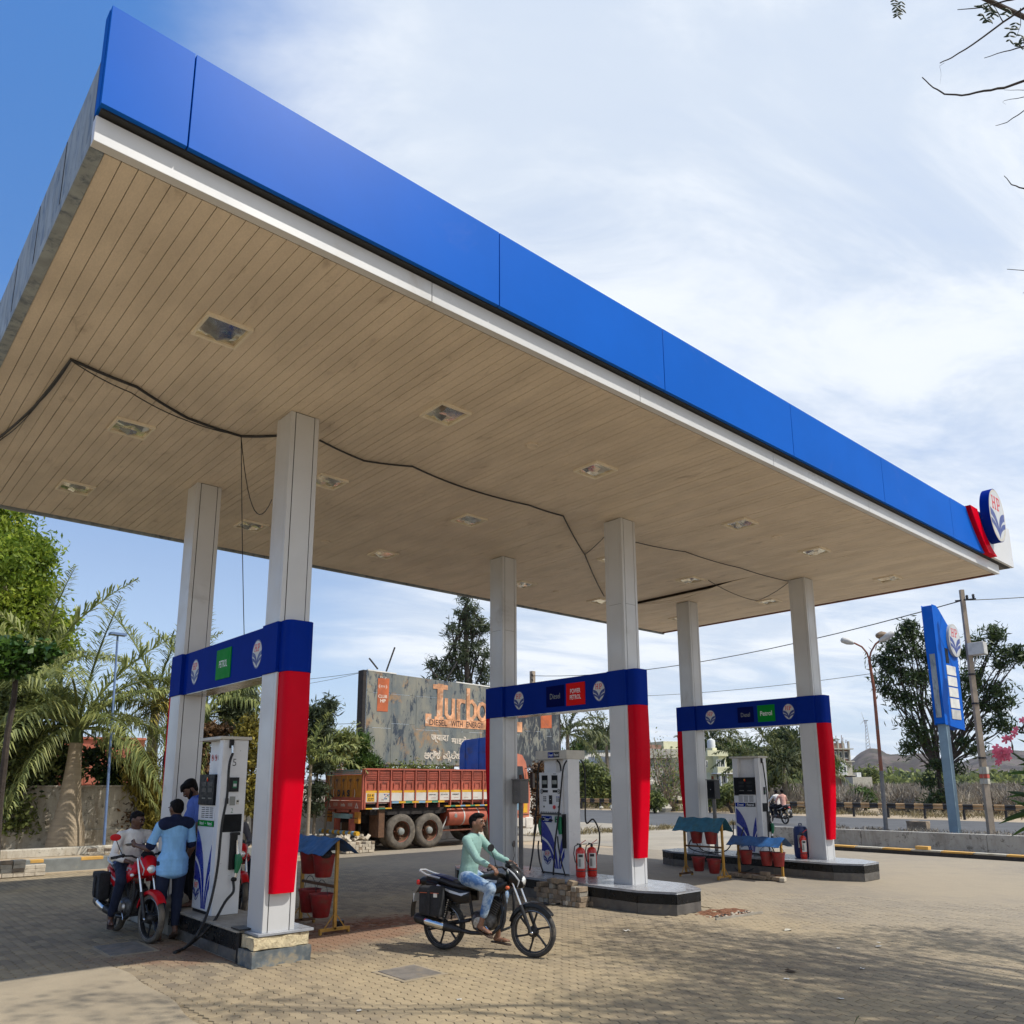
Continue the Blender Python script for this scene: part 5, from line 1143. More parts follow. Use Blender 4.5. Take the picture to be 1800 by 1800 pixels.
# tail
tg = MB().box(-.03, .0, -1.06, 1.06, 1.45, 2.20, 'truck_orange').obj('tailgate', T)
for i in range(6): MB().box(-.045, -.031, -1.03+i*.405, -.995+i*.405, 1.46, 2.19, 'truck_orange').obj('rib', tg)
mb = MB(); fr = ((-.046, 0, 0), (0, -1, 0), (0, 0, 1), (-1, 0, 0))
for s_, x in (('D', -.26), ('A', .02), ('S', .30)): text(mb, s_, fr, x-.01, 1.66, .18, .20, 'text_dark', .003, .05)
for x, s_ in ((-.60, '('), (.66, ')'), (-.50, '('), (.56, ')')): text(mb, s_, fr, x, 1.66, .06, .24, 'truck_white' if abs(x) > .58 else 'truck_red', .003, .05)
for i in range(5):
    x = -.82+i*.405
    for k in range(3): mb.poly([(x-.09+k*.05, 2.02+.03*(k % 2)), (x-.04+k*.05, 2.09), (x-.03+k*.05, 2.08), (x-.08+k*.05, 2.0)], 'text_dark', fr, 0, .003)
    mb.poly([(x-.006, 1.80), (x+.006, 1.80), (x+.006, 2.03), (x-.006, 2.03)], 'text_dark', fr, 0, .003)
mb.obj('painting', tg, smooth=0)
MB().box(-.05, -.032, -1.04, 1.04, 1.46, 1.545, 'truck_red').obj('red_band', T)
for k in range(3): MB().box(-.05, 0, -.98, 1.06, 2.21+k*.052, 2.255+k*.052, 'truck_teal').obj('top_board', T)
MB().box(-.06, .06, -1.12, -1.06, 1.2, 2.38, 'truck_red').box(-.06, .06, 1.06, 1.12, 1.2, 2.38, 'truck_red').obj('corner_post', T)
lp = MB().box(-.05, .0, -1.08, 1.08, 1.19, 1.44, 'truck_red').obj('lower_board', T); mb = MB()
for x in (-.85, .80):
    mb.poly([(x-.10, 1.23), (x+.10, 1.23), (x, 1.39)], 'truck_white', fr, -.0, .006); mb.poly([(x-.05, 1.25), (x+.05, 1.25), (x, 1.34)], 'truck_red', fr, .006, .008)
text(mb, 'India', fr, 0, 1.32, .24, .10, 'truck_white', .006, .02); text(mb, 'WWW', fr, -.45, 1.32, .26, .12, 'truck_white', .006); text(mb, 'WWW', fr, .42, 1.32, .26, .12, 'truck_white', .006); mb.obj('painting', lp, smooth=0)
MB().box(-.06, -.01, -.52, .52, .92, 1.06, 'truck_teal').obj('number_plate', T); MB().box(-.05, .1, -.50, -.38, .55, 1.18, 'truck_red').box(-.05, .1, .38, .50, .55, 1.18, 'truck_red').box(-.05, .0, -.9, .9, 1.10, 1.18, 'truck_red').obj('hanger', T)
mb = MB()
for z in (.95, 1.05, 1.15): mb.tube([(-.05, .62, z), (-.12, .70, z), (-.12, 1.05, z), (-.05, 1.1, z)], .012, 'chassis', 5)
mb.tube([(-.05, -.55, .95), (-.14, -.6, .95), (-.14, -1.0, .95)], .012, 'chassis', 5); mb.obj('guard', T)
MB().box(-.08, .0, -.98, -.75, .80, 1.12, 'truck_orange').obj('tail_lamp', T); MB().box(-.08, .0, .72, .95, .80, 1.12, 'truck_orange').obj('tail_lamp', T)
for i in range(14): MB().tube([(-.16, 1.12-i*.16, .52), (-.16, 1.12-(i+1)*.16, .52)], .065, 'truck_yellow' if i % 2 else 'truck_sky', 10).obj('bumper_segment', T)
# running gear
def truck_wheel(x, y, dual):
    w = MB(); sgn = -1 if y < 0 else 1; r = .52
    def tyre_(yc): w.lathe([(r*.60, -.13), (r*.80, -.145), (r*.96, -.12), (r, -.08), (r, .08), (r*.96, .12), (r*.80, .145), (r*.60, .13)], 'tyre_dusty', o=(x, yc, r), ax=(0, 1, 0), n=32, closed=True)
    tyre_(y-sgn*.12)
    if dual: tyre_(y-sgn*.44)
    o = w.obj('wheel', T, smooth=50)
    h = MB(); yo = y-sgn*.02; e = -sgn
    h.lathe([(.31, .0*e), (.325, .02*e), (.30, .03*e)], 'tank_red', o=(x, yo, r), ax=(0, 1, 0), n=28, caps=(0, 0))
    h.lathe([(.295, .032*e), (.285, .12*e), (.22, .19*e), (.14, .19*e), (.13, .04*e), (.09, .02*e), (.0001, .015*e)], 'stand_rust', o=(x, yo, r), ax=(0, 1, 0), n=28, caps=(0, 0))
    h.obj('rim', o, smooth=50)
    MB().lathe([(.11, .03*e), (.10, -.03*e), (.06, -.05*e), (.001, -.055*e)], 'display_grey', o=(x, yo, r), ax=(0, 1, 0), n=16).obj('hub', o)
    h = MB()
    for k in range(8): a = k*PI/4; h.sphere((x+.17*math.cos(a), yo-.005*e+.12*e, r+.17*math.sin(a)), (.022, .03, .022), 'iron_rust', 6, 4)
    h.obj('wheel_nut', o)
for x in (1.38, 2.43):
    for y in (-1.06, 1.06): truck_wheel(x, y, True)
for y in (-1.04, 1.04): truck_wheel(5.25, y, False)
MB().tube([(1.38, -1, .52), (1.38, 1, .52)], .09, 'chassis', 10).tube([(2.43, -1, .52), (2.43, 1, .52)], .09, 'chassis', 10).tube([(5.25, -1, .52), (5.25, 1, .52)], .06, 'chassis', 10).obj('axle', T)
MB().box(.55, .75, -1.08, -.55, .38, 1.28, 'stand_rust').obj('mudflap', T, rot=(0, 0, 0)); MB().box(.55, .75, .55, 1.08, .38, 1.28, 'stand_rust').obj('mudflap', T)
MB().box(.30, 3.0, -1.0, 1.0, 1.02, 1.20, 'chassis').obj('underbody', T); MB().box(.9, 2.95, -.7, .7, .5, 1.1, 'chassis').obj('suspension', T)
for sgn in (-1, 1):
    tk = MB().lathe([(.001, 0), (.27, .02), (.285, .05), (.285, 1.55), (.27, 1.58), (.001, 1.6)], 'tank_red', o=(3.15, sgn*.80, .90), ax=(1, 0, 0), n=24).obj('fuel_tank', T)
    for x in (3.75, 4.35): MB().lathe([(.292, 0), (.292, .05)], 'lamp_head', o=(x, sgn*.80, .90), ax=(1, 0, 0), n=24).obj('strap', tk)
MB().sphere((3.42, -.80-.285, .93), (.06, .006, .07), 'display_grey', 10, 6).obj('tank_badge', T)
MB().bar((2.98, -.95, .55), (3.3, -.95, 1.15), .03, .03, 'lamp_head').box(3.0, 4.6, -.95, -.6, .46, .5, 'iron_rust').obj('step', T)
# blue headboard and cab
hu_ = 4.93
hb = [(-1.05, 0), (.72, 0), (.72, .62)]+qb((.72, .62), (.70, 1.02), (.32, 1.06), 8)[1:]+[(-.70, 1.10)]+qb((-.7, 1.10), (-1.05, 1.08), (-1.05, .8), 6)[1:]
MB().poly([(p[0], p[1]) for p in hb], 'truck_blue', ((hu_, 0, 2.385), (0, 1, 0), (0, 0, 1), (-1, 0, 0)), -.05, .0).obj('headboard', T, smooth=0)
MB().bar((hu_-.01, -.35, 2.40), (hu_-.01, -.35, 3.46), .03, .02, 'truck_blue').bar((hu_-.01, .40, 2.40), (hu_-.01, .40, 3.44), .03, .02, 'truck_blue').obj('headboard_rib', T)
cab = [(5.40, .78), (6.58, .78), (6.66, 1.55), (6.46, 2.62), (6.30, 2.86), (6.0, 2.92), (5.6, 2.90), (5.40, 2.5)]
c = MB().poly(cab, 'truck_cab', ((0, 0, 0), (1, 0, 0), (0, 0, 1), (0, -1, 0)), -1.04, 1.04).obj('cab', T, bevel=.05)
for y0, d_ in ((-1.045, -1), (1.045, 1)):
    fr_ = ((0, y0, 0), (1, 0, 0), (0, 0, 1), (0, d_, 0))
    MB().poly([(5.75, 1.78), (6.48, 1.78), (6.33, 2.52), (5.75, 2.52)], 'window_dark', fr_, 0, .012).obj('side_window', c)
    MB().poly([(5.68, .9), (6.60, .9), (6.60, .88), (5.68, .88)], 'groove', fr_, 0, .01).poly([(5.68, .9), (5.69, .9), (5.69, 2.6), (5.68, 2.6)], 'groove', fr_, 0, .01).obj('door_seam', c)
    MB().poly([(5.9, 1.0), (6.15, 1.05), (6.3, 1.3), (6.1, 1.5), (5.85, 1.35)], 'truck_sky', fr_, 0, .006).poly([(6.35, .95), (6.55, .95), (6.55, 1.45), (6.42, 1.45)], 'truck_yellow', fr_, 0, .006).obj('door_painting', c)
MB().poly([(-.9, 1.65), (.9, 1.65), (.82, 2.5), (-.82, 2.5)], 'window_dark', ((6.67, 0, 0), (0, 1, 0), (-.20, 0, 1), (1, 0, 0)), 0.33, .34).obj('windscreen', c)
MB().box(6.45, 6.80, -1.08, 1.08, .42, .80, 'truck_white').obj('front_bumper', T, bevel=.03); MB().box(5.6, 6.5, -1.05, -.7, .5, .78, 'truck_white').obj('cab_step', T)
MB().tube([(6.45, -1.05, 2.45), (6.62, -1.25, 2.45), (6.62, -1.25, 1.95)], .015, 'chassis', 6).box(6.56, 6.66, -1.32, -1.18, 1.78, 2.28, 'chassis').obj('wing_mirror', T)
MB().box(5.1, 5.16, -1.02, -.96, 2.9, 3.3, 'truck_red').obj('marker_rod', T)

# ------------------------------------------------------------------ hoarding
def hoardmat():
    mt, nt, b = newmat('hoarding_sheet'); v = coords(nt, 'World', (1, 1, .35)); v2 = coords(nt, 'World')
    c = mixc(nt, rng(nt, noise_n(nt, v, .8, 7, .65, .3), .36, .64), (.115, .135, .14), (.26, .245, .19))
    c = mixc(nt, rng(nt, noise_n(nt, v, 3.1, 8, .72, .4), .52, .60, 0, .92), c, (.022, .036, .058))
    c = mixc(nt, rng(nt, noise_n(nt, v2, 1.1, 9, .75, .6), .54, .66, 0, .8), c, (.34, .20, .09))
    sp = nt.nodes.new('ShaderNodeSeparateXYZ'); nt.links.new(v2, sp.inputs[0])
    e = rng(nt, sp.outputs[0], 19.5, 21.2)
    c = mixc(nt, mth('MULTIPLY', e, rng(nt, noise_n(nt, v, 2.4, 8, .75, .5), .44, .52), nt=nt), c, (.030, .036, .045))
    nt.links.new(c, b.inputs['Base Color']); b.inputs['Roughness'].default_value = .75
hoardmat()
mat('copper_paint', (.62, .30, .15), .65, var=.45, vs=2.2, dirt=(.78, .62, .46), damt=.40, ds=3.3)
mat('hoard_orange', (.46, .11, .035), .7, var=.2, vs=2, dirt=(.25, .08, .04), damt=.4, ds=5)
mat('hoard_white', (.64, .56, .46), .7, var=.15, dirt=(.42, .18, .10), damt=.3, ds=3)
HV = 19.0; hu0, hu1, hz0, hz1 = 12.62, 23.45, 2.70, 6.30
Hd = thing('hoarding', 'large rusting roadside hoarding with peeling paint behind the truck', 'billboard', ((hu0+hu1)/2, HV, 0)); hx = (hu0+hu1)/2
def hz_top(u): return 6.42-(u-hu0)*.030
nu = 9
for i in range(nu):
    a_, b_ = hu0+(hu1-hu0)*i/nu, hu0+(hu1-hu0)*(i+1)/nu
    cuts = [hz0, 4.35 if i % 2 else 4.15, 5.55 if i < 5 else 5.4]
    for k in range(3):
        z0, z1 = cuts[k], (cuts[k+1] if k < 2 else None)
        z1a, z1b = (z1, z1) if z1 else (hz_top(a_), hz_top(b_))
        off = .003*((i*3+k*5) % 4)
        MB().poly([(a_-hx+.004, z0+.004), (b_-hx-.004, z0+.004), (b_-hx-.004, z1b-.004), (a_-hx+.004, z1a-.004)], 'hoarding_sheet', ((0, 0, 0), (1, 0, 0), (0, 0, 1), (0, -1, 0)), -.01, .012+off).obj('sheet', Hd, smooth=0)
MB().box(hu0-hx-.16, hu1-hx, .02, .30, hz0-.04, hz0+.06, 'iron_rust').box(hu0-hx-.18, hu0-hx-.02, -.02, .38, hz0-.02, hz_top(hu0)+.01, 'chassis').box(hu1-hx, hu1-hx+.1, 0, .3, hz0, hz_top(hu1), 'chassis').obj('frame', Hd)
for i in range(6): MB().box(hu0-hx+.2+i*2.08, hu0-hx+.34+i*2.08, .06, .30, -.05, 6.2-.06*i, 'chassis').obj('post', Hd)
for a_, b_ in ((hu0+.02, 14.0), (17.1, 19.4)): MB().poly([(a_-hx, hz_top(a_)), (b_-hx, hz_top(b_)), (b_-hx, hz_top(b_)+.05), (a_-hx, hz_top(a_)+.05)], 'lamp_white', ((0, 0, 0), (1, 0, 0), (0, 0, 1), (0, -1, 0)), -.1, .03).obj('loose_edge', Hd)
hv = ((0, -.024, 0), (1, 0, 0), (0, 0, 1), (0, -1, 0)); HP = lambda x, y: (RP(x, y, 1, HV)[0]-hx, RP(x, y, 1, HV)[2])
def hpoly(mb, px, m_, d=.004): mb.poly([HP(*p) for p in px], m_, hv, 0, d)
mb = MB(); hpoly(mb, [(662, 1250), (681, 1251), (684, 1193), (664, 1192)], 'hoard_orange'); fx, fz = HP(672, 1225)
text(mb, 'CLUB', hv, fx+.0, fz+.02, .42, .13, 'hoard_white', .006, .02); text(mb, 'HP', hv, fx+.02, fz-.16, .26, .14, 'hoard_white', .006, .03)
text(mb, 'w y', hv, fx, fz+.78, .34, .10, 'hoard_white', .006); text(mb, '(m)', hv, fx, fz+.42, .40, .16, 'hoard_white', .006); mb.obj('club_panel', Hd, smooth=0)
mb = MB(); hpoly(mb, [(950, 1280), (969, 1280), (969, 1256), (950, 1256)], 'hoard_orange'); mb.obj('orange_patch', Hd)
mb = MB(); x0, z0 = HP(747, 1276); x1, z1 = HP(862, 1292); xt, zt = HP(757, 1213)
mb.poly([(x0, z0), (x0, z0+.52), (x0+.30, z0+.52), (x0+.30, z0+.30), (21.0-hx, z0+.42-.0), (21.0-hx, z0-.05), (x1, z0-.03)], 'copper_paint', hv, 0, .004)
lx0, lx1 = HP(757, 1230)[0], HP(845, 1240)[0]
# thick slab-serif lettering drawn stroke by stroke, as it is painted
_dk = [.008]
def strk(mb, pts, wd, m_='copper_paint', d=None):
    for (ax_, az_), (bx_, bz_) in zip(pts[:-1], pts[1:]):
        dx, dz = bx_-ax_, bz_-az_; l = math.hypot(dx, dz); nx, nz = -dz/l*wd/2, dx/l*wd/2; ex, ez = dx/l*wd*.25, dz/l*wd*.25; _dk[0] += .0007; d = _dk[0]
        mb.poly([(ax_+nx-ex, az_+nz-ez), (ax_-nx-ex, az_-nz-ez), (bx_-nx+ex, bz_-nz+ez), (bx_+nx+ex, bz_+nz+ez)], m_, hv, 0, d)
b = z0+.34; xh = b+.86; cap_ = b+1.42
def X(p): return x0+.30+p
strk(mb, [(X(.12), cap_-.06), (X(.80), cap_-.06)], .20); strk(mb, [(X(.46), cap_), (X(.42), b)], .30); strk(mb, [(X(.2), b+.02), (X(.62), b+.02)], .12)
strk(mb, [(X(.78), xh), (X(.78), b+.22), (X(.88), b+.08), (X(1.05), b+.06), (X(1.16), b+.2), (X(1.16), xh)], .17); strk(mb, [(X(1.16), b+.3), (X(1.22), b)], .15)
strk(mb, [(X(1.44), b), (X(1.44), xh)], .19); strk(mb, [(X(1.44), xh-.2), (X(1.58), xh-.02), (X(1.78), xh-.05)], .16)
strk(mb, [(X(1.98), b), (X(1.98), cap_-.05)], .19); strk(mb, [(X(1.98), xh-.1), (X(2.2), xh-.0), (X(2.38), xh-.2), (X(2.38), b+.25), (X(2.2), b+.05), (X(2.0), b+.1)], .15)
strk(mb, [(X(2.78)+.24*math.cos(a), b+.42+.36*math.sin(a)) for a in np.linspace(0, 2*PI, 13)], .15)
strk(mb, [(X(3.22), cap_-.1), (X(3.55), cap_-.1)], .16); strk(mb, [(X(3.46), cap_), (X(3.42), b+.1), (X(3.2), b)], .24)
mb.obj('painted_name', Hd, smooth=0)
mb = MB(); tx0 = HP(755, 1266)
for s_, xc_, wd_ in (('DIESEL', .62, .92), ('WITH', 1.62, .62), ('ENERGY', 2.62, .96), ('BOOSTER', 3.85, 1.15)): text(mb, s_, hv, x0+.05+xc_, z0+.17-.02*xc_*.3, wd_, .24, 'text_dark', .012, .0)
mb.obj('slogan', Hd, smooth=0)
def glyphs(s_, px0, px1, y0, y1, nm):
    mb = MB(); a_, b_ = HP(px0, y0), HP(px1, y1); text(mb, s_, hv, (a_[0]+b_[0])/2, (a_[1]+b_[1])/2, abs(b_[0]-a_[0]), abs(a_[1]-b_[1]), 'hoard_white', .006, .03); mb.obj(nm, Hd, smooth=0)
glyphs('\u091c\u094d\u092f\u093e\u0926\u093e', 757, 788, 1291, 1307, 'devanagari_word'); glyphs('\u092e\u093e\u0907\u0932\u0947\u091c', 793, 830, 1294, 1310, 'devanagari_word')
glyphs('\u0c85\u0ca7\u0cbf\u0c95', 745, 773, 1318, 1337, 'kannada_word'); glyphs('\u0cae\u0cc8\u0cb2\u0cc7\u0c9c\u0ccd', 778, 816, 1320, 1341, 'kannada_word')
for (xa, ya), (xb, yb), dv in (((649, 1157), (664, 1176), .3), ((694, 1138), (679, 1180), -.02), ((755, 1174), (769, 1191), .3), ((803, 1163), (786, 1193), -.02)):
    p, q_ = RP(xa, ya, 1, HV+dv), RP(xb, yb, 1, HV+dv); MB().bar(p-np.array((hx, HV, 0)), q_-np.array((hx, HV, 0)), .05, .05, 'chassis').obj('lamp_arm', Hd)

# ------------------------------------------------------------------ far buildings
class BG:
    """a background thing set at a distance; pixel rows and columns of the photograph turned into metres there"""
    def __init__(s, name, lab, cat, xc, dist, turn=0.):
        d = DD(xc, 1377, dist); az = math.atan2(d[1]-CAM[1], d[0]-CAM[0]); s.o = np.array((d[0], d[1], 0)); s.k = float((d-CAM)@FW)/F; s.xc = xc; s.turn = turn
        s.dist = dist; s.t = thing(name, lab, cat, s.o, az-PI/2+turn)
    def x(s, px): return (px-s.xc)*s.k*(1.0/math.cos(s.turn) if s.turn else 1)
    def z(s, y, px=None): return float(DD(px or s.xc, y, s.dist)[2])
    def box(s, nm, x0, x1, yt, yb, y0, y1, m_, parent=None, bev=0):
        return MB().box(s.x(x0), s.x(x1), y0, y1, s.z(yb) if yb is not None else -.05, s.z(yt), m_).obj(nm, parent or s.t, bevel=bev)
def window(b, x0, x1, yt, yb, yy, par, m_='white_wall', bars=1, fr=.08):
    f = MB().box(b.x(x0)-fr, b.x(x1)+fr, yy-.05, yy, b.z(yb)-fr, b.z(yt)+fr, m_).obj('window', par)
    MB().box(b.x(x0), b.x(x1), yy-.056, yy-.05, b.z(yb), b.z(yt), 'window_dark').obj('pane', f)
    for i in range(bars): xx = b.x(x0)+(b.x(x1)-b.x(x0))*(i+1)/(bars+1); MB().box(xx-.03, xx+.03, yy-.065, yy-.056, b.z(yb), b.z(yt), m_).obj('bar', f)
def shade(b, x0, x1, y, yy): MB().box(b.x(x0)-.2, b.x(x1)+.2, yy-.45, yy, b.z(y), b.z(y)+.08, 'white_wall').obj('sunshade', b.t)
b = BG('red_house', 'plain brick red blockwork house behind the left boundary wall', 'house', 190, 40)
w_ = b.box('wall', 96, 243, 1300, None, 0, 6, 'wall_red')
block_mesh = MB().box(0, .62, -.03, 0, 0, .31, 'wall_red').mesh('block', 0)
for i in range(9):
    z = b.z(1378)+i*.34
    for j in range(12):
        x_ = b.x(100)+j*.66+(.33 if i % 2 else 0)
        if x_+.6 < b.x(243) and z+.3 < b.z(1302): link('block', block_mesh, w_, (x_, 0, z))
b.box('roof_edge', 94, 245, 1296, 1300, -.1, 6.1, 'wall_red')
b = BG('white_shed', 'low white shed with a beige sheet roof across the road', 'shed', 1050, 95, -.35)
b.box('wall', 1020, 1100, 1322, None, .0, 14, 'white_wall'); b.box('front_wall', 1040, 1078, 1345, None, -6, 0, 'white_wall'); b.box('side_wing', 1066, 1110, 1333, None, -5.8, -.01, 'white_wall')
k0, k1 = b.x(1030), b.x(1092); z0, z1 = b.z(1346), b.z(1325); MB().add([(k0-1, -6.6, z0), (k1, -6.6, z0), (k1, .1, z1), (b.x(1048), .1, z1), (k0-1, -6.6, z0+.15), (k1, -6.6, z0+.15), (k1, .1, z1+.15), (b.x(1048), .1, z1+.15)], [(0, 1, 2, 3), (7, 6, 5, 4), (0, 4, 5, 1), (1, 5, 6, 2), (2, 6, 7, 3), (3, 7, 4, 0)], 'roof_sheet').obj('roof', b.t)
b.box('coping', 1018, 1102, 1319, 1323, -.15, 14.1, 'weathered_grey'); window(b, 1069, 1071, 1350, 1375, -5.8, b.t, bars=0)
b = BG('grey_house', 'grey unpainted two storey house half hidden by the sparse shrub', 'house', 1172, 92, .6)
b.box('wall', 1140, 1215, 1334, None, 0, 9, 'house_grey'); b.box('parapet', 1136, 1218, 1317, 1333, -.5, 9, 'house_grey'); b.box('roof_room', 1178, 1206, 1302, 1316, 1, 6, 'cream_wall'); b.box('dark_roof', 1135, 1170, 1309, 1316, .5, 5, 'brick_raw')
window(b, 1181, 1186, 1338, 1350, 0, b.t, bars=1); window(b, 1150, 1156, 1340, 1352, 0, b.t, bars=1); window(b, 1196, 1202, 1366, 1382, 0, b.t); shade(b, 1178, 1188, 1335, 0); 
b = BG('cream_house', 'pale yellow two storey house with balcony and rooftop water tank across the road', 'house', 1262, 88, .6)
b.box('wall', 1236, 1266, 1329, None, 0, 8, 'cream_wall'); b.box('tower', 1255, 1268, 1320, 1358, -1.1, 4, 'cream_wall'); b.box('lower_wing', 1236, 1284, 1358, None, -1.5, 7, 'cream_wall')
b.box('balcony', 1240, 1286, 1349, 1359, -2.4, -1.52, 'cream_wall', bev=.03); b.box('balcony_floor', 1238, 1288, 1359, 1361, -2.5, 0, 'white_wall'); b.box('parapet', 1234, 1269, 1320, 1330, -1.4, -1.11, 'cream_wall')
for x0, x1, yt, yb, yy in ((1241, 1245, 1338, 1348, 0), (1252, 1256.5, 1337, 1348, -1.1), (1258, 1264, 1337, 1348, -1.1), (1246, 1251, 1362, 1376, -1.5), (1257, 1264, 1361, 1376, -1.5)): window(b, x0, x1, yt, yb, yy, b.t, bars=1)
for x in (1245, 1256): b.box('pillar', x-.8, x+.8, 1359, None, -2.4, -2.1, 'white_wall')
b.box('tin_fence', 1285, 1297, 1358, 1389, -1, -.9, 'brick_raw')
tk = thing('water_tank', 'white plastic water tank on the roof of the pale yellow house', 'water tank', tuple(b.o+np.array((math.cos(b.t.rotation_euler[2])*b.x(1254), math.sin(b.t.rotation_euler[2])*b.x(1254), b.z(1320)))))
MB().lathe([(.42, .3), (.42, 1.0), (.36, 1.15), (.12, 1.25), (.12, 1.35), (.001, 1.36)], 'white_wall', n=16).obj('tank', tk); MB().box(-.4, .4, -.4, .4, 0, .3, 'cream_wall').obj('stand', tk)
b = BG('unfinished_building', 'unfinished three storey building with bare columns and rods on its roof', 'building', 1490, 150, .65)
b.box('wall', 1468, 1497, 1318, None, 0, 9, 'brick_raw'); b.box('upper_wall', 1468, 1492, 1306, 1318, .3, 8, 'brick_raw'); b.box('white_storey', 1468, 1486, 1340, 1362, -.8, -.01, 'white_wall'); b.box('side_wall', 1486, 1498, 1340, 1364, -.3, 8, 'kerb_light'); b.box('low_block', 1480, 1511, 1366, None, -3, 8, 'kerb_light'); b.box('white_room', 1500, 1507, 1358, 1366, -1, 3, 'white_wall')
for x in (1470, 1478, 1486, 1495.5): b.box('column', x-1, x+1, 1303, 1340, -.35, -.02, 'kerb_light')
for y in (1317, 1339, 1363): b.box('slab', 1466, 1499, y-1.2, y+.6, -.9, 9, 'kerb_light')
for x, y in ((1470, 1294), (1472, 1297), (1478, 1293), (1480, 1298), (1487, 1292), (1489, 1296), (1494, 1300)): MB().bar((b.x(x), .2, b.z(1306)), (b.x(x)+.1, .2, b.z(y)), .07, .07, 'iron_rust').obj('rod', b.t)
for x0, x1, yt, yb, yy in ((1471, 1475, 1322, 1330, 0), (1480, 1484, 1322, 1331, 0), (1474, 1478, 1348, 1358, -.8), (1481, 1484, 1348, 1358, -.8), (1489, 1494, 1322, 1332, 0)): window(b, x0, x1, yt, yb, yy, b.t, bars=0, fr=.15)
b = BG('far_house', 'small white house glimpsed between young trees left of the hoarding', 'house', 612, 70)
b.box('wall', 575, 632, 1335, None, 0, 8, 'white_wall'); b.box('upper_room', 606, 614, 1322, 1335, 0, 4, 'white_wall'); b.box('parapet', 573, 634, 1333, 1337, -.2, 8, 'cream_wall'); b.box('temple_tower', 616, 622, 1310, 1335, 2, 4, 'wall_white')
for x0 in (584, 596, 622): window(b, x0, x0+4, 1345, 1356, 0, b.t)
# wind turbine with a lattice tower and a broken blade
b = BG('wind_turbine', 'stubby lattice wind turbine with a broken blade on the hilltop', 'wind turbine', 1532, 1420)
k = b.k; zb_, zt_ = b.z(1320), b.z(1267); mb = MB()
for sx, sy in ((-1, -1), (1, -1), (1, 1), (-1, 1)): mb.bar((sx*4*k, sy*4*k, zb_-8), (sx*1.1*k, sy*1.1*k, zt_), .45, .45, 'lamp_head')
for i in range(9):
    f0, f1 = i/9, (i+1)/9; w0, w1 = (4-2.9*f0)*k, (4-2.9*f1)*k; za, zc = zb_+(zt_-zb_)*f0, zb_+(zt_-zb_)*f1
    for (a_, c_) in (((-1, -1), (1, -1)), ((1, -1), (1, 1)), ((-1, 1), (1, 1)), ((-1, -1), (-1, 1))):
        mb.bar((a_[0]*w0, a_[1]*w0, za), (c_[0]*w1, c_[1]*w1, zc), .3, .3, 'iron_rust'); mb.bar((c_[0]*w0, c_[1]*w0, za), (a_[0]*w1, a_[1]*w1, zc), .3, .3, 'lamp_head')
mb.obj('tower', b.t, smooth=0)
MB().box(-3.0*k, 4*k, -1.2*k, 1.2*k, zt_, zt_+1.6*k, 'lamp_head').obj('nacelle', b.t)
MB().tube([(-2.5*k, -2*k, zt_+k), (-6*k, -2*k, zt_+16*k)], [.5, .15], 'lamp_head', 5).obj('blade', b.t); MB().tube([(-2.5*k, -2*k, zt_+k), (-9.5*k, -2*k, zt_-6*k)], [.5, .15], 'lamp_head', 5).obj('blade', b.t); MB().tube([(-2.5*k, -2*k, zt_+k), (-1*k, -2*k, zt_-12*k)], [.4, .1], 'iron_rust', 5).obj('blade', b.t)
# ------------------------------------------------------------------ vegetation
G = np.random.default_rng(21)
def unit(n):
    v = G.normal(size=(n, 3)); return v/np.linalg.norm(v, axis=1)[:, None]
def leaf_mesh(name, C, ln, wd, m_, tint=None, droop=.35, dirs=None, fold=.25):
    """one four-cornered, slightly folded leaf per centre; C: (n,3)"""
    n = len(C)
    d = unit(n) if dirs is None else dirs/np.linalg.norm(dirs, axis=1)[:, None]
    d[:, 2] -= droop; d /= np.linalg.norm(d, axis=1)[:, None]
    s = np.cross(d, unit(n)); s /= np.linalg.norm(s, axis=1)[:, None]; nn = np.cross(d, s)
    l = (ln*(.7+.6*G.random(n)))[:, None]; w_ = (wd*(.7+.6*G.random(n)))[:, None]
    P = np.empty((n, 4, 3)); P[:, 0] = C-d*l*.5; P[:, 1] = C+s*w_*.5+nn*w_*fold; P[:, 2] = C+d*l*.5; P[:, 3] = C-s*w_*.5+nn*w_*fold
    me = bpy.data.meshes.new(name); me.vertices.add(4*n); me.vertices.foreach_set('co', P.reshape(-1).astype(np.float32))
    me.loops.add(4*n); me.loops.foreach_set('vertex_index', np.arange(4*n, dtype=np.int32)); me.polygons.add(n)
    me.polygons.foreach_set('loop_start', np.arange(0, 4*n, 4, dtype=np.int32)); me.polygons.foreach_set('loop_total', np.full(n, 4, dtype=np.int32))
    me.materials.append(M[m_]); t = G.random(n) if tint is None else np.clip(tint, 0, 1)
    at = me.attributes.new('tint', 'FLOAT', 'POINT'); at.data.foreach_set('value', np.repeat(t, 4).astype(np.float32))
    me.update(calc_edges=True); me.validate(); return me
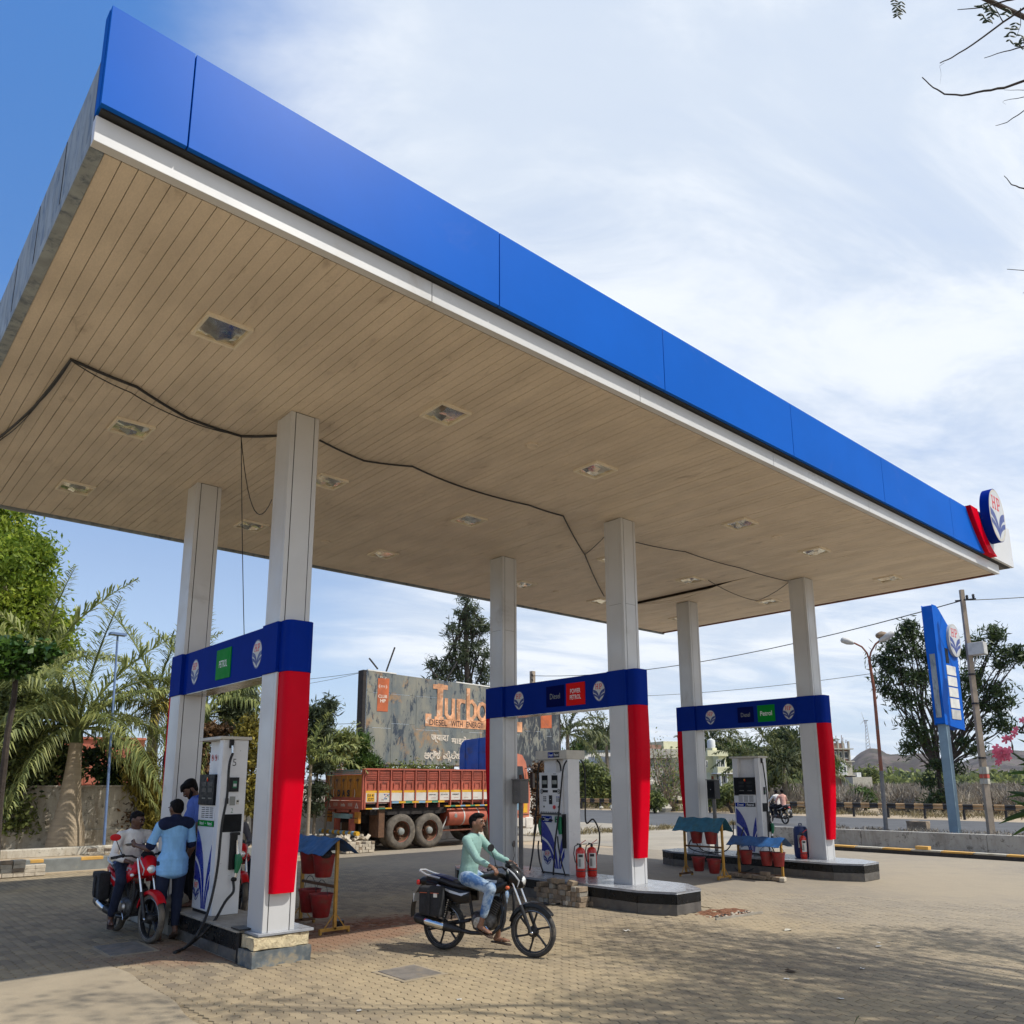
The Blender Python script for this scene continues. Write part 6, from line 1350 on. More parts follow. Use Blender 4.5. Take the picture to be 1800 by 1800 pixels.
def blob_pts(blobs, per, shell=.55):
    """clumps through the volume of each (cx,cy,cz,rx,ry,rz) blob -> leaf centres and tints"""
    out, ti = [], []
    tot = sum(b[3]*b[4]*b[5] for b in blobs)**.0
    for b in blobs:
        c = np.array(b[:3]); r = np.array(b[3:6]); nc = max(4, int(per[0]*(r[0]*r[1]*r[2])**(1/3)/np.mean([(q[3]*q[4]*q[5])**(1/3) for q in blobs])))
        for k in range(nc):
            u = unit(1)[0]*(shell+(1-shell)*G.random())**.6*(1 if G.random() < .75 else G.random()); cc = c+u*r
            m_ = int(per[1]*(.5+G.random())); sp = per[2]*(.6+.8*G.random())
            q = cc+G.normal(size=(m_, 3))*sp*np.array((1, 1, .72)); out.append(q); ti.append(np.full(m_, G.random()*.65)+G.random(m_)*.35)
    return np.concatenate(out), np.concatenate(ti)
def limb(mb, a_, b_, r0, r1, m_, wob=.12, n=6):
    a_, b_ = np.array(a_, float), np.array(b_, float); l = np.linalg.norm(b_-a_); pts = [a_+(b_-a_)*k/n+(unit(1)[0]*wob*l*.3*math.sin(PI*k/n) if 0 < k < n else 0) for k in range(n+1)]
    mb.tube(pts, list(np.linspace(r0, r1, n+1)), m_, 7); return pts
def tree(name, lab, base, blobs, per, ln, wd, lm, tr=.2, bark='bark_grey', cat='tree', fork=.45, group=None, droop=.35, lean=(0, 0), nb=None, trunk_top=None):
    """blobs in local metres about the base"""
    t = thing(name, lab, cat, base, 0, group)
    top = np.mean([b[:3] for b in blobs], 0); ztop = max(b[2] for b in blobs)
    if trunk_top is None: trunk_top = (top[0]*.8, top[1]*.8, min(b[2]-b[5]*.4 for b in blobs)+fork*(ztop-min(b[2] for b in blobs)))
    mb = MB(); pts = limb(mb, (0, 0, -.1), trunk_top, tr, tr*.6, bark, .06); mb.obj('trunk', t)
    mb = MB(); tp = np.array(pts[-1])
    for b in blobs:
        c = np.array(b[:3]); s_ = np.array(pts[3]) if G.random() < .5 else tp
        if c[2] > tp[2]: s_ = tp
        p2 = limb(mb, s_, c, tr*.42, tr*.14, bark, .12)
        for k in range(3): limb(mb, p2[3+k], c+unit(1)[0]*np.array(b[3:6])*.8, tr*.14, tr*.03, bark, .15, 4)
    mb.obj('branches', t)
    C, ti = blob_pts(blobs, per); o = link('crown', leaf_mesh('crown', C, ln, wd, lm, ti, droop), t); o['kind'] = 'stuff'
    return t
def frond_mesh(L_, up, sag, n=46, ll=.62, wd=.045, m_='leaf_palm', hang=.6, rr=.03, vee=.5, seed=0):
    """one pinnate palm frond growing along +x"""
    g = np.random.default_rng(seed); mb = MB(); P = []
    N_ = 14
    for i in range(N_+1):
        f = i/N_; P.append(np.array((L_*f*math.cos(up*(1-f*.3)), 0, L_*(math.sin(up)*f-sag*f*f))))
    mb.tube(P, list(np.linspace(rr, rr*.15, N_+1)), m_, 5); tint = [.45]*len(mb.v)
    for i in range(n):
        f = .14+.86*i/n; k = f*N_; j = min(int(k), N_-1); p = P[j]+(P[j+1]-P[j])*(k-j); d = P[j+1]-P[j]; d /= np.linalg.norm(d)
        l = ll*math.sin(PI*min(1, .18+.80*f))**.7*(.8+.4*g.random())
        for s_ in (-1, 1):
            ph_ = g.uniform(-1.15, 1.15) if up > 1.1 else g.uniform(-.5, .55); nz_ = np.cross(d, (0, 1, 0)); nz_ = nz_ if nz_[2] > 0 else -nz_; side = np.array((0, s_, 0))*math.cos(ph_)+nz_*math.sin(ph_); dr = d*.55+side*.8+np.array((0, 0, vee*(1-hang*.9)*g.random())); dr /= np.linalg.norm(dr)
            q1 = p+dr*l*.5; q2 = p+dr*l*.85+np.array((0, 0, -hang*l*(.35+.25*g.random()))); 
            w_ = np.cross(dr, (0, 0, 1)); w_ /= np.linalg.norm(w_)+1e-9; w_ = w_*wd*.5
            o_ = len(mb.v); mb.add([p-w_*.5, p+w_*.5, q1+w_, q1-w_, q2], [(0, 1, 2, 3), (3, 2, 4)], m_); tint += [g.random()*.8+.1]*5
    me = mb.mesh('frond', 0); at = me.attributes.new('tint', 'FLOAT', 'POINT'); at.data.foreach_set('value', np.array(tint, dtype=np.float32)); return me
FR = {}
def fronds(kind):
    if kind not in FR:
        if kind == 'royal': FR[kind] = [frond_mesh(4.6, u_, s_, 68, .80, .055, 'leaf_palm', h_, .05, seed=i) for i, (u_, s_, h_) in enumerate(((1.25, .18, .35), (.95, .55, .7), (.65, .85, .9), (.25, .95, 1.0), (-.35, .75, 1.0)))]
        elif kind == 'coco': FR[kind] = [frond_mesh(4.6, u_, s_, 30, .85, .13, 'leaf_coco', h_, .06, seed=20+i) for i, (u_, s_, h_) in enumerate(((1.2, .25, .5), (.85, .55, .8), (.45, .7, 1.0), (.0, .75, 1.0)))]
        elif kind == 'areca': FR[kind] = [frond_mesh(1.9, u_, s_, 24, .42, .05, 'leaf_palm', h_, .02, seed=40+i) for i, (u_, s_, h_) in enumerate(((1.3, .2, .3), (1.0, .5, .6), (.6, .6, .8)))]
        elif kind == 'yellow': FR[kind] = [frond_mesh(1.5, u_, s_, 22, .7, .045, 'leaf_yellow', h_, .02, seed=60+i) for i, (u_, s_, h_) in enumerate(((1.0, .3, .5), (.5, .5, .8), (.0, .5, .9)))]
    return FR[kind]
def palm(name, lab, base, h, kind, n, sc=1., tr=(.22, .14), bark='bark_palm', seed=0, angs=None, lean=(0, 0), group=None, shaft=True):
    q = random.Random(seed); t = thing(name, lab, 'palm', base, 0, group); F_ = fronds(kind)
    mb = MB()
    if kind == 'royal': prof = [(tr[0]*1.25, -.1), (tr[0]*1.3, .05), (tr[0]*1.12, .6), (tr[0]*.92, h*.30), (tr[0]*.70, h*.5), (tr[0]*.52, h*.75), (tr[0]*.46, h*.90), (tr[0]*.45, h)]
    else: prof = [(tr[0], -.1), (tr[0]*.8, h*.2), (tr[1], h)]
    pts = [(lean[0]*z/h, lean[1]*z/h, z) for r, z in prof]; mb.tube(pts, [r for r, z in prof], bark, 18); mb.obj('trunk', t)
    top = np.array(pts[-1])
    if shaft and kind == 'royal': MB().tube([top, top+np.array((0, 0, .5))], [tr[0]*.5, tr[0]*.3], 'leaf_palm', 10).obj('crownshaft', t)
    A = angs or [(q.uniform(0, 2*PI) if not n else i*2.399+q.uniform(-.3, .3), min(len(F_)-1, int(len(F_)*i/n))) for i in range(n)]
    for a_, k in A:
        o = link('frond', F_[k], t, tuple(top+np.array((0, 0, .35 if kind == 'royal' else 0))), (q.uniform(-.2, .2), q.uniform(-.12, .12), a_)); s_ = sc*q.uniform(.85, 1.1)*(.68 if kind == 'royal' and k >= 3 else 1); o.scale = (s_, s_, s_)
    return t
def B0(x, y, z=0.): return tuple(W(x, y, z))
def at(x, dist, z=0.):
    d = DD(x, 1377, dist); return (d[0], d[1], z)
AZ = lambda b: math.atan2(b[1]-CAM[1], b[0]-CAM[0])
def px_blobs(base, dist, L_):
    """crown clumps given as (px x, px y, radius px, [depth offset m]) at the distance of the tree"""
    out = []
    for e in L_:
        P = DD(e[0], e[1], dist+(e[3] if len(e) > 3 else 0)); k = float((P-CAM)@FW)/F; r = e[2]*k
        out.append((P[0]-base[0], P[1]-base[1], P[2]-base[2], r, r, r*.85))
    return out
# palms on the left
b = at(126, 24.0, .26); az = AZ(b)
palm('royal_palm', 'nearest royal palm with swollen pale trunk on the left', b, 2.75, 'royal', 0, .90, (.36, .2), seed=3, angs=[(az+PI/2-PI, 0), (az-1.9, 1), (az-.9, 1), (az+.5, 1), (az+1.6, 1), (az+2.4, 1), (az-2.9, 0), (az+2.0, 0), (az-1.2, 1), (az+3.0, 1), (az-2.6, 2), (az+2.7, 2), (az-.9, 2), (az-1.5, 2), (az-.4, 2), (az+1.1, 2), (az+2.0, 2), (az-2.2, 3), (az+1.5, 3), (az+2.5, 3), (az-1.2, 3), (az+.2, 3), (az+1.9, 4), (az-1.5, 4)])
b = at(352, 25.5, .25); palm('royal_palm', 'second royal palm hidden behind the first pair of columns', b, 3.3, 'royal', 17, .80, (.36, .2), seed=8)
b = at(40, 27, .25); palm('royal_palm', 'third royal palm behind the big tree at the left edge', b, 4.2, 'royal', 13, .9, (.34, .2), seed=12)
b = at(262, 28, .25); palm('royal_palm', 'further royal palm between the nearest palm and the first columns', b, 4.0, 'royal', 11, .85, (.3, .2), seed=15)
for x, y, d_, lab in ((286, 1240, 26, 'yellowing fan of palm leaves left of the first rear column'), (408, 1262, 27, 'yellowing fan of palm leaves between the first two columns')):
    bb = at(x, d_, .27); palm('yellow_palm', lab, bb, float(DD(x, y, d_)[2])-.3, 'yellow', 14, .95, (.07, .05), 'bark_dark', seed=x)
for x, y, d_, n, sc, lab in ((545, 1330, 24, 14, .95, 'small feathery green palm just right of the nearest column'), (598, 1305, 27, 16, .6, 'bushy little palm behind the truck tail'), (420, 1330, 25, 12, .9, 'small green palm behind the first dispenser')):
    bb = at(x, d_, .27); palm('areca_palm', lab, bb, max(.6, float(DD(x, y, d_)[2])-.5), 'areca', n, sc, (.06, .045), 'bark_palm', seed=x)
# broadleaf trees and shrubs
b = at(-40, 30, .2)
tree('big_tree', 'tall bright green tree filling the left edge of the picture', b, px_blobs(b, 30, [(-60, 960, 80), (-20, 930, 62), (25, 960, 50), (58, 985, 30), (62, 1030, 24), (30, 1040, 48), (-10, 1080, 75), (50, 1090, 42), (88, 1100, 24), (20, 1150, 55, 1), (70, 1160, 30, 1), (-60, 1150, 80), (-30, 900, 50), (-5, 990, 45, -2), (105, 1135, 16)]), (30, 90, .26), .20, .085, 'leaf_lime', .38, droop=.6)
b = at(10, 20, .27)
tree('hedge_tree', 'dense shrubby tree with round glossy leaves at the left edge', b, px_blobs(b, 19, [(8, 1168, 13), (34, 1158, 12), (58, 1152, 9), (-15, 1150, 22), (8, 1140, 11), (26, 1178, 8), (78, 1147, 6)]), (20, 34, .10), .16, .11, 'leaf_glossy', .08, 'bark_dark', droop=-.2)
b = at(20, 25, .27); tree('dark_shrub', 'tall dark shrub with yellow edged leaves below the big tree', b, px_blobs(b, 25, [(12, 1250, 34), (40, 1290, 26), (5, 1330, 40), (45, 1350, 28), (10, 1400, 38), (62, 1320, 18), (30, 1215, 28), (-20, 1290, 50), (20, 1440, 26)]), (34, 50, .22), .15, .08, 'leaf_shrub', .10, 'bark_dark')
b = at(95, 25.5, .27); tree('dark_shrub', 'loose dark shrub with bare stems against the wall left of the nearest palm', b, px_blobs(b, 25.5, [(70, 1340, 24), (95, 1325, 20), (115, 1350, 16), (80, 1370, 22), (60, 1300, 22), (100, 1240, 26), (60, 1240, 28), (110, 1290, 20)]), (18, 34, .22), .16, .08, 'leaf_dark', .07, 'bark_dark')
b = at(175, 26, .27); tree('climber', 'dark climbing plant hanging over the stained wall right of the nearest palm', b, px_blobs(b, 26, [(200, 1345, 8), (208, 1362, 8), (190, 1375, 9), (172, 1360, 10), (200, 1388, 9), (165, 1330, 12), (204, 1310, 5)]), (9, 26, .15), .17, .10, 'leaf_dark', .05, 'bark_dark')
b = at(262, 25, .27); tree('yellow_shrub', 'drooping yellow green shrub against the wall beside the first rear column', b, px_blobs(b, 25, [(250, 1360, 13), (258, 1385, 14), (266, 1410, 13), (272, 1435, 12), (262, 1455, 9), (246, 1340, 10), (244, 1375, 10)]), (22, 44, .14), .26, .045, 'leaf_yellow', .05, 'bark_dark', droop=1.2)
b = at(236, 25.3, .27); tree('climber', 'small dark creeper on the wall left of the yellow shrub', b, px_blobs(b, 25.3, [(228, 1420, 13), (236, 1440, 11), (224, 1450, 9)]), (10, 24, .15), .15, .09, 'leaf_brown', .04, 'bark_dark')
b = at(452, 24, .27); tree('red_leaved_shrub', 'tall shrub with yellow and rust leaves just behind the first dispenser', b, px_blobs(b, 24, [(440, 1300, 9), (446, 1325, 9), (438, 1345, 9), (446, 1370, 10), (438, 1395, 10), (446, 1420, 9), (430, 1290, 8), (440, 1270, 7)]), (13, 26, .12), .14, .08, 'leaf_yellow', .05, 'bark_dark')
b = at(368, 24.5, .27); tree('red_leaved_shrub', 'rusty brown shrub behind the left edge of the first dispenser', b, px_blobs(b, 24.5, [(358, 1330, 8), (356, 1360, 8), (360, 1300, 9), (370, 1285, 8), (356, 1390, 8), (380, 1290, 8), (392, 1284, 7)]), (12, 24, .12), .13, .08, 'leaf_brown', .04, 'bark_dark')
b = at(418, 26, .27); tree('young_tree', 'slender young tree with weeping leaves between the first columns', b, px_blobs(b, 26, [(418, 1185, 10), (424, 1205, 14), (414, 1230, 14), (430, 1250, 14), (418, 1275, 15), (404, 1250, 10), (436, 1225, 9)]), (15, 34, .14), .26, .06, 'leaf_grey', .05, droop=1.)
b = at(556, 25, .27); tree('young_tree', 'slender young tree leaning above the wall right of the nearest column', b, px_blobs(b, 25, [(580, 1238, 5), (574, 1256, 8), (566, 1268, 9), (558, 1255, 7), (546, 1250, 8), (552, 1285, 10), (568, 1290, 9), (545, 1300, 12), (562, 1320, 10), (556, 1390, 8), (548, 1420, 7), (562, 1350, 9)]), (15, 30, .13), .24, .05, 'leaf_grey', .05, droop=.1)
b = at(575, 25.5, .27); tree('thin_tree', 'thin bare stemmed sapling right beside the truck tail', b, px_blobs(b, 25.5, [(590, 1300, 9), (600, 1320, 9), (608, 1300, 8), (585, 1335, 8), (575, 1300, 8), (570, 1335, 8)]), (13, 26, .14), .2, .06, 'leaf_shrub', .04, droop=.5)
b = at(640, 27.5, .1); tree('green_conifer', 'bright green feathery bush in front of the left end of the hoarding', b, px_blobs(b, 27.5, [(635, 1300, 7), (632, 1315, 10), (628, 1332, 13), (645, 1338, 12), (655, 1342, 7), (620, 1345, 10), (660, 1350, 5), (640, 1350, 12)]), (26, 44, .11), .20, .035, 'leaf_green', .06, droop=-.8)
b = at(818, 46, 0)
tree('silver_oak', 'tall feathery silver oak rising behind the hoarding', b, px_blobs(b, 46, [(822, 1052, 9), (828, 1068, 14), (812, 1080, 15), (832, 1092, 17), (815, 1108, 20), (846, 1100, 12), (795, 1110, 12), (838, 1122, 17), (856, 1105, 7), (806, 1135, 19), (830, 1150, 20), (793, 1152, 13), (854, 1150, 13), (816, 1172, 20), (842, 1178, 17), (782, 1178, 9), (764, 1168, 5), (790, 1192, 15), (812, 1200, 17), (856, 1192, 12), (770, 1192, 7), (850, 1210, 12)]), (4.6, 44, .22), .44, .065, 'leaf_grey', .22, 'bark_dark', droop=-.4, fork=.95)
b = at(720, 33, 0); tree('low_bush', 'strip of leafy bush showing under the hoarding', b, px_blobs(b, 33, [(680, 1352, 7), (705, 1354, 7), (730, 1355, 7), (755, 1356, 7), (780, 1358, 8), (650, 1355, 8)]), (14, 30, .18), .12, .07, 'leaf_shrub', .05, cat='bush')
b = at(938, 31.5, 0); tree('dry_climber', 'withered brown creeper hanging between the truck cab and the dispenser', b, px_blobs(b, 31.5, [(940, 1365, 5), (946, 1385, 7), (950, 1405, 8), (945, 1425, 7), (950, 1350, 6), (948, 1440, 5)]), (14, 26, .13), .15, .08, 'leaf_brown', .06, 'bark_dark', cat='creeper')
b = at(992, 60, 0)
for x, d_, y, sc, sd, lab in ((999, 78, 1290, 1.05, 1, 'coconut palm standing clear of the right end of the hoarding'), (1048, 96, 1302, .85, 2, 'small coconut palm between the hoarding and the middle column'), (1068, 88, 1290, .95, 3, 'coconut palm just left of the middle column'), (1322, 78, 1335, .85, 4, 'coconut palm behind the right hand dispenser'), (1379, 62, 1347, 1.0, 5, 'short coconut palm with a yellow trunk left of the right front column'), (1252, 110, 1303, 1.4, 6, 'tall coconut palm behind the pale yellow house'), (1275, 118, 1318, 1.2, 7, 'coconut palm half hidden behind the rooftop tank'), (1414, 105, 1325, 1.2, 8, 'coconut palm behind the right front column')):
    bb = at(x, d_, 0); palm('coconut_palm', lab, bb, float(DD(x, y, d_)[2]), 'coco', 19, sc, (.26, .16), 'bark_grey', seed=sd)
BT = [('background_tree', 'dark rounded tree behind the shed and palms across the road', 1030, 105, [(1020, 1318, 12), (1040, 1312, 12), (1062, 1318, 13), (1082, 1314, 13), (1005, 1330, 14), (985, 1335, 14)], 'leaf_green'),
      ('background_tree', 'dark tree behind the pale yellow house', 1290, 112, [(1270, 1325, 20), (1290, 1330, 22), (1310, 1322, 14), (1300, 1345, 20), (1280, 1350, 20)], 'leaf_green'),
      ('background_tree', 'broad dark tree with a ragged top behind the right hand dispenser', 1385, 108, [(1365, 1300, 12), (1380, 1292, 13), (1395, 1300, 14), (1405, 1320, 18), (1370, 1330, 18), (1345, 1345, 16), (1335, 1325, 12), (1392, 1345, 20)], 'leaf_dark'),
      ('background_tree', 'low green trees between the right portal columns', 1340, 120, [(1320, 1350, 20), (1345, 1360, 18), (1360, 1345, 14), (1420, 1345, 20), (1440, 1340, 16), (1460, 1345, 14), (1300, 1325, 10), (1312, 1310, 7)], 'leaf_green'),
      ('background_tree', 'greenery behind the grey house', 1150, 110, [(1145, 1345, 14), (1160, 1335, 12), (1130, 1350, 16), (1205, 1345, 14), (1220, 1335, 16), (1232, 1318, 14)], 'leaf_green'),
      ('acacia_bush', 'wide feathery green thorn bush at the roadside before the white shed', 1050, 66, [(1040, 1372, 15), (1060, 1380, 16), (1035, 1395, 14), (1058, 1398, 14), (1075, 1390, 12), (1050, 1360, 11), (1028, 1352, 10), (1030, 1378, 13), (985, 1375, 14), (965, 1385, 14), (1080, 1372, 9)], 'leaf_shrub'),
      ('acacia_bush', 'yellow green thorn bush by the road in front of the pale yellow house', 1345, 62, [(1320, 1368, 9), (1338, 1362, 11), (1352, 1372, 10), (1300, 1385, 8), (1330, 1382, 9), (1360, 1362, 9)], 'leaf_shrub'),
      ('cypress', 'narrow dark cypress among the palms across the road', 1051, 100, [(1051, 1289, 3.2), (1051, 1296, 4), (1051, 1304, 4.4), (1051, 1312, 4.8), (1051, 1321, 5)], 'leaf_dark'),
      ('roadside_bush', 'green weeds beside the post of the pale yellow house', 1285, 56, [(1270, 1400, 7), (1280, 1392, 7), (1262, 1396, 6), (1292, 1398, 5), (1260, 1410, 5)], 'leaf_shrub'),
      ('roadside_bush', 'small green bush in the dry scrub right of the right front column', 1518, 64, [(1515, 1398, 7), (1524, 1402, 6), (1508, 1403, 5)], 'leaf_green'),
      ('roadside_bush', 'low leafy weed under the crash barrier beside the middle column', 1150, 55, [(1148, 1402, 6), (1156, 1410, 6), (1140, 1412, 5)], 'leaf_shrub'),
      ('background_tree', 'rounded olive tree far behind the dry scrub', 1500, 170, [(1470, 1362, 9), (1486, 1366, 8), (1505, 1368, 7), (1530, 1362, 7), (1520, 1372, 8)], 'leaf_shrub')]
for nm, lab, x, d_, bl, lm in BT:
    b = at(x, d_, 0); tree(nm, lab, b, px_blobs(b, d_, bl), (24, 34, d_*.0042), d_*.0052, d_*.0021, lm, .12 if d_ < 80 else .25, 'bark_dark', cat='bush' if 'bush' in nm else 'tree')
# sparse half-bare shrub before the grey house
b = at(1172, 58, 0)
def bare(name, lab, b, dist, px_lines, lm, ln, wd, nleaf, r=.05, cat='shrub', bark='dry_twig', spread=.5):
    t = thing(name, lab, cat, b); mb = MB(); ends = []
    for x, y in px_lines:
        P = DD(x, y, dist+G.uniform(-spread*2, spread*2))-np.array(b); p = limb(mb, (0, 0, -.1), P, r, r*.25, bark, .12, 7)
        for k in range(3, 8):
            for j in range(2): e = np.array(p[k-1])+unit(1)[0]*np.array((1, 1, .8))*spread*1.2; limb(mb, p[k-1], e, r*.25, r*.08, bark, .1, 3); ends.append(e)
    mb.obj('stems', t); E_ = np.array(ends); C = np.repeat(E_, nleaf, 0)+G.normal(size=(len(E_)*nleaf, 3))*spread*.45
    o = link('leaves', leaf_mesh('leaves', C, ln, wd, lm), t); o['kind'] = 'stuff'; return t
bare('sparse_shrub', 'tall sparse shrub with many thin stems before the grey house', b, 58, [(1142, 1300), (1150, 1296), (1160, 1310), (1170, 1318), (1180, 1312), (1190, 1325), (1135, 1330), (1200, 1340), (1185, 1345), (1155, 1335), (1210, 1360), (1130, 1360)], 'leaf_shrub', .22, .10, 9, .07, spread=.85)
b = at(1297, 57, 0); bare('sparse_shrub', 'thin spiky sapling in front of the pale yellow house', b, 57, [(1290, 1345), (1296, 1350), (1300, 1365)], 'leaf_shrub', .2, .09, 9, .05, spread=.5)
# dark tree beyond the road at the right
b = B0(1660, 1431); dt = math.hypot(b[0]-CAM[0], b[1]-CAM[1])
tree('raintree', 'large dark feathery tree beyond the road behind the pylon sign', b, px_blobs(b, dt, [(1598, 1098, 10), (1605, 1112, 15), (1585, 1118, 18), (1565, 1135, 17), (1625, 1125, 12), (1600, 1145, 24), (1570, 1165, 20), (1555, 1190, 14), (1545, 1160, 9), (1635, 1150, 18), (1592, 1185, 24), (1560, 1215, 13), (1585, 1228, 16), (1625, 1190, 24), (1610, 1230, 18), (1640, 1235, 18), (1598, 1270, 14), (1620, 1290, 16), (1640, 1310, 16), (1605, 1305, 9), (1598, 1318, 7), (1650, 1345, 16), (1680, 1350, 13), (1640, 1375, 12), (1655, 1400, 10), (1640, 1410, 7),
   (1720, 1130, 14), (1700, 1150, 14), (1735, 1145, 14), (1755, 1125, 11), (1748, 1108, 8), (1765, 1150, 12), (1785, 1145, 9), (1795, 1155, 8), (1760, 1172, 9), (1700, 1190, 16), (1720, 1200, 18), (1745, 1210, 15), (1765, 1220, 12), (1775, 1235, 8), (1740, 1240, 16), (1710, 1245, 14), (1758, 1260, 12), (1735, 1275, 12), (1765, 1280, 7), (1700, 1300, 12), (1715, 1320, 9), (1690, 1225, 12)]), (5.2, 44, .29), .42, .095, 'leaf_dark', .19, 'bark_dark', droop=.5, fork=.25, trunk_top=(0.1, .1, 2.6))
# dry scrub and grass past the barrier: three separate masses
def scrub(name, lab, pts, ln, wd, lm, droop=-.7): o = link(name, leaf_mesh(name, pts, ln, wd, lm, None, droop)); o['kind'] = 'stuff'; tag(o, lab, 'scrub' if 'grass' not in name else 'grass'); return o
def field(n, u0, u1, v0, v1, hmin, hmax, clump=2.2, cn=60):
    out = []
    k = n//cn
    cu = G.uniform(u0, u1, k); cv = G.uniform(v0, v1, k)
    for a_, b_ in zip(cu, cv):
        h = G.uniform(hmin, hmax); q = G.normal(size=(cn, 3))*np.array((clump*.35, clump*.35, h*.25)); q[:, 2] = np.abs(q[:, 2]+h*.45); out.append(q+np.array((a_, b_, 0)))
    return np.concatenate(out)
def twigs(name, n, u0, u1, v0, v1, lab):
    """bare thorn scrub: clumps of fine forked stems"""
    vs, fs, ti = [], [], []
    cu = G.uniform(u0, u1, n); cv = G.uniform(v0, v1, n)
    for a_, b_ in zip(cu, cv):
        h = G.uniform(.8, 2.1)*(1 if a_ < 110 else 1.25); tc_ = G.random(); m_ = 34 if a_ < 90 else 20
        for k in range(m_):
            az_ = G.uniform(0, 2*PI); sp = G.uniform(.25, 1.0); p0 = np.array((a_, b_, 0))+np.array((math.cos(az_), math.sin(az_), 0))*G.uniform(0, .5); p1 = p0+np.array((math.cos(az_)*sp*h*.7, math.sin(az_)*sp*h*.7, h*G.uniform(.55, 1.0)))
            w_ = .016+a_*.00035; s_ = np.array((-math.sin(az_+.7), math.cos(az_+.7), 0))*w_; mid = (p0+p1)/2+unit(1)[0]*.2; o_ = len(vs)
            vs += [p0-s_, p0+s_, mid+s_, mid-s_, p1, mid+unit(1)[0]*h*.4+np.array((0, 0, .25)), mid+unit(1)[0]*h*.4+np.array((0, 0, .2))]; fs += [(o_, o_+1, o_+2, o_+3), (o_+3, o_+2, o_+4), (o_+3, o_+2, o_+5), (o_+3, o_+2, o_+6)]; ti += [tc_*.7+G.random()*.3]*7
    o = link(name, bigmesh(name, [tuple(v_) for v_ in vs], fs, 'leaf_dry', ti)); o['kind'] = 'stuff'; tag(o, lab, 'scrub')
twigs('dry_scrub', 1500, 47.5, 95, -35, 50, 'belt of bare grey brown thorn scrub right behind the crash barrier')
twigs('far_scrub', 2200, 95, 260, -60, 190, 'distant expanse of dry scrub reaching towards the hills')
scrub('green_scrub', 'line of low green trees in front of the hills', field(30000, 230, 420, -110, 330, 4, 7.5, 14, 120), 2.2, 1.1, 'leaf_shrub', 0)
scrub('dry_grass', 'dry yellow grass and weeds along the foot of the crash barrier', field(15000, 43.1, 47.5, -10, 62, .10, .42, .9, 40), .28, .035, 'leaf_grass', -1.2)
scrub('verge_grass', 'sparse dry grass along the top of the low parapet', np.concatenate([field(1600, 28.5, 30.5, -3, 9, .05, .18, .6, 20)]), .18, .025, 'leaf_dry', -1.2)
scrub('kerb_grass', 'tufts of dry grass along the rear kerb beside the truck cab', field(1800, 17, 30, 13.4, 14.0, .05, .25, .3, 20), .2, .03, 'leaf_grass', -1.2)
# boulders of broken concrete behind the barrier
t = thing('rubble_heap', 'whitish heap of broken concrete behind the sparse shrub', 'rubble', at(1148, 60, 0)); mb = MB(); q = random.Random(4)
for i in range(46): s_ = q.uniform(.2, .75); x_, y_ = q.gauss(0, 1.9), q.gauss(0, 1.6); mb.sphere((x_, y_, max(.1, 2.0-abs(x_)*.5-abs(y_)*.3)*q.random()), (s_, s_*q.uniform(.6, 1), s_*.6), 'kerb_light', 6, 4)
o = mb.obj('rubble', t, smooth=10); o['kind'] = 'stuff'
t = thing('roadside_stone', 'pale boulder lying under the crash barrier beside the right rear column', 'stone', W(1184, 1425)); mb = MB(); rock(mb, -.5, .5, -.5, .5, 0, .62, 'kerb_light', 7, .12); mb.obj('stone', t, smooth=50)
# hills
def hillmat():
    mt, nt, b = newmat('hill_rock'); v = coords(nt, 'World')
    c = mixc(nt, rng(nt, noise_n(nt, v, .02, 8, .7), .44, .58), (.060, .050, .046), (.135, .108, .096)); c = mixc(nt, rng(nt, noise_n(nt, v, .05, 9, .75), .52, .62, 0, .8), c, (.075, .085, .045)); c = mixc(nt, rng(nt, noise_n(nt, v, .11, 6, .7), .60, .68, 0, .7), c, (.23, .19, .165))
    nt.links.new(c, b.inputs['Base Color']); b.inputs['Roughness'].default_value = 1; b.inputs['Specular IOR Level'].default_value = .1
hillmat()
def hill(name, dist, prof, depth, sd):
    xs = np.linspace(prof[0][0], prof[-1][0], 150); ys = np.interp(xs, [p[0] for p in prof], [p[1] for p in prof]); vs, rows = [], 16
    for j in range(rows):
        f = j/(rows-1); dd = dist+depth*(f-.5)*2
        for i, (x, y) in enumerate(zip(xs, ys)):
            d = DD(x, 1377, dd); hgt = max(0, float(DD(x, y, dist)[2])); e = math.sin(PI*min(1, f*1.0))**.8
            nz = mnoise.fractal(Vector((d[0]*.004, d[1]*.004, sd)), 1.0, 2.0, 6)*hgt*.05
            vs.append((d[0], d[1], -4+(hgt+4)*e+nz*e*(1-.6*(j == rows//2))))
    n = len(xs); fs = [(j*n+i, j*n+i+1, (j+1)*n+i+1, (j+1)*n+i) for j in range(rows-1) for i in range(n-1)]
    o = MB().add(vs, fs, 'hill_rock').obj(name, smooth=180); struct(o)
hill('rocky_hill', 1450, [(1180, 1376), (1340, 1360), (1430, 1348), (1480, 1343), (1500, 1337), (1515, 1324), (1535, 1315), (1553, 1318), (1566, 1327), (1580, 1326), (1600, 1328), (1615, 1324), (1640, 1326), (1665, 1336), (1700, 1345), (1730, 1345), (1760, 1350), (1850, 1352), (2000, 1358), (2300, 1372)], 330, 2)
hill('far_hill', 2300, [(1480, 1372), (1600, 1362), (1680, 1345), (1720, 1330), (1745, 1319), (1765, 1316), (1790, 1320), (1820, 1321), (1900, 1332), (2000, 1345), (2200, 1352), (2500, 1374)], 400, 8)
hill('low_ridge', 1900, [(-900, 1372), (-400, 1366), (0, 1368), (400, 1370), (800, 1371), (1100, 1368), (1400, 1362), (1600, 1374)], 350, 5)
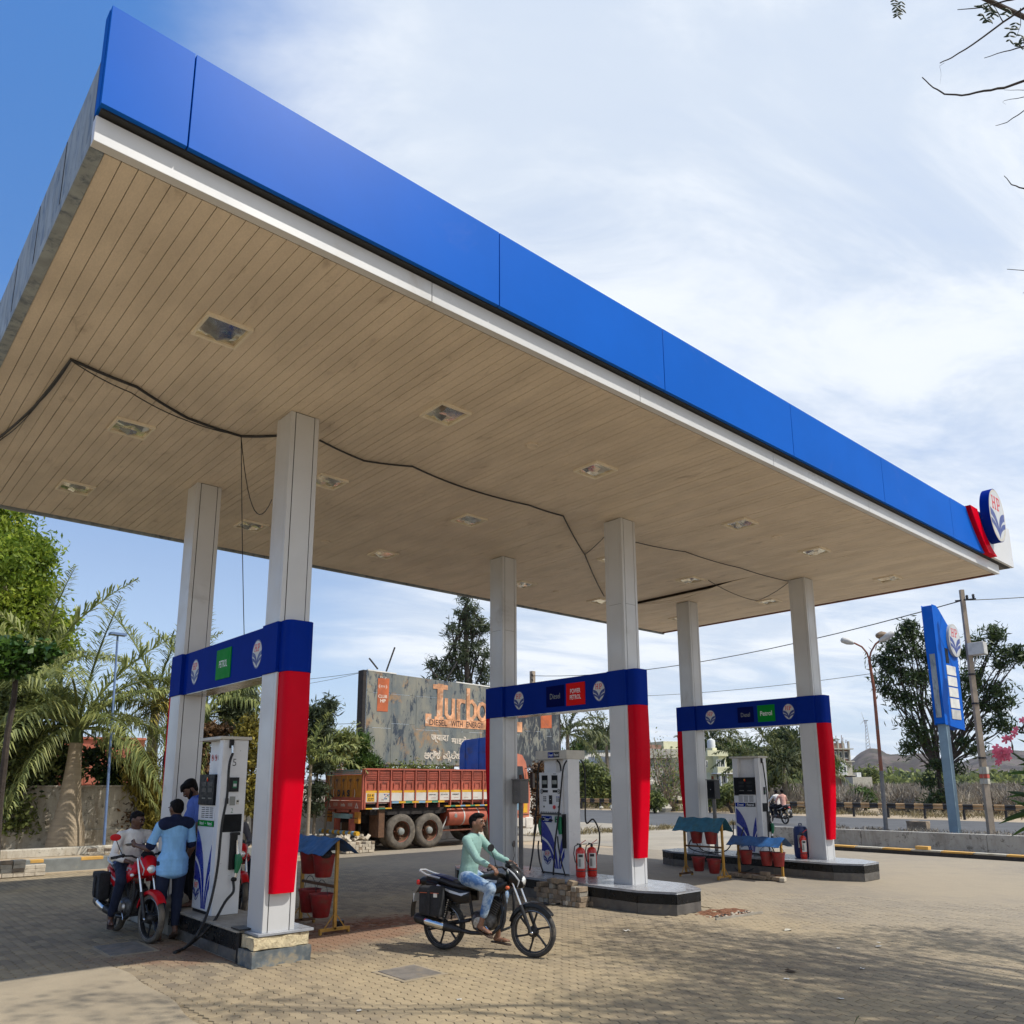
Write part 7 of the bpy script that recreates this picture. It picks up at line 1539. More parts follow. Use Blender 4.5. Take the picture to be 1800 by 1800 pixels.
# oleander in the right foreground
t = thing('oleander', 'pink flowering oleander shrub reaching in from the right edge close to the camera', 'shrub', (.15, -8.35, 0)); bo = np.array((.15, -8.35, 0)); D_ = 3.6
O_ = lambda x, y, d=3.6: DD(x, y, d)-bo
mb = MB()
for pts_ in ([(1900, 1760, 3.7), (1880, 1500, 3.65), (1840, 1400, 3.6), (1805, 1340, 3.6), (1778, 1322, 3.6)], [(1900, 1700, 3.8), (1890, 1480, 3.7), (1850, 1340, 3.6), (1815, 1290, 3.6), (1790, 1287, 3.6)], [(1900, 1600, 3.6), (1880, 1470, 3.6), (1845, 1415, 3.6)]):
    mb.tube([O_(*p) for p in pts_], [.012, .010, .007, .005, .004][:len(pts_)] if len(pts_) > 3 else [.010, .008, .005], 'leaf_dark', 6)
mb.tube([np.array((.0, .0, 0)), O_(1900, 1760, 3.7)], .014, 'bark_dark', 6); mb.tube([np.array((.05, .05, 0)), O_(1900, 1700, 3.8)], .013, 'bark_dark', 6); mb.tube([np.array((.02, .02, 0)), O_(1900, 1600, 3.6)], .013, 'bark_dark', 6); mb.obj('stem', t)
def blade(p0, p1, wd, m_, par, nm='leaf', bend=.06):
    p0, p1 = np.array(p0), np.array(p1); d = p1-p0; l = np.linalg.norm(d); s_ = np.cross(d, FW); s_ /= np.linalg.norm(s_); up_ = np.array((0, 0, 1)); mb = MB(); n = 8; vs = []
    for i in range(n+1):
        f = i/n; w_ = wd*math.sin(PI*min(1, .08+.92*f))**.8; c = p0+d*f+up_*bend*l*math.sin(PI*f); vs += [c-s_*w_, c-FW*w_*.35, c+s_*w_]
    mb.add(vs, [(3*i+j, 3*i+j+1, 3*i+4+j, 3*i+3+j) for i in range(n) for j in (0, 1)], m_); return mb.obj(nm, par, smooth=0)
for (x0, y0), (x1, y1), w_ in (((1840, 1362), (1766, 1361), .007), ((1835, 1390), (1791, 1378), .006), ((1845, 1415), (1769, 1391), .0095), ((1845, 1440), (1771, 1404), .006), ((1850, 1398), (1768, 1402), .006), ((1850, 1425), (1760, 1442), .009), ((1848, 1425), (1754, 1449), .008), ((1850, 1432), (1790, 1425), .010), ((1850, 1440), (1776, 1471), .008), ((1835, 1350), (1786, 1332), .007), ((1830, 1340), (1800, 1322), .007), ((1860, 1340), (1787, 1298), .006), ((1860, 1420), (1782, 1414), .008), ((1880, 1500), (1800, 1490), .009), ((1870, 1460), (1815, 1500), .009), ((1855, 1345), (1788, 1345), .008)):
    blade(O_(x0, y0), O_(x1, y1), w_, 'leaf_dark' if w_ > .0085 else 'leaf_green', t)
def flower(c, r, sd):
    q = random.Random(sd); mb = MB(); c = np.array(c)
    for k in range(5):
        a = k*2*PI/5+q.uniform(-.2, .2); d = (RT*math.cos(a)+UP*math.sin(a))*r; s_ = (-RT*math.sin(a)+UP*math.cos(a))*r*.42
        mb.add([c, c+d*.5-s_*.8-FW*r*.15, c+d*1.0-s_*.6, c+d*1.05+s_*.6+FW*r*.2, c+d*.5+s_*.8], [(0, 1, 2, 3, 4)], 'petal')
    mb.tube([c+FW*.004, c-UP*r*.6+RT*r*.3], .0025, 'petal', 5); o = mb.obj('flower', t, smooth=0)
for i, (x, y, r_) in enumerate(((1758, 1322, .021), (1752, 1316, .018), (1767, 1325, .02), (1757, 1334, .018), (1772, 1320, .019), (1763, 1330, .019), (1768, 1300, .017), (1775, 1298, .014), (1750, 1326, .016), (1783, 1290, .015), (1786, 1282, .012), (1797, 1266, .013), (1755, 1341, .013), (1773, 1332, .014))): flower(O_(x, y, 3.58+.006*(i % 4)), r_, i)
for (x0, y0), (x1, y1) in (((1781, 1322), (1778, 1302)), ((1790, 1287), (1799, 1275)), ((1800, 1286), (1791, 1276)), ((1795, 1290), (1804, 1262))): MB().tube([O_(x0, y0), O_((x0+x1)/2, (y0+y1)/2), O_(x1, y1)], [.0022, .004, .0008], 'leaf_brown', 6).obj('bud', t)
blade(W(1500, 1812)+np.array((0, 0, .02)), W(1512, 1797)+np.array((0, 0, .05)), .012, 'leaf_glossy', thing('weed', 'tip of a green weed at the bottom edge of the picture', 'weed', (0, 0, 0)))
# tree behind and right of the camera: its boughs hang into the top right corner and shade the paving
tb = np.array((7.6, -11.2, 0)); t = thing('overhanging_tree', 'sparse leaved tree whose twigs hang into the top right corner of the picture', 'tree', tb)
mb = MB(); limb(mb, (0, 0, -.2), (-.3, .2, 5.6), .26, .17, 'bark_dark', .05); mb.obj('trunk', t)
targets = [(1100, 1640, 8.6), (1200, 1632, 8.8), (1290, 1655, 9.0), (1400, 1660, 8.6), (1500, 1655, 9.2), (1600, 1640, 8.8), (1700, 1650, 8.2), (1780, 1668, 8.6), (1400, 1690, 9.2), (1500, 1700, 8.8), (1600, 1710, 9.0), (1330, 1700, 8.7), (1250, 1700, 9.0), (1180, 1680, 8.6), (1550, 1770, 8.8), (1650, 1760, 8.6), (1420, 1780, 9.0), (1300, 1760, 9.2), (1180, 1740, 9.0), (1750, 1770, 8.6), (1060, 1760, 9.2), (1650, 1660, 8.7), (1080, 1668, 8.5), (1350, 1740, 8.9), (1480, 1740, 9.1), (1130, 1775, 9.3)]
mb = MB(); cl, ct = [], []; hub = np.array((-.3, .2, 5.6))
for x, y, z in targets:
    P = W(x, y)+np.array((.385, -.62, 1))*z-tb; p = limb(mb, hub, P, .07, .015, 'bark_dark', .14, 7)
    for k in range(4, 8):
        for j in range(3): limb(mb, p[k-1], P+unit(1)[0]*np.array((.9, .9, .3)), .012, .004, 'twig', .15, 4)
    n = 250; cl.append(P+G.normal(size=(n, 3))*np.array((.42, .34, .22))); ct.append(G.random(n))
for x, y, z in ((480, 1760, 9.6), (250, 1775, 9.8), (120, 1762, 9.6), (380, 1775, 9.6)):       # thin wisps of shade at the lower left
    P = W(x, y)+np.array((.385, -.62, 1))*z-tb; limb(mb, hub, P, .05, .01, 'bark_dark', .1, 7); n = 75; cl.append(P+G.normal(size=(n, 3))*np.array((.40, .25, .2))); ct.append(G.random(n))
mb.obj('boughs', t)
CA, CT = np.concatenate(cl), np.concatenate(ct); dq = CA+tb-CAM; zq = dq@FW; xq, yq = CX+F*(dq@RT)/zq, CY-F*(dq@UP)/zq; ok_ = ~((zq > 0) & (xq > -40) & (xq < 1840) & (yq > -40)); CA, CT = CA[ok_], CT[ok_]
o = link('crown', leaf_mesh('crown', CA, .13, .06, 'leaf_green', CT), t); o['kind'] = 'stuff'
# twigs in the corner of the frame
Q = lambda x, y, d=6.0: DD(x, y, d)-tb
TW = [([(1900, 150), (1800, 142), (1765, 154), (1730, 160), (1690, 168), (1660, 165), (1640, 154), (1621, 136)], .010), ([(1900, -10), (1840, -4), (1800, 14), (1764, 39), (1710, 78), (1672, 102), (1652, 111)], .010), ([(1764, 39), (1752, 18), (1744, 8)], .004), ([(1790, -4), (1760, 4), (1722, 14), (1683, 17)], .007), ([(1850, 75), (1800, 82), (1765, 91), (1730, 102)], .006),
      ([(1850, 170), (1800, 171), (1765, 177)], .004), ([(1860, 165), (1800, 159), (1765, 158)], .003), ([(1860, 190), (1800, 195), (1770, 215), (1750, 221)], .005), ([(1860, 340), (1800, 332), (1778, 324), (1765, 309)], .006), ([(1660, 111), (1652, 115), (1654, 130), (1652, 148)], .0012), ([(1620, -60), (1580, -20), (1573, 5)], .004), ([(1794, 14), (1794, 45), (1786, 65)], .003), ([(1765, 177), (1762, 180), (1768, 184)], .001)]
def offy(pts): return pts
mb = MB(); root = Q(1960, 60, 6.2); mb.tube([hub, hub*.35+root*.65+np.array((.2, -.4, .3)), root], [.05, .03, .02], 'bark_dark', 8)
for pts_, r in TW:
    P = [Q(*p) for p in pts_]; dns = []
    for a_, c_ in zip(P[:-1], P[1:]):
        for k in range(3): dns.append(a_+(c_-a_)*k/3+unit(1)[0]*.0025)
    dns.append(P[-1]); mb.tube(dns, list(np.linspace(r, r*.35, len(dns))), 'twig', 6)
    if pts_[0][0] >= 1840: mb.tube([root, P[0]], [.014, r], 'twig', 6)
mb.tube([root, Q(1800, -160, 6.1), Q(1620, -60)], [.012, .008, .004], 'twig', 6); mb.obj('twigs', t)
q = random.Random(6)
def pinnate(x, y, n, dx, dy, ln=.045):
    """drooping leaflets in pairs along a stalk"""
    for i in range(n):
        p = Q(x+dx*i/n, y+dy*i/n, 6.0+q.uniform(-.04, .04))
        for s_ in (-1, 1): dvec = RT*s_*q.uniform(.5, 1)+UP*q.uniform(-1.0, .1); blade(p, p+dvec/np.linalg.norm(dvec)*ln*q.uniform(.7, 1.2), ln*.16, 'leaf_dark', t, 'leaf', .02)
for a_ in ((1572, 0, 5, 6, 30), (1583, -4, 4, 4, 26), (1578, 10, 4, 0, 22), (1736, 6, 5, 8, 20), (1748, 20, 5, -14, 22), (1740, 16, 4, 14, 12), (1725, 24, 4, 10, 14), (1728, 8, 3, -10, 6), (1786, 40, 4, -6, 22), (1776, 50, 4, -2, 26), (1795, 62, 4, 4, 16), (1772, 16, 3, -6, 14), (1790, 76, 3, 4, 8)): pinnate(*a_)
# ------------------------------------------------------------------ air
hzb = MB().box(-700, 3600, -2600, 3600, -30, 210, 'groove').obj('haze', smooth=0); hzb['kind'] = 'stuff'; tag(hzb, 'thin summer haze between the camera and the hills', 'haze')
mt = bpy.data.materials.new('haze'); mt.use_nodes = True; nt = mt.node_tree; nt.nodes.remove(nt.nodes['Principled BSDF'])
pv_ = nt.nodes.new('ShaderNodeVolumePrincipled'); pv_.inputs['Color'].default_value = (.82, .88, 1, 1); pv_.inputs['Density'].default_value = .00006; pv_.inputs['Anisotropy'].default_value = .1
nt.links.new(pv_.outputs[0], nt.nodes['Material Output'].inputs['Volume']); hzb.data.materials.clear(); hzb.data.materials.append(mt)
# ------------------------------------------------------------------ motorcycles
def loft(mb, secs, m_, n=16, p=2.4, axis='x', cap=True):
    """closed body lofted through superellipse sections; axis x: (x, yc, zc, ry, rz); axis z: (z, xc, yc, rx, ry)"""
    vs = []
    for s_ in secs:
        for j in range(n):
            th = 2*PI*j/n; c, d = math.cos(th), math.sin(th); a_ = math.copysign(abs(c)**(2/p), c); b_ = math.copysign(abs(d)**(2/p), d)
            vs.append((s_[0], s_[1]+s_[3]*a_, s_[2]+s_[4]*b_) if axis == 'x' else (s_[1]+s_[3]*a_, s_[2]+s_[4]*b_, s_[0]))
    k = len(secs); fs = [(i*n+j, i*n+(j+1) % n, (i+1)*n+(j+1) % n, (i+1)*n+j) for i in range(k-1) for j in range(n)]
    if cap: fs += [tuple(range(n-1, -1, -1)), tuple((k-1)*n+j for j in range(n))]
    return mb.add(vs, fs, m_)
WBASE, WR = 1.22, .292
def moto(name, lab, loc, rz, body='gloss_black', accent='silver_decal', wheels='dark_metal', bags=True, cat='motorcycle', detail=True, steer=0., fender=None, mirror='black_plastic', dusty=False):
    t = thing(name, lab, cat, loc, rz)
    tm = 'tyre' if not dusty else 'tyre_dusty'
    def wheel(x, w_, st=0.):
        o = MB().lathe([(WR-.052, -.028), (WR-.03, -w_), (WR-.008, -w_*.7), (WR, 0), (WR-.008, w_*.7), (WR-.03, w_), (WR-.052, .028)], tm, ax=(0, 1, 0), n=44, closed=True).obj('wheel', t, loc=(x, 0, WR), rot=(0, 0, st), smooth=60)
        MB().lathe([(WR-.050, -.030), (WR-.050, .030), (WR-.066, .026), (WR-.072, 0), (WR-.066, -.026)], 'dark_metal' if wheels != 'alloy' else 'alloy', ax=(0, 1, 0), n=44, closed=True).lathe([(WR-.049, -.031), (WR-.054, -.033), (WR-.056, -.028)], 'alloy', ax=(0, 1, 0), n=44, closed=True).obj('rim', o, smooth=60)
        mb = MB()
        for k in range(6 if detail else 5):
            a = k*2*PI/6+.35; d = np.array((math.cos(a), 0, math.sin(a))); s_ = np.array((-math.sin(a), 0, math.cos(a)))
            mb.tube([d*.04+s_*.010, d*.12+s_*.006, d*(WR-.068)-s_*.012], [.020, .012, .014], wheels if wheels != 'dark_metal' else 'dark_metal', 6)
        mb.obj('spoke', o)['kind'] = 'stuff'
        MB().lathe([(.001, -.075), (.045, -.07), (.062, -.03), (.068, .0), (.062, .03), (.045, .07), (.001, .075)], 'dark_metal', ax=(0, 1, 0), n=18).lathe([(.001, -.09), (.014, -.09), (.014, .09), (.001, .09)], 'chrome', ax=(0, 1, 0), n=8).obj('hub', o)
        return o
    wheel(0, .046); fw = wheel(WBASE, .040, steer)
    # front end, raked
    cs, sn = math.cos(steer), math.sin(steer)
    hd = np.array((WBASE-.40, 0, .93)); ax_ = np.array((WBASE, 0, WR))
    def st(p): p = np.array(p, float)-ax_; return np.array((p[0]*cs-p[1]*sn, p[0]*sn+p[1]*cs, p[2]))+ax_
    for s_ in (-1, 1):
        y = s_*.088; MB().tube([st((WBASE+.0, y, WR)), st((WBASE-.085, y, .50)), st((WBASE-.13, y, .60))], [.021, .024, .024], 'dark_metal', 10).obj('fork_slider', t)
        MB().tube([st((WBASE-.12, y, .58)), st((WBASE-.30, y, 1.00))], .015, 'chrome', 10).obj('fork_tube', t)
    MB().sphere(st((WBASE+.02, -.10, WR)), (.018, .012, .018), 'chrome', 8, 6).obj('axle_nut', t)
    mb = MB(); n = 18; vs = []
    for i in range(n+1):
        a = R(38+122*i/n); rr = WR+.035+.01*math.sin(PI*i/n)
        for yy, dz in ((-.062, -.045), (-.055, -.008), (0, .010), (.055, -.008), (.062, -.045)): vs.append(tuple(st((WBASE+math.cos(a)*(rr+dz), yy*(1-.25*abs(i/n-.5)), WR+math.sin(a)*(rr+dz)))))
    mb.add(vs, [(i*5+j, i*5+j+1, (i+1)*5+j+1, (i+1)*5+j) for i in range(n) for j in range(4)], fender or body); mb.obj('front_mudguard', t, smooth=50)
    hb = [(.02, -.33, 1.02), (.05, -.25, 1.035), (.09, -.14, 1.03), (.10, -.05, .985), (.10, .05, .985), (.09, .14, 1.03), (.05, .25, 1.035), (.02, .33, 1.02)]
    hx = WBASE-.42; P = [st((hx+a_-.02, b_, c_)) for a_, b_, c_ in hb]; MB().tube(P, .012, 'dark_metal', 8).obj('handlebar', t)
    for s_, i0, i1 in ((-1, 0, 1), (1, 7, 6)):
        d = P[i1]-P[i0]; MB().tube([P[i0]-d*.5, P[i0]+d*1.0], .018, 'rubber', 10).obj('grip', t)
        MB().tube([P[i1]+(P[i1]-P[i0])*.1+np.array((.03, 0, 0)), (P[i0]+P[i1])/2+np.array((.065, 0, -.005)), P[i0]+np.array((.05, 0, -.012))], .005, 'dark_metal', 6).obj('lever', t)
        MB().sphere(P[i1]+d*.15, (.03, .026, .026), 'black_plastic', 8, 6).obj('switch', t)
        b0 = P[i1]+d*.1; mpos = b0+np.array((-.02, s_*.09, .20)); MB().tube([b0, b0+np.array((.01, s_*.05, .09)), mpos], .005, 'dark_metal', 6).obj('mirror_stem', t)
        MB().lathe([(.001, -.012), (.04, -.012), (.052, 0), (.05, .006), (.001, .008)], mirror, o=(0, 0, 0), ax=(1, 0, 0), n=18).obj('mirror', t, loc=tuple(mpos+np.array((.0, s_*.01, .03))), rot=(0, 0, s_*.2)).scale = (1, 1.25, .85)
    # headlamp cowl
    c = MB(); hx2 = WBASE-.27
    loft(c, [(hx2-.06, 0, .93, .07, .07), (hx2, 0, .92, .115, .125), (hx2+.07, 0, .895, .105, .125), (hx2+.13, 0, .865, .075, .085), (hx2+.155, 0, .85, .05, .05)], body, 18, 2.6)
    loft(c, [(hx2-.09, 0, 1.085, .03, .006), (hx2-.03, 0, 1.06, .075, .02), (hx2+.05, 0, .99, .085, .03), (hx2+.11, 0, .93, .06, .03)], 'black_glass', 14, 2.4)
    c.obj('headlamp_cowl', t)
    MB().sphere((hx2+.125, 0, .865), (.045, .068, .062), 'lens', 14, 9).obj('headlight', t)
    mb = MB()
    for s_ in (-1, 1): mb.tube([(hx2-.02, s_*.105, 1.01), (hx2+.06, s_*.10, .95), (hx2+.12, s_*.078, .87), (hx2+.10, s_*.088, .80)], [.006, .012, .012, .005], accent, 6)
    mb.obj('cowl_stripe', t)
    for s_ in (-1, 1):
        MB().tube([(hx2+.02, s_*.09, .80), (hx2+.01, s_*.17, .80)], .007, 'black_plastic', 6).sphere((hx2+.012, s_*.185, .80), (.028, .026, .022), 'orange_line' if body != 'gloss_red' else 'lens', 10, 6).obj('indicator', t)
        MB().tube([(.02-.26, s_*.06, .74), (.0-.26, s_*.14, .74)], .007, 'black_plastic', 6).sphere((-.26, s_*.155, .74), (.028, .026, .022), 'orange_line', 10, 6).obj('indicator', t)
    # tank, seat, panels, tail
    c = MB(); loft(c, [(.46, 0, .80, .075, .06), (.50, 0, .82, .105, .085), (.60, 0, .835, .130, .105), (.70, 0, .84, .145, .11), (.80, 0, .835, .13, .105), (.87, 0, .82, .085, .08), (.90, 0, .80, .05, .05)], body, 22, 2.5); tk = c.obj('fuel_tank', t, smooth=60)
    for s_ in (-1, 1):
        mb = MB(); mb.add([(.60, s_*.137, .80), (.78, s_*.141, .80), (.80, s_*.139, .87), (.66, s_*.149, .88)], [(0, 1, 2, 3)], accent); mb.obj('tank_decal', tk, smooth=0)
        mb = MB(); mb.add([(.64, s_*.152, .812), (.74, s_*.152, .812), (.74, s_*.152, .828), (.645, s_*.154, .828)], [(0, 1, 2, 3)], 'tail_red'); mb.obj('tank_lettering', tk, smooth=0)
        c = MB(); loft(c, [(.62, s_*.13, .70, .02, .03), (.74, s_*.15, .76, .03, .07), (.86, s_*.15, .80, .03, .06), (.93, s_*.12, .84, .012, .02)], body if body != 'gloss_red' else 'gloss_red', 10, 2.4); c.obj('tank_shroud', t)
    c = MB(); loft(c, [(-.24, 0, .862, .055, .02), (-.16, 0, .858, .09, .035), (.0, 0, .835, .115, .042), (.14, 0, .80, .125, .042), (.28, 0, .775, .125, .04), (.42, 0, .785, .11, .045), (.53, 0, .82, .075, .03)], 'seat_black', 20, 2.6); st_ = c.obj('seat', t, smooth=60)
    c = MB(); loft(c, [(-.20, 0, .885, .05, .008), (-.10, 0, .887, .085, .012), (.04, 0, .868, .10, .012), (.16, 0, .835, .10, .008)], 'seat_blue', 14, 2.6); c.obj('seat_cover', t)
    for s_ in (-1, 1):
        c = MB(); loft(c, [(-.22, s_*.075, .79, .02, .03), (-.08, s_*.105, .755, .03, .05), (.10, s_*.125, .70, .03, .075), (.28, s_*.13, .66, .03, .09), (.42, s_*.12, .66, .025, .07)], body, 12, 2.6); pn = c.obj('side_panel', t)
        mb = MB(); mb.add([(-.05, s_*.139, .775), (.16, s_*.161, .70), (.32, s_*.163, .67), (.42, s_*.150, .715), (.30, s_*.157, .70), (.14, s_*.158, .735), (-.03, s_*.138, .79)], [(0, 1, 5, 6), (1, 2, 4, 5), (2, 3, 4)], accent); mb.obj('panel_decal', pn, smooth=0)
    c = MB(); loft(c, [(-.38, 0, .80, .03, .02), (-.30, 0, .81, .07, .055), (-.20, 0, .81, .085, .06), (-.05, 0, .79, .09, .04)], body, 16, 2.6); c.obj('tail_cowl', t)
    MB().box(-.395, -.34, -.055, .055, .76, .82, 'tail_red').obj('tail_light', t, bevel=.015)
    MB().tube([(-.02, -.10, .86), (-.22, -.10, .895), (-.33, -.07, .935), (-.36, 0, .94), (-.33, .07, .935), (-.22, .10, .895), (-.02, .10, .86)], .013, accent, 8).obj('grab_rail', t)
    mb = MB(); vs = []
    for i in range(9):
        f = i/8; x = -.30-.16*f-.06*math.sin(PI*f); z = .78-.42*f
        for yy in (-.07, 0, .07): vs.append((x, yy*(1-.2*f), z+(.012 if yy == 0 else 0)))
    mb.add(vs, [(i*3+j, i*3+j+1, (i+1)*3+j+1, (i+1)*3+j) for i in range(8) for j in (0, 1)], 'black_plastic'); mb.obj('mudflap', t)
    MB().box(-.405, -.395, -.10, .10, .56, .66, 'logo_white').obj('number_plate', t, rot=(0, 0, 0))
    # frame, swing arm, engine, exhaust
    mb = MB(); mb.tube([(.86, 0, .90), (.80, 0, .55), (.72, 0, .30), (.50, 0, .27), (.40, 0, .42), (.34, 0, .72)], .020, 'dark_metal', 8); mb.tube([(.86, 0, .86), (.60, 0, .74), (.2, 0, .74), (-.25, 0, .76)], .018, 'dark_metal', 8); mb.obj('frame', t)
    for s_ in (-1, 1):
        MB().tube([(.0, s_*.085, WR), (.40, s_*.075, .38)], .018, 'dark_metal', 8).obj('swing_arm', t)
        MB().tube([(.04, s_*.11, .34), (.12, s_*.11, .66)], .016, 'chrome', 8).obj('shock_absorber', t)
        mb = MB()
        for k in range(9): mb.lathe([(.034, 0), (.034, .012)], 'dark_metal', o=(.055+.0085*k, s_*.11, .40+.027*k), ax=(.24, 0, .97), n=10)
        mb.obj('spring', t)['kind'] = 'stuff'
        MB().tube([(.56, s_*.09, .31), (.58, s_*.24, .31)], .016, 'rubber', 8).obj('footpeg', t); MB().tube([(.20, s_*.10, .36), (.18, s_*.22, .37)], .014, 'rubber', 8).obj('rear_footpeg', t)
    c = MB(); loft(c, [(.42, 0, .40, .08, .07), (.46, 0, .38, .13, .11), (.60, 0, .37, .14, .12), (.70, 0, .38, .12, .10), (.75, 0, .40, .07, .06)], 'engine', 18, 3); c.lathe([(.001, -.165), (.07, -.16), (.085, -.14), (.085, .14), (.07, .16), (.001, .165)], 'alloy', o=(.56, 0, .37), ax=(0, 1, 0), n=20); c.obj('crankcase', t)
    mb = MB()
    for k in range(7): mb.obox((.685+.012*k, 0, .48+.024*k), (1, 0, -.5), (0, 1, 0), (.5, 0, 1), .075, .085, .006, 'engine')
    mb.obox((.72, 0, .55), (1, 0, -.5), (0, 1, 0), (.5, 0, 1), .055, .065, .10, 'dark_metal'); mb.obj('cylinder_fins', t)['kind'] = 'stuff'
    MB().tube([(.80, -.04, .60), (.86, -.09, .50), (.84, -.12, .34), (.74, -.13, .26), (.45, -.14, .25), (.25, -.15, .28)], [.02, .02, .02, .022, .024, .03], 'dark_metal', 10).obj('exhaust_pipe', t)
    ex = MB().tube([(.32, -.155, .27), (.22, -.16, .29), (.10, -.165, .31), (-.18, -.17, .36), (-.30, -.17, .385), (-.33, -.17, .39)], [.03, .05, .062, .066, .062, .04], 'dark_metal', 16).obj('silencer', t, smooth=60)
    c = MB(); vs = []
    for i in range(9):
        f = i/8; x, z = .12-.34*f, .31+.058*f
        for a in np.linspace(.25, 2.3, 7): rr = .075*(1-.25*(2*f-1)**4); vs.append((x+.0, -.165-rr*math.sin(a), z+rr*math.cos(a)*.9))
    c.add(vs, [(i*7+j, i*7+j+1, (i+1)*7+j+1, (i+1)*7+j) for i in range(8) for j in range(6)], 'chrome'); c.obj('heat_shield', ex)
    MB().tube([(.66, -.165, .34), (.74, -.17, .26), (.76, -.18, .24)], .009, 'chrome', 6).obj('brake_pedal', t); MB().tube([(.62, .16, .34), (.74, .17, .30)], .009, 'chrome', 6).obj('gear_pedal', t)
    MB().tube([(.86, -.14, .30), (.90, -.13, .42), (.91, -.12, .60), (.89, -.13, .72)], .016, 'dark_metal', 8).tube([(.86, .14, .30), (.90, .13, .42), (.91, .12, .60), (.89, .13, .72)], .016, 'dark_metal', 8).tube([(.86, -.14, .30), (.86, .14, .30)], .016, 'dark_metal', 8).obj('crash_guard', t)
    mb = MB(); q = random.Random(5)
    for k in range(4): mb.tube([(hx+.06, -.04+.02*k, 1.0), (hx+.16, -.06+.03*k, .90+.03*k), (.82, -.05+.03*k, .80), (.78, -.04, .6)], .004, 'rubber', 5)
    mb.obj('control_cable', t)['kind'] = 'stuff'
    MB().sphere((.985-.42+hx-(WBASE-.42)+.0, 0, 1.04), (.06, .085, .04), 'black_plastic', 12, 7).obj('instrument', t, loc=(.35, 0, .0))
    if bags:
        for s_ in (-1, 1):
            c = MB(); loft(c, [(-.23, s_*.20, .60, .045, .13), (-.215, s_*.205, .60, .07, .165), (.07, s_*.215, .59, .075, .175), (.09, s_*.21, .59, .05, .14)], 'bag_cloth' if bags is True else bags, 16, 5); bg_ = c.obj('saddlebag', t)
            MB().box(-.225, .085, s_*.215-.075, s_*.215+.075, .69, .775, 'bag_cloth' if bags is True else bags).obj('flap', bg_, bevel=.02); MB().box(-.09, -.05, s_*.29-.012, s_*.29+.012, .45, .73, 'bag_black').obj('strap', bg_, bevel=.004)
            if bags is True and s_ < 0: MB().box(-.20, .07, -.293, -.288, .70, .706, 'orange_line').box(-.0, .05, -.296, -.288, .655, .70, 'paper').obj('trim', bg_)
    return t
# ------------------------------------------------------------------ people
def organic(name, parts, voxel, m_, parent, it=4, smooth=True, gravity=None):
    mb = MB()
    for e in parts:
        if e[0] == 'c':
            p, q, r0, r1 = np.array(e[1], float), np.array(e[2], float), e[3], e[4]; d = q-p; l = np.linalg.norm(d); d = d/(l+1e-9)
            pts = [p-d*r0*math.cos(a) for a in (0.05, .5, 1.0)]+[p, q]+[q+d*r1*math.cos(a) for a in (1.0, .5, .05)]
            rs = [r0*math.sin(a) for a in (.05, .5, 1.0)]+[r0, r1]+[r1*math.sin(a) for a in (1.0, .5, .05)]
            mb.tube(pts, rs, m_, 14)
        elif e[0] == 'e': mb.sphere(e[1], e[2], m_, 16, 12)
        elif e[0] == 'o':                                            # oriented ellipsoid: centre, radii, x-axis, y-axis
            c, rr, ax_, ay_ = [np.array(v, float) for v in e[1:5]]; ax_ /= np.linalg.norm(ax_); ay_ = ay_-ax_*(ay_@ax_); ay_ /= np.linalg.norm(ay_); az_ = np.cross(ax_, ay_)
            s_ = MB().sphere((0, 0, 0), 1, m_, 16, 12); mb.add([c+ax_*v[0]*rr[0]+ay_*v[1]*rr[1]+az_*v[2]*rr[2] for v in s_.v], s_.f, m_)
        elif e[0] == 'l': loft(mb, e[1], m_, 20, 2.3, 'z')
    o = mb.obj('tmp', smooth=0); md = o.modifiers.new('r', 'REMESH'); md.mode = 'VOXEL'; md.voxel_size = voxel; md.use_smooth_shade = True
    sm = o.modifiers.new('s', 'SMOOTH'); sm.iterations = it; sm.factor = .6
    bpy.context.view_layer.update(); me = bpy.data.meshes.new_from_object(o.evaluated_get(bpy.context.evaluated_depsgraph_get()))
    me.name = name; bpy.data.objects.remove(o)
    if not me.materials: me.materials.append(M[m_])
    me.polygons.foreach_set('use_smooth', [True]*len(me.polygons)); me.update()
    return link(name, me, parent)
V = lambda *a: np.array(a, float)
def nrm(v): v = np.array(v, float); return v/(np.linalg.norm(v)+1e-9)
def hand(wrist, d, n, curl, side, s=1.):
    """palm along d, palm side n; side +1 puts the thumb towards cross(d, n)"""
    d = nrm(d); n = nrm(np.array(n)-d*(np.array(n)@d)); x = np.cross(d, n)*side; P = [('c', wrist, wrist+d*.03*s, .025*s, .027*s), ('o', wrist+d*.055*s, (.047*s, .040*s, .017*s), d, x)]
    for k, (off, ln) in enumerate(((.030, .068), (.010, .076), (-.010, .070), (-.029, .055))):
        b = wrist+d*.088*s+x*off*s; a1, a2 = curl*1.2, curl*2.5; m1 = b+(d*math.cos(a1)+n*math.sin(a1))*ln*.5*s; m2 = m1+(d*math.cos(a2)+n*math.sin(a2))*ln*.5*s
        P += [('c', b-d*.02*s, m1, .0105*s, .0095*s), ('c', m1, m2, .0095*s, .008*s)]
    b = wrist+d*.03*s+x*.032*s; m1 = b+nrm(x*.8+d*.7+n*.3)*.036*s; m2 = m1+nrm(d*(1-curl*.4)+n*curl+x*.1)*.030*s
    return P+[('c', b-x*.01*s, m1, .014*s, .011*s), ('c', m1, m2, .011*s, .009*s)]
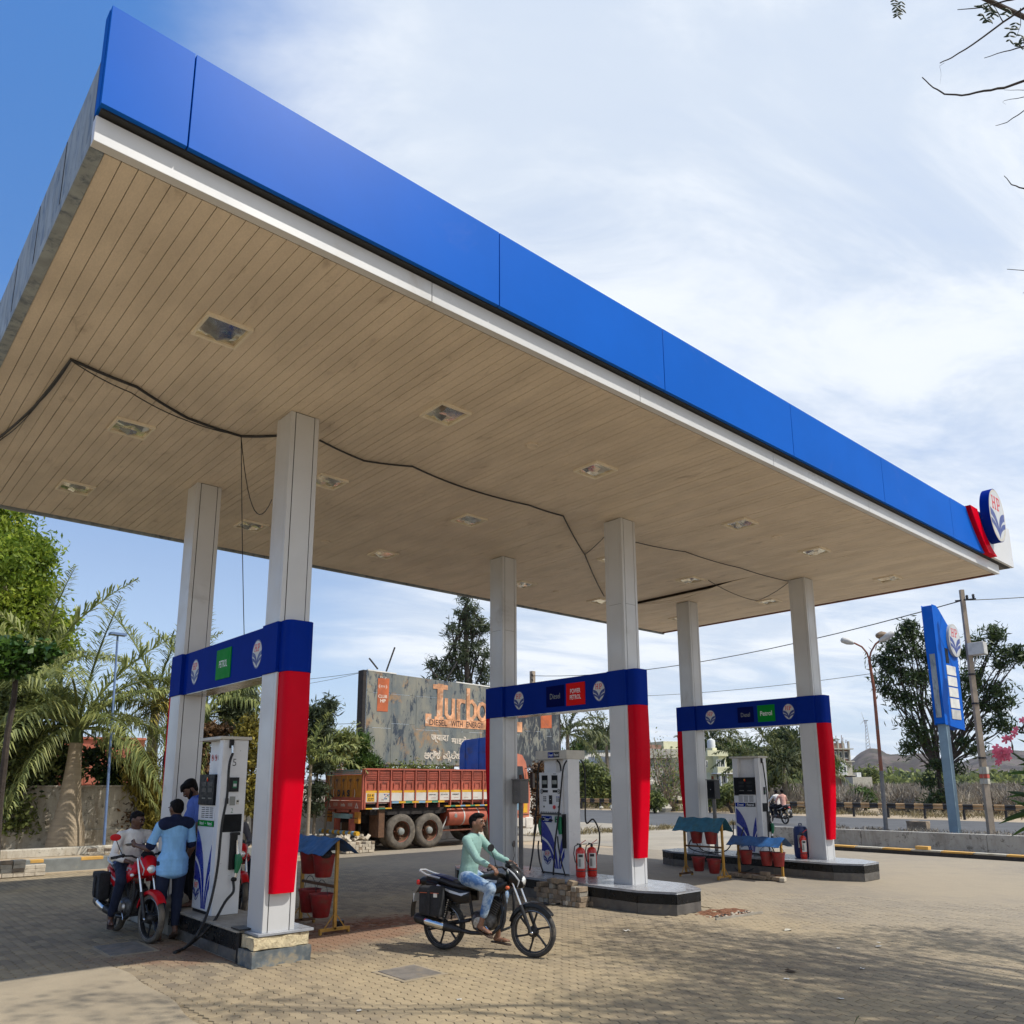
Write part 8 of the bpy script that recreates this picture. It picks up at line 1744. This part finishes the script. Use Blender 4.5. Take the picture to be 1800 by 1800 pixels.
def person(lab, loc, rz, J, shirt='shirt_mint', trouser='denim', sleeve='long', skin='skin', hair='hair', voxel=.0085, feet='sandal', hairstyle='short', hands=None, mous=True, beard=False, hem=.02, collar=None, cuffs=True, detail=True, bare_ankle=.0, width=1.):
    t = thing('person', lab, 'person', loc, rz)
    hc = V(*J['head']); f = nrm(J.get('face', (1, 0, 0))); up = nrm(J.get('up', (0, 0, 1))); up = nrm(up-f*(up@f)); sd = np.cross(up, f)         # sd: the person's left
    nk = V(*J['neck']); ch = V(*J['chest']); pv = V(*J['pelvis']); bf = nrm(J.get('bodyface', (1, 0, 0))); bl = np.cross((0, 0, 1), bf)
    B_ = [('o', hc, (.092, .074, .108), f, sd), ('o', hc+up*.025-f*.022, (.088, .077, .085), f, sd), ('c', hc-up*.035+f*.035, hc-up*.085+f*.058, .050, .030), ('c', hc-up*.05+f*.02-sd*.03, hc-up*.08+f*.05, .036, .026), ('c', hc-up*.05+f*.02+sd*.03, hc-up*.08+f*.05, .036, .026),
          ('c', hc+f*.088+up*.008, hc+f*.108-up*.022, .008, .013), ('c', hc+f*.078+up*.028-sd*.028, hc+f*.078+up*.028+sd*.028, .014, .014), ('c', hc+f*.080-up*.050-sd*.016, hc+f*.080-up*.050+sd*.016, .012, .012),
          ('o', hc+sd*.078-f*.008-up*.008, (.022, .010, .032), f, sd), ('o', hc-sd*.078-f*.008-up*.008, (.022, .010, .032), f, sd), ('c', hc-up*.06-f*.02, nk, .052, .056), ('c', nk, nk*.75+ch*.25, .06, .09)]
    B_ += [('o', ch-bf*.01, (.080, .125, .15), bf, bl), ('o', (ch+pv)/2-bf*.01, (.062, .10, .15), bf, bl), ('o', pv, (.085, .115, .10), bf, bl)]
    S_ = []; sw = width
    tp = [(0, .155, .118), (.18, .150, .112), (.42, .147, .108), (.65, .160, .116), (.85, .168, .112), (1.0, .135, .090)]
    top = nk*.82+ch*.18
    for k in np.linspace(-hem/.45, 1.0, 16):
        c = pv+(top-pv)*max(0, k)+V(0, 0, min(0, k)*.45); wx, wy = np.interp(k, [a_[0] for a_ in tp], [a_[1] for a_ in tp]), np.interp(k, [a_[0] for a_ in tp], [a_[2] for a_ in tp])
        wr_ = 1+.018*math.sin(k*23+c[0]*9); S_.append(('o', c, (wy*sw*wr_+.030*min(1, max(0, (.22-k)*5))*(hem > .1), wx*sw*wr_+.038*min(1, max(0, (.22-k)*5))*(hem > .1), .075), bf, bl))
    arms = []
    for s_ in ('L', 'R'):
        sh, el, wr = V(*J['sh'+s_]), V(*J['el'+s_]), V(*J['wr'+s_])
        B_ += [('c', nk*.8+ch*.2, sh, .055, .050), ('c', sh, el, .046, .038), ('c', el, wr*.65+el*.35, .040, .033), ('c', wr*.65+el*.35, wr, .033, .024)]
        hd_, hn_, cu = J.get('hand'+s_, (nrm(wr-el), (0, 0, -1), .4)); B_ += hand(wr, hd_, hn_, cu, 1 if s_ == 'R' else -1)
        S_ += [('c', top+(sh-top)*.25, sh, .060*sw, .060*sw), ('c', sh, sh*.5+el*.5, .060*sw, .054*sw)]
        if sleeve == 'long': S_ += [('c', sh*.5+el*.5, el, .054*sw, .047*sw), ('c', el, el*.25+wr*.75, .048*sw, .038*sw)]
        else: S_ += [('c', sh*.5+el*.5, sh*.25+el*.75, .056*sw, .060*sw)]
    T_ = [('o', pv-V(0, 0, .01), (.115, .150, .105), bf, bl)]
    for s_ in ('L', 'R'):
        hp, kn, an = V(*J['hp'+s_]), V(*J['kn'+s_]), V(*J['an'+s_]); td = nrm(J.get('toe'+s_, (1, 0, 0))); ft = an-V(0, 0, .055)
        ft = an+nrm(V(0, 0, -1))*.05; cf = kn+(an-kn)*.32-td*.015
        B_ += [('c', pv, hp, .08, .075), ('c', hp, kn, .068, .045), ('c', kn, cf, .045, .045), ('c', cf, an, .045, .031), ('c', an, ft-td*.035, .034, .030), ('c', ft-td*.03, ft+td*.09, .030, .026), ('c', ft+td*.09-np.cross(td, (0, 0, 1))*.018, ft+td*.145-np.cross(td, (0, 0, 1))*.018, .020, .014), ('c', ft+td*.09+np.cross(td, (0, 0, 1))*.018, ft+td*.135+np.cross(td, (0, 0, 1))*.020, .018, .012)]
        e_ = an+(kn-an)*(.10+bare_ankle); T_ += [('e', kn, (.076, .076, .080)), ('c', hp*.7+pv*.3, hp, .098, .098), ('c', hp, hp*.45+kn*.55, .096, .080), ('c', hp*.45+kn*.55, kn, .080, .068), ('c', kn, kn+(e_-kn)*.45, .067, .063), ('c', kn+(e_-kn)*.45, e_, .062, .050)]
        if feet: MB().poly([(-.09, -.03), (.04, -.036), (.14, -.045), (.175, -.02), (.175, .02), (.14, .045), (.04, .036), (-.09, .03)], feet, (ft-V(0, 0, .034), td, np.cross((0, 0, 1), td), (0, 0, 1)), -.014, .0).tube([ft+np.cross(td, (0, 0, 1))*.036+td*.05-V(0, 0, .02), ft+td*.075+V(0, 0, .028), ft-np.cross(td, (0, 0, 1))*.036+td*.05-V(0, 0, .02)], .008, feet, 6).obj('sandal', t, smooth=0)
    body = organic('body', B_, voxel, skin, t, 3)
    organic('shirt', S_, voxel*1.15, shirt, t, 5); organic('trousers', T_, voxel*1.15, trouser, t, 4)
    H_ = [('o', hc+up*.030-f*.026, (.091, .081, .087), f, sd), ('o', hc-f*.046+up*.0, (.056, .075, .082), f, sd)]
    if hairstyle == 'quiff': H_ += [('o', hc+up*.095+f*.045, (.055, .060, .030), f, sd), ('o', hc+up*.085+f*.0, (.07, .07, .045), f, sd)]
    if hairstyle == 'shaggy': H_ += [('o', hc+up*.078+f*.035, (.062, .078, .042), f, sd), ('o', hc+up*.06-f*.03, (.095, .098, .075), f, sd), ('c', hc+f*.085+up*.06, hc+f*.105+up*.035-sd*.02, .024, .010), ('c', hc+f*.09+up*.06+sd*.03, hc+f*.105+up*.04+sd*.04, .022, .010)]
    if hairstyle == 'short': H_ += [('o', hc+up*.074+f*.012, (.062, .062, .036), f, sd)]
    organic('hair', H_, voxel*.9, hair, t, 2)
    if detail:
        for s_ in (-1, 1):
            MB().sphere(hc+f*.083+up*.006+sd*s_*.031, (.006, .011, .0055), 'eye', 8, 6).obj('eye', t); MB().sphere(hc+f*.090+up*.006+sd*s_*.031, (.005, .007, .0058), 'pupil', 6, 5).obj('pupil', t)
            MB().tube([hc+f*.092+up*.032+sd*s_*.014, hc+f*.093+up*.036+sd*s_*.03, hc+f*.082+up*.030+sd*s_*.048], .0055, 'hair', 6).obj('eyebrow', t)
        MB().tube([hc+f*.090-up*.052-sd*.02, hc+f*.095-up*.050, hc+f*.090-up*.052+sd*.02], .006, 'lip', 6).obj('mouth', t)
        if mous: MB().tube([hc+f*.090-up*.043-sd*.030, hc+f*.103-up*.037, hc+f*.090-up*.043+sd*.030], [.004, .009, .004], 'hair', 6).obj('moustache', t)
        if beard: organic('beard', [('c', hc-up*.045+f*.03-sd*.058, hc-up*.088+f*.055-sd*.02, .022, .026), ('c', hc-up*.045+f*.03+sd*.058, hc-up*.088+f*.055+sd*.02, .022, .026), ('c', hc-up*.09+f*.062-sd*.02, hc-up*.09+f*.062+sd*.02, .026, .026), ('c', hc+up*.01-f*.0-sd*.072, hc-up*.045+f*.02-sd*.066, .014, .02), ('c', hc+up*.01-f*.0+sd*.072, hc-up*.045+f*.02+sd*.066, .014, .02)], voxel, 'hair', t, 2)
        if collar:
            for s_ in (-1, 1): MB().add([nk+bf*.055+bl*s_*.005-V(0, 0, .045), nk+bf*.075+bl*s_*.055-V(0, 0, .05), nk+bf*.03+bl*s_*.075+V(0, 0, .005), nk-bf*.035+bl*s_*.055+V(0, 0, .035), nk-bf*.055+V(0, 0, .038)+bl*s_*.003], [(0, 1, 2), (0, 2, 3), (0, 3, 4)], collar).obj('collar', t)
    return t
# --- the black motorcycle coming out of the forecourt, and its rider
Rp, Fp = W(790, 1670), W(938, 1683.5); hdg = math.atan2(Fp[1]-Rp[1], Fp[0]-Rp[0]); ln_ = math.hypot(*(Fp-Rp)[:2]); Rb = Fp-(Fp-Rp)/ln_*WBASE*.94
moto('motorcycle', 'black motorcycle with grey saddlebags ridden across the sunlit paving', Rb, hdg).scale = (.94, .94, .95)
RJ = dict(head=(.455, 0, 1.535), face=(1, -.04, -.02), neck=(.405, 0, 1.385), chest=(.385, 0, 1.20), pelvis=(.33, 0, .895), bodyface=(1, 0, .15),
          shL=(.40, .185, 1.335), shR=(.40, -.185, 1.335), elL=(.60, .27, 1.12), elR=(.60, -.28, 1.12), wrL=(.79, .295, 1.045), wrR=(.79, -.295, 1.045),
          handL=((.6, .1, -.25), (.1, 0, -1), .75), handR=((.6, -.1, -.25), (.1, 0, -1), .75),
          hpL=(.36, .10, .88), hpR=(.36, -.10, .88), knL=(.72, .22, .66), knR=(.735, -.185, .775), anL=(.62, .28, .17), anR=(.62, -.205, .375), toeL=(1, .1, -.1), toeR=(1, -.15, -.35))
person('rider in mint green long sleeved shirt and faded jeans on the black motorcycle', Rb, hdg, RJ, 'shirt_mint', 'denim', 'long', 'skin', hairstyle='quiff', bare_ankle=.16).scale = (.94, .94, .95)
# --- red motorcycle being fuelled, rider in white, two attendants
Rp, Fp = W(203, 1636), W(262, 1658); hdg2 = math.atan2(Fp[1]-Rp[1], Fp[0]-Rp[0]); Rr = Fp-(Fp-Rp)/math.hypot(*(Fp-Rp)[:2])*WBASE
moto('motorcycle', 'red motorcycle with black saddlebags stopped beside the nearest dispenser', Rr, hdg2, 'gloss_red', 'silver_decal', 'dark_metal', 'bag_black', mirror='gloss_red', dusty=True, steer=.12)
WJ = dict(head=(.46, 0, 1.46), face=(.85, .45, -.28), up=(.2, .1, 1), neck=(.40, 0, 1.315), chest=(.37, 0, 1.14), pelvis=(.30, 0, .88), bodyface=(1, 0, .1),
          shL=(.40, .18, 1.265), shR=(.40, -.18, 1.265), elL=(.46, .27, 1.02), elR=(.46, -.27, 1.01), wrL=(.66, .16, .955), wrR=(.64, -.15, .945),
          handL=((.8, -.5, -.1), (0, 0, -1), .5), handR=((.8, .5, -.1), (0, 0, -1), .5),
          hpL=(.34, .10, .865), hpR=(.34, -.10, .865), knL=(.70, .22, .72), knR=(.70, -.22, .72), anL=(.52, .25, .25), anR=(.52, -.25, .26), toeL=(1, .2, -.15), toeR=(1, -.25, -.2))
person('man in open necked white shirt sitting on the red motorcycle', Rr, hdg2, WJ, 'shirt_white', 'trouser_navy', 'long', 'skin_dark', hairstyle='short', collar='shirt_white')
tag(MB().box(-.018, .018, -.006, .006, -.035, .035, 'black_plastic').obj('pocket_phone', loc=(0, 0, 0)), 'small black phone clipped to the pocket of the white shirt', 'phone')
po = bpy.data.objects['pocket_phone']; c, s_ = math.cos(hdg2), math.sin(hdg2); lp = V(.495, .09, 1.14); po.location = (Rr[0]+lp[0]*c-lp[1]*s_, Rr[1]+lp[0]*s_+lp[1]*c, 1.12); po.rotation_euler = (0, .1, hdg2+PI/2)
# attendant in the sky blue shirt, back to the camera; local x = the way he faces
SP = W(291, 1655)+V(.05, .12, 0); fa = AZ(SP)+.35
SJ = dict(head=(.03, 0, 1.545), face=(1, .25, -.25), neck=(.0, 0, 1.40), chest=(.0, 0, 1.22), pelvis=(.0, 0, .93), bodyface=(1, 0, 0),
          shL=(.0, .185, 1.345), shR=(.0, -.185, 1.345), elL=(.10, .27, 1.07), elR=(.02, -.24, 1.07), wrL=(.32, .34, 1.10), wrR=(.14, -.20, .88),
          handL=((.8, .35, .12), (0, -1, .3), .5), handR=((.4, .1, -.9), (0, 1, 0), .4), hpL=(0, .095, .90), hpR=(0, -.095, .90), knL=(.03, .10, .50), knR=(.03, -.10, .50), anL=(-.0, .11, .09), anR=(-.08, -.06, .14), toeL=(1, .3, 0), toeR=(1, -.1, -.5))
ps = person('attendant in sky blue shirt with navy yoke standing with his back to the camera', SP, fa, SJ, 'shirt_sky', 'trouser_navy', 'short', 'skin_dark', hem=.15, hairstyle='short', mous=False, bare_ankle=.04)
organic('yoke', [('c', (-.035, .15, 1.365), (-.02, -.15, 1.365), .078, .078), ('c', (-.0, .12, 1.385), (0, -.12, 1.385), .066, .066), ('c', (-.01, 0, 1.40), (-.01, 0, 1.43), .075, .068)], .010, 'shirt_navy', ps, 4)
for s_, p in (('L', (.078, .251, 1.125)), ('R', (.016, -.228, 1.125))): organic('sleeve_cuff', [('c', p, V(*p)-V(-.01, 0, .02), .062, .060)], .009, 'shirt_navy', ps, 2)
ps.scale = (1.035, 1.035, 1.045)
t = thing('banknotes', 'folded banknotes held out by the attendant in the sky blue shirt', 'money', tuple(SP+V(math.cos(fa)*.44-math.sin(fa)*.40, math.sin(fa)*.44+math.cos(fa)*.36, 1.16)), fa+.6)
MB().box(-.07, .07, -.03, .03, -.003, .003, 'display_grey').obj('note', t, rot=(.5, .1, 0)); MB().box(-.065, .07, -.028, .032, .004, .008, 'paper').obj('note', t, rot=(.5, .15, .15))
# attendant in the dark blue shirt on the island, looking down
NP = np.array((.17, 2.60, .33)); fb = AZ(NP)+1.75
NJ = dict(head=(.115, 0, 1.475), face=(.80, 0, -.60), up=(.55, 0, .85), neck=(.04, 0, 1.36), chest=(.02, 0, 1.20), pelvis=(.0, 0, .92), bodyface=(1, 0, 0),
          shL=(.02, .18, 1.31), shR=(.02, -.18, 1.31), elL=(.02, .24, 1.03), elR=(.10, -.24, 1.04), wrL=(.12, .22, .82), wrR=(.30, -.16, .97),
          handL=((.3, 0, -.9), (0, -1, 0), .4), handR=((.9, .2, -.2), (0, 0, -1), .5), hpL=(0, .095, .89), hpR=(0, -.095, .89), knL=(.03, .10, .49), knR=(.05, -.10, .49), anL=(0, .12, .08), anR=(.02, -.12, .08), toeL=(1, .3, 0), toeR=(1, -.2, 0))
pn = person('bearded attendant in dark blue short sleeved shirt looking down beside the nearest dispenser', NP, fb, NJ, 'shirt_blue', 'trouser_black', 'short', 'skin_dark', hem=.12, hairstyle='shaggy', mous=True, beard=True, collar='shirt_collar_blue')
for s_ in (-1, 1): organic('epaulette', [('c', (.02, s_*.10, 1.385), (.02, s_*.17, 1.362), .026, .022)], .008, 'shirt_collar_blue', pn, 2)
pn.scale = (1.03, 1.03, 1.035)
# --- someone with a motorcycle half hidden behind the nearest dispenser
HPp = np.array((1.42, 4.15, 0.))
moto('motorcycle', 'dark motorcycle almost hidden behind the nearest dispenser', HPp+V(.05, .55, 0), -1.75, 'gloss_red', 'silver_decal', 'dark_metal', False, dusty=True)
GJ = dict(WJ); GJ['head'] = (.44, 0, 1.44); GJ['face'] = (1, 0, -.1)
person('person in grey shirt almost hidden behind the nearest dispenser', HPp+V(.05, .55, 0), -1.75, GJ, 'shirt_grey', 'trouser_navy', 'long', 'skin_dark', voxel=.014, detail=False)
# --- two people riding away on the road
FPp = np.array((31.75, 12.1, -.01)); fh = R(66)
moto('motorcycle', 'black motorcycle carrying two people along the road', FPp, fh, 'gloss_black', 'silver_decal', 'dark_metal', False, detail=False)
D1 = dict(head=(.60, 0, 1.50), face=(1, 0, 0), neck=(.54, 0, 1.36), chest=(.52, 0, 1.18), pelvis=(.46, 0, .88), bodyface=(1, 0, .1), shL=(.54, .18, 1.31), shR=(.54, -.18, 1.31), elL=(.68, .28, 1.12), elR=(.68, -.28, 1.12), wrL=(.80, .30, 1.04), wrR=(.80, -.30, 1.04), hpL=(.48, .1, .87), hpR=(.48, -.1, .87), knL=(.80, .22, .76), knR=(.80, -.22, .76), anL=(.62, .22, .38), anR=(.62, -.22, .38))
D2 = {k: ((v[0]-.40, *v[1:]) if k not in ('face', 'bodyface') else v) for k, v in D1.items()}
D2.update(head=(.14, 0, 1.53), neck=(.11, 0, 1.39), wrL=(.34, .2, .95), wrR=(.34, -.2, .95), elL=(.20, .30, 1.10), elR=(.20, -.30, 1.10), knL=(.42, .26, .76), knR=(.42, -.26, .76), anL=(.22, .24, .42), anR=(.22, -.24, .42))
person('driver in white shirt steering the motorcycle on the road', FPp, fh, D1, 'shirt_white', 'trouser_black', 'long', 'skin_dark', voxel=.016, detail=False, hem=.04)
person('passenger in pale pink shirt on the back of the motorcycle on the road', FPp, fh, D2, 'shirt_pink', 'trouser_black', 'long', 'skin_dark', voxel=.016, detail=False, hem=.04)
